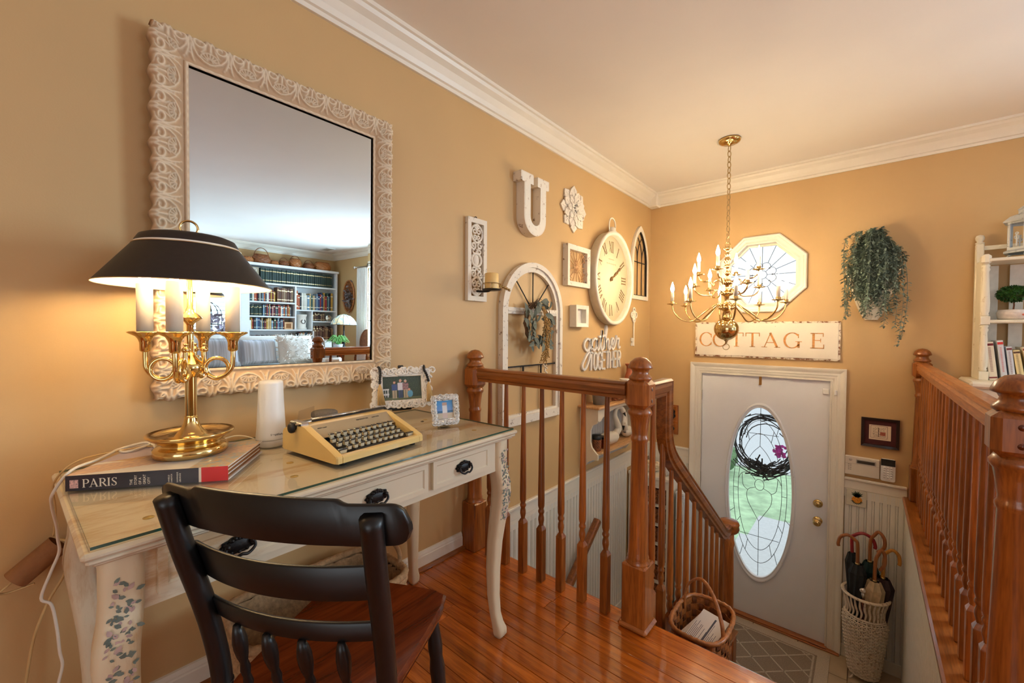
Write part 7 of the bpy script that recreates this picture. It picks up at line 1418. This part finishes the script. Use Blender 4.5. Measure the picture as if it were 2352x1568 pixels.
# ---------------------------------------------------------------- living room seen in the mirror
BC = thing('bookcase', 'white built-in bookcase filled with books, seen in the mirror', 'bookcase', (6.34, 3.05, 0)); M_BCW = pm('bookcase_white', C(230, 232, 232), .45, var=.015); fx, bxk = 6.20, 6.47
ya, yb = 2.352, 3.80
def bpart(name, a, b): q = MB(); q.box(a, b, .003); return q.build(name, M_BCW, BC)
bpart('stile', (fx, 2.23, 0), (bxk, ya, 2.05)); bpart('stile', (fx, yb, 0), (bxk, yb + .035, 2.05)); bpart('top_board', (fx - .02, 2.21, 2.05), (bxk, yb + .05, 2.09)); bpart('back_panel', (bxk - .012, ya, .0), (bxk - .002, yb, 2.05))
bpart('shelf', (fx, ya, 1.745), (bxk - .012, yb, 1.772)); bpart('divider', (fx, 3.062, .99), (bxk - .012, 3.088, 1.745)); bpart('shelf', (fx, ya, 1.432), (bxk - .012, 3.062, 1.456)); bpart('shelf', (fx, ya, 1.19), (bxk - .012, 3.062, 1.213)); bpart('shelf', (fx, ya, .962), (bxk - .012, 3.375, .986)); bpart('shelf', (fx, 3.088, 1.32), (bxk - .012, yb, 1.344)); bpart('divider', (fx, 3.352, .986), (bxk - .012, 3.376, 1.32)); bpart('shelf', (fx, 3.376, 1.122), (bxk - .012, yb, 1.144)); bpart('divider', (fx, 3.376, .0), (bxk - .012, 3.40, .962)); bpart('shelf', (fx, 3.40, .772), (bxk - .012, yb, .795)); bpart('shelf', (fx, ya, .62), (bxk - .012, 3.376, .643)); bpart('base', (fx, ya, 0), (bxk - .012, yb, .12))
PAL = dict(green=[C(30, 50, 44), C(38, 58, 48)], brown=[C(92, 56, 40), C(120, 84, 60), C(70, 44, 34), C(150, 120, 90)], mix=[C(150, 40, 40), C(40, 60, 100), C(220, 214, 200), C(200, 170, 120), C(60, 90, 80), C(180, 90, 50), C(90, 90, 100), C(230, 226, 216), C(40, 44, 52), C(196, 150, 60), C(110, 30, 36), C(120, 150, 170)])
BMAT = {}
def bmat(c_):
    k_ = tuple(round(q_, 3) for q_ in c_)
    if k_ not in BMAT: BMAT[k_] = pm('book_cloth_%d' % len(BMAT), c_, .6, var=.12, scale=18)
    return BMAT[k_]
BME = {}; LBK = []
def brow(y0, y1, z_, H, pal, wmin, wmax, hmin, hmax, label, grp, seed, band=True):
    rg = random.Random(seed); y_ = y0 + .004; n_ = 0
    while True:
        w_ = rg.choice((wmin, (wmin + wmax) / 2, wmax)); h_ = H * rg.choice((hmin, (hmin + hmax) / 2, hmax))
        if y_ + w_ > y1: break
        c_ = rg.choice(PAL[pal]); key = (round(w_, 4), round(h_, 4), c_)
        if key not in BME:
            q = MB(); q.box((0, 0, 0), (.16, w_ - .002, h_), .004); 
            q.m = 1; q.box((-.0006, .002, h_ * .78), (.002, w_ - .003, h_ * .83)); q.box((-.0006, .002, h_ * .16), (.002, w_ - .003, h_ * .20)); q.m = 2; q.box((.004, .003, h_ - .001), (.158, w_ - .004, h_ + .0004))
            BME[key] = q.mesh('book', [bmat(c_), M_GOLD if pal != 'mix' or rg.random() < .5 else M_INKW, M_PAPER])
        o = inst('book', BME[key], (fx + .03 + rg.uniform(0, .02), y_, z_ + .0004)); LBK.append((o, label, c_, n_)); tag(o, label, 'book', grp); y_ += w_; n_ += 1
brow(2.52, yb - .03, 1.772, .27, 'green', .034, .040, .90, .92, 'dark green encyclopedia volume on the top bookcase shelf', 'green encyclopedias on the top shelf', 1)
brow(ya, 2.78, 1.456, .28, 'mix', .016, .03, .62, .80, 'mixed colour book at the left of the second bookcase shelf', 'books left on the second shelf', 2); brow(2.78, 3.062, 1.456, .28, 'brown', .03, .036, .85, .92, 'brown leather volume on the second bookcase shelf', 'leather volumes on the second shelf', 3)
brow(ya, 2.56, 1.213, .21, 'green', .022, .03, .80, .88, 'dark green book on the third bookcase shelf', 'green books on the third shelf', 4); brow(2.56, 3.02, 1.213, .21, 'mix', .016, .028, .82, .96, 'coloured book on the third bookcase shelf', 'coloured books on the third shelf', 5)
brow(ya, 2.90, .986, .20, 'mix', .016, .03, .75, .96, 'coloured book on the fourth bookcase shelf', 'books on the fourth shelf', 6); brow(ya, 3.15, .643, .30, 'mix', .016, .03, .55, .80, 'coloured book on the fifth bookcase shelf behind the sofa', 'books on the fifth shelf', 7); brow(3.15, 3.37, .643, .31, 'mix', .008, .012, .88, .95, 'thin record sleeve on the fifth bookcase shelf', 'record sleeves on the fifth shelf', 8)
brow(3.09, yb - .02, 1.344, .38, 'mix', .024, .04, .70, .88, 'tall coloured book in the right bookcase bay', 'tall books in the right bay', 9); brow(3.38, 3.62, 1.144, .17, 'brown', .014, .024, .72, .95, 'small brown book beside the little clock', 'small books beside the clock', 10); brow(3.40, yb - .02, .795, .31, 'brown', .020, .03, .68, .84, 'brown book in the lower right bookcase bay', 'books in the lower right bay', 11); brow(3.41, 3.7, .12, .5, 'mix', .02, .03, .4, .6, 'book on the lowest right shelf behind the railing', 'books on the lowest shelf', 12)
t = thing('glazed_crock', 'white crock with dark wreath mark in the bookcase', 'crock', (6.3, 3.22, .986)); q = MB(); q.lathe([(0, 0), (.085, 0), (.088, .03), (.075, .04), (.078, .22), (.088, .25), (.09, .27), (.075, .272), (0, .26)], (6.31, 3.22, .9865), 24); q.build('body', M_CERAM, t); q = MB(fr((6.231, 3.22, 1.11), (0, -1, 0), (0, 0, 1), (-1, 0, 0))); q.torus((0, .02, 0), .034, .006, 'z', 20, 6, R(-240), R(60)); q.build('wreath_mark', M_BEAK, t)
t = thing('wood_tile_box', 'pale square box on the fourth bookcase shelf', 'box', (6.28, 2.97, .986)); q = MB(); q.box((6.23, 2.90, .9865), (6.40, 3.04, 1.115), .004); q.build('body', M_PINEW, t); q = MB(); q.box((6.226, 2.93, 1.01), (6.2305, 3.01, 1.09)); q.build('face_panel', M_CARD, t)
t = thing('desk_clock', 'small white round clock in the bookcase', 'clock', (6.25, 3.70, 1.144)); q = MB(fr((6.25, 3.69, 1.205), (0, -1, 0), (0, 0, 1), (-1, 0, 0))); q.lathe([(0, -.02), (.058, -.02), (.060, 0), (.052, .004)], seg=24); q.build('case', M_STEEL, t); q = MB(fr((6.25, 3.69, 1.205), (0, -1, 0), (0, 0, 1), (-1, 0, 0))); q.lathe([(.052, .003), (0, .0045)], seg=24, cap=False); q.build('dial', M_CERAM, t)
t = thing('patterned_plate', 'dark box with pale ring pattern at the top left of the bookcase', 'box', (6.3, 2.43, 1.772)); q = MB(); q.box((6.24, 2.37, 1.7725), (6.42, 2.50, 2.02), .004); q.build('body', M_TAUPE, t)
for k in range(3): q = MB(fr((6.239, 2.435, 1.83 + .07 * k), (0, -1, 0), (0, 0, 1), (-1, 0, 0))); q.torus((0, 0, 0), .026, .004, 'z', 18, 5); q.build('ring_motif', M_WHITE, t)
# baskets on top
BKS = [(2.36, .085, .09, 0, 'tan round lidless basket at the left on the bookcase'), (2.565, .14, .15, 1, 'large tan basket with tall hoop handle on the bookcase'), (2.76, .075, .07, 0, 'small low tan basket on the bookcase'), (2.92, .085, .09, 1, 'dark market basket with hoop handle on the bookcase'), (3.11, .10, .15, 2, 'round brown basket with ears standing upright on the bookcase'), (3.345, .095, .10, 1, 'brown melon basket with hoop handle on the bookcase'), (3.60, .15, .15, 0, 'wide dark pot-bellied basket at the right on the bookcase')]
for i, (y_, r_, h_, kd, lab) in enumerate(BKS):
    t = thing('woven_basket', lab, 'basket', (6.33, y_, 2.09), 'baskets on top of the bookcase'); q = MB(); woven(q, (6.33, y_), min(.11, r_), r_, 2.0905, h_, 22, 6, .004, (lambda v: .75 + .3 * math.sin(math.pi * min(1, v * .9 + .1)) * .9), 2.4); q.build('woven_wall', [M_RATT, M_RATTD][i % 2], t)
    q = MB(); k_ = .75 + .3 * math.sin(math.pi) * .9; rim(q, (6.33, y_), min(.11, r_) * .76, r_ * .76, 2.0905 + h_, .006, 2.4, 1, 50); q.build('rim', M_RATTD, t)
    if kd: q = MB(); q.tube([(6.33, y_ + r_ * .80 * math.cos(R(a_)), 2.0905 + h_ * .8 + r_ * (1.05 if i == 1 else .9) * math.sin(R(a_))) for a_ in range(0, 181, 12)], .006, 7); q.build('handle', M_RATTD, t)
# sofa
SF = thing('sofa', 'off-white linen sofa seen in the mirror', 'sofa', (4.75, 1.7, 0))
def cushion(M, w_, h_, d_, mat, name, parent, stripes=0, shag=False, seed=0):
    q = MB(M); n_ = 22; rg = random.Random(seed)
    for sgn in (1, -1):
        rows = []
        for i in range(n_ + 1):
            a_ = -1 + 2 * i / n_; row = []
            for j in range(n_ + 1):
                b_ = -1 + 2 * j / n_; th = d_ / 2 * ((1 - a_ ** 4) * (1 - b_ ** 4)) ** .55; pin = 1 - .06 * (1 - abs(b_)) ; row.append((w_ / 2 * a_ * (1 - .05 * (1 - b_ * b_)), h_ / 2 * b_ * (1 - .05 * (1 - a_ * a_)), sgn * th))
            rows.append(row)
        q.grid(rows)
    if shag:
        for k in range(260):
            a_ = rg.uniform(-.95, .95); b_ = rg.uniform(-.95, .95); ln = (int((a_ + b_ + 4) * 3.0) % 2)
            if abs(((a_ + b_) * 2.2) % 1 - .5) > .18 and abs(((a_ - b_) * 2.2) % 1 - .5) > .18: continue
            z_ = d_ / 2 * ((1 - a_ ** 4) * (1 - b_ ** 4)) ** .55; q.leaf((w_ / 2 * a_, h_ / 2 * b_, z_), (rg.gauss(0, 1), rg.gauss(-.6, .6), .5), (0, 0, 1), .045, .012)
        for k in range(90):
            e_ = rg.randrange(4); s_ = rg.uniform(-1, 1); a_, b_ = ((s_, -1), (s_, 1), (-1, s_), (1, s_))[e_]; q.leaf((w_ / 2 * a_ * .97, h_ / 2 * b_ * .97, 0), (a_, b_, rg.gauss(0, .3)), (0, 0, 1), .04, .012)
    return q.build(name, mat, parent)
sx, sy0, sy1 = 4.55, .65, 2.62; q = MB(); q.box((sx - .85, sy0, .08), (sx + .1, sy1, .32), .04); q.build('base', M_SOFA, SF); q = MB(); q.box((sx, sy0, .30), (sx + .24, sy1, .86), .07); q.build('back', M_SOFA, SF)
for y_ in (sy0 - .08, sy1 - .14): q = MB(); q.box((sx - .85, y_, .08), (sx + .2, y_ + .22, .64), .07); q.build('arm', M_SOFA, SF)
for k in range(2): q = MB(); q.box((sx - .82, sy0 + .16 + k * .84, .33), (sx + .02, sy0 + .16 + k * .84 + .82, .48), .05); q.build('seat_cushion', M_SOFA, SF)
lx = R(14); up_ = Vector((math.sin(lx), 0, math.cos(lx))); M_STR = pm('pinstripe_linen', C(200, 206, 218), .85, var=.22, scale=62, stretch=(.03, 1, .03), detail=0)
for k, y_ in enumerate((1.17, 2.0)): cushion(fr((sx - .06, y_, .70), (0, -1, 0), up_, None), .80, .52, .22, M_SOFA, 'back_cushion', SF)
def tcush(lab, p, w_, mat, rotz, shag=False, seed=0):
    o = cushion(fr(p, (math.sin(rotz), -math.cos(rotz), 0), up_), w_, w_, .17, mat, 'throw_pillow', None, 0, shag, seed); tag(o, lab, 'pillow', 'throw pillows on the sofa')
    q = MB(fr(p, (math.sin(rotz), -math.cos(rotz), 0), up_)); h_ = w_ / 2 * .97; q.tube([(-h_, -h_, 0), (h_, -h_, 0), (h_, h_, 0), (-h_, h_, 0)], .005, 6, closed=True); q.build('piping', mat, o)
tcush('blue-grey pinstriped pillow at the left of the sofa', (sx - .30, 1.42, .70), .46, M_STR, R(8)); tcush('pinstriped pillow in the middle of the sofa', (sx - .30, 1.86, .70), .42, M_STR, R(-4)); tcush('shaggy white diamond-tufted pillow at the right of the sofa', (sx - .32, 2.30, .72), .48, M_SOFA, R(-10), True, 3)
# bird cage
BG = thing('bird_cage', 'dark domed wire bird cage with a floral wreath before the window', 'bird cage', (5.6, 1.55, 0)); cgx, cgy, cz0, crr = 5.55, 1.63, .95, .17
for k in range(12): a_ = R(30 * k); q = MB(); q.tube([(cgx + crr * math.cos(a_), cgy + crr * math.sin(a_), cz0)] + [(cgx + crr * math.cos(a_) * math.cos(R(b_)), cgy + crr * math.sin(a_) * math.cos(R(b_)), cz0 + .24 + .19 * math.sin(R(b_))) for b_ in range(0, 91, 15)], .0045, 6); q.build('wire', M_BLACKI, BG)
q = MB(); [q.torus((cgx, cgy, z_), crr, .006, 'z', 36, 6) for z_ in (cz0, cz0 + .12, cz0 + .24)]; q.lathe([(0, 0), (crr + .02, 0), (crr + .02, .02), (0, .022)], (cgx, cgy, cz0 - .022), 30); q.tube([(cgx, cgy, cz0 + .43), (cgx, cgy, cz0 + .50)], .006, 6); q.torus((cgx, cgy, cz0 + .52), .022, .004, 'y', 18, 6); q.build('cage_frame', M_BLACKI, BG)
q = MB(); rg = random.Random(5)
for k in range(90): a_ = rg.uniform(0, 6.28); r_ = .13 + rg.gauss(0, .03); q.leaf((cgx - .20, cgy + r_ * math.cos(a_), cz0 + .10 + r_ * math.sin(a_)), (-.4, rg.gauss(0, 1), rg.gauss(0, 1)), (-1, 0, 0), .07, .04)
q.build('floral_wreath', pm('mauve_grey_floral', C(150, 140, 156), .8, var=.4, scale=14), BG); q = MB(); q.box((cgx - .25, cgy - .30, .0), (cgx + .25, cgy + .30, cz0 - .0225), .01); 
t = thing('side_chest', 'white chest under the bird cage', 'chest', (cgx, cgy, 0)); q2 = q; q2.build('body', M_BCW, t)
for k in range(3): q = MB(); q.box((cgx - .256, cgy - .27, .1 + k * .27), (cgx - .25, cgy + .27, .33 + k * .27), .003); q.build('drawer', M_BCW, t)
# table, stained-glass lamp, plant, tray, frames by the front wall
ET = thing('end_table', 'dark round end table below the stained glass lamp', 'table', (5.25, 3.45, 0)); q = MB(); q.lathe([(0, .66), (.36, .66), (.37, .672), (.36, .684), (0, .684)], (5.22, 3.40, 0), 40); q.build('table_top', M_SEAT, ET); q = MB(); q.lathe([(.16, 0), (.16, .02), (.05, .05), (.035, .2), (.05, .4), (.04, .6), (.1, .66)], (5.22, 3.42, 0), 24); q.build('pedestal', M_SEAT, ET)
TF = thing('stained_glass_lamp', 'lit stained glass dome lamp by the curtains', 'lamp', (5.29, 3.5, .685)); tx, ty = 5.29, 3.50; q = MB(); q.lathe([(0, 0), (.08, 0), (.085, .012), (.04, .03), (.02, .06), (.03, .12), (.045, .17), (.025, .22), (.012, .26), (.012, .40)], (tx, ty, .6845), 24); q.build('base', M_BLACKI, TF)
m, nt, b = nmat('stained_glass'); N = nt.nodes; L = nt.links; vo = N.new('ShaderNodeTexVoronoi'); vo.inputs['Scale'].default_value = 22; tcn = N.new('ShaderNodeTexCoord'); L.new(tcn.outputs['Object'], vo.inputs['Vector']); rp = N.new('ShaderNodeValToRGB'); rp.color_ramp.elements[0].color = (.75, .62, .35, 1); rp.color_ramp.elements[1].color = (.30, .50, .55, 1); el = rp.color_ramp.elements.new(.5); el.color = (.85, .78, .6, 1); sx_ = N.new('ShaderNodeSeparateColor'); L.new(vo.outputs['Color'], sx_.inputs[0]); L.new(sx_.outputs[0], rp.inputs[0]); L.new(rp.outputs[0], b.inputs['Base Color']); L.new(rp.outputs[0], b.inputs['Emission Color']); b.inputs['Emission Strength'].default_value = .3; b.inputs['Roughness'].default_value = .3
q = MB(); q.lathe([(.205, 1.095), (.21, 1.10), (.195, 1.145), (.155, 1.205), (.10, 1.25), (.045, 1.272), (.0, 1.278)], (tx, ty, 0), 36, cap=False); sh_ = q.build('glass_shade', m, TF)
for k in range(12): a_ = R(30 * k); q = MB(); q.tube([(tx + r_ * math.cos(a_), ty + r_ * math.sin(a_), z_) for r_, z_ in ((.211, 1.10), (.196, 1.146), (.156, 1.206), (.101, 1.251), (.046, 1.273))], .0028, 5); q.build('lead_line', M_BLACKI, sh_)
q = MB(); q.torus((tx, ty, 1.098), .209, .004, 'z', 40, 6); q.build('rim', M_BLACKI, TF)
SPp_ = thing('spider_plant', 'bright green spider plant in a pale blue pot', 'plant', (5.05, 3.2, .685)); px, py = 5.05, 3.28; q = MB(); q.lathe([(0, 0), (.06, 0), (.075, .09), (.078, .095), (.065, .09), (0, .08)], (px, py, .6845), 24); q.build('pot', pm('pale_blue_glaze', C(206, 220, 226), .3, coat=.3), SPp_); q = MB(); rg = random.Random(3)
for k in range(70):
    a_ = rg.uniform(0, 6.28); o_ = rg.uniform(.08, .20); h_ = rg.uniform(.04, .14); P = cr([(px, py, .77), (px + o_ * .5 * math.cos(a_), py + o_ * .5 * math.sin(a_), .79 + h_), (px + o_ * math.cos(a_), py + o_ * math.sin(a_), .78 + h_ * .4)], 4); q.tube(P, [.008 * (1 - i / len(P)) + .001 for i in range(len(P))], 4)
q.build('leaves', pm('spider_green', C(90, 140, 60), .5, var=.3), SPp_)
t = thing('wicker_tray', 'dark oval wicker tray standing behind the plant', 'tray', (5.0, 3.7, .685)); q = MB(fr((5.02, 3.72, .685), (1, 0, 0), (0, .2, 1))); q.prism([(.15 * math.cos(R(k * 15)), .17 + .17 * math.sin(R(k * 15))) for k in range(24)], 0, .015); q.build('tray_face', M_RATTD, t); q = MB(fr((5.02, 3.72, .685), (1, 0, 0), (0, .2, 1))); q.tube([(.152 * math.cos(R(k * 15)), .17 + .172 * math.sin(R(k * 15)), .012) for k in range(24)], .010, 7, closed=True); q.build('rim', M_RATTD, t)
for i, (x_, y_, lab) in enumerate(((5.42, 3.28, 'silver picture frame left of the spider plant'), (5.30, 3.24, 'round-topped silver picture frame beside the spider plant'))):
    t = thing('silver_photo_frame', lab, 'picture frame', (x_, y_, .685)); F = fr((x_, y_, .686), (.35, -.94, 0), (.2, .07, 1)); q = MB(F); q.ring([(-.07, 0), (.07, 0), (.07, .16), (-.07, .16)], [(-.055, .015), (.055, .015), (.055, .145), (-.055, .145)], -.006, .006); q.build('frame', M_STEEL, t); q = MB(F); q.box((-.056, .014, -.005), (.056, .146, .002)); q.build('print', M_PAPER, t)
CU = thing('curtain', 'long pale curtain at the edge of the front window', 'curtain', (5.33, 3.84, .1)); q = MB(); rows = []
for j in range(12): rows.append([(5.17 + .32 * i / 40, YD - .055 + .022 * math.sin(i * 1.1), .06 + 2.05 * j / 11) for i in range(41)])
q.grid(rows); q.build('cloth', M_SOFA, CU); q = MB(); q.cyl((3.4, YD - .06, 2.13), (5.56, YD - .06, 2.13), .012, seg=10); q.sph((5.58, YD - .06, 2.13), .03, 12, 8); q.build('rod', M_CHROME, CU)
SW = thing('tobacco_basket', 'oblong slatted basket with dried flowers on the living room wall', 'wall decor', (5.87, YD, 1.33)); F = FD(5.87, 1.62, YD - .002); q = MB(F)
q.tube([(.20 * math.cos(R(k * 12)), .29 * math.sin(R(k * 12)), .02) for k in range(30)], .016, 7, closed=True); q.build('hoop', M_RATT, SW)
for k in range(7): x_ = -.15 + .05 * k; q = MB(F); h_ = .29 * math.sqrt(max(0, 1 - (x_ / .2) ** 2)); q.box((x_ - .012, -h_, .004), (x_ + .012, h_, .010)); q.build('slat', M_RATT, SW)
for k in range(9): z_ = -.22 + .055 * k; q = MB(F); h_ = .2 * math.sqrt(max(0, 1 - (z_ / .29) ** 2)); q.box((-h_, z_ - .012, .011), (h_, z_ + .012, .016)); q.build('slat', M_RATTD, SW)
q = MB(F); rg = random.Random(2)
for k in range(90): q.leaf((-.05 + rg.gauss(0, .06), -.02 + rg.gauss(0, .10), .03), (rg.gauss(0, 1), rg.gauss(0, 1), .8), (0, 0, 1), .07, .035)
q.build('dried_flowers', pm('dried_grey', C(120, 108, 106), .8, var=.4, scale=14), SW)
CV = thing('ceiling_vent', 'small white slatted ceiling vent in the living room', 'vent', (5.9, 3.5, CZ)); q = MB(); q.box((5.75, 3.42, CZ - .008), (6.05, 3.57, CZ - .0005), .002); q.build('frame', M_BCW, CV)
for k in range(8): q = MB(); q.box((5.77, 3.435 + k * .016, CZ - .010), (6.03, 3.443 + k * .016, CZ - .008)); q.build('slat', M_TAUPE, CV)

ORD = ['first', 'second', 'third', 'fourth', 'fifth', 'sixth', 'seventh', 'eighth', 'ninth', 'tenth', 'eleventh', 'twelfth', 'thirteenth', 'fourteenth', 'fifteenth', 'sixteenth', 'seventeenth', 'eighteenth', 'nineteenth', 'twentieth'] + ['twenty-' + w for w in ('first', 'second', 'third', 'fourth', 'fifth', 'sixth', 'seventh', 'eighth', 'ninth')] + ['thirtieth'] + ['thirty-' + w for w in ('first', 'second', 'third', 'fourth', 'fifth', 'sixth', 'seventh', 'eighth', 'ninth')] + ['fortieth']
CN = {C(150, 40, 40): 'red', C(40, 60, 100): 'navy', C(220, 214, 200): 'cream', C(200, 170, 120): 'tan', C(60, 90, 80): 'teal', C(180, 90, 50): 'orange', C(90, 90, 100): 'grey', C(230, 226, 216): 'white', C(40, 44, 52): 'black', C(196, 150, 60): 'mustard', C(110, 30, 36): 'maroon', C(120, 150, 170): 'pale blue'}
for o, lab, c_, n_ in LBK:
    l2 = lab.replace('mixed colour', CN.get(c_, 'dark')).replace('coloured', CN.get(c_, 'dark')); o['label'] = l2 + ', ' + ORD[min(n_, 39)] + ' from the left'
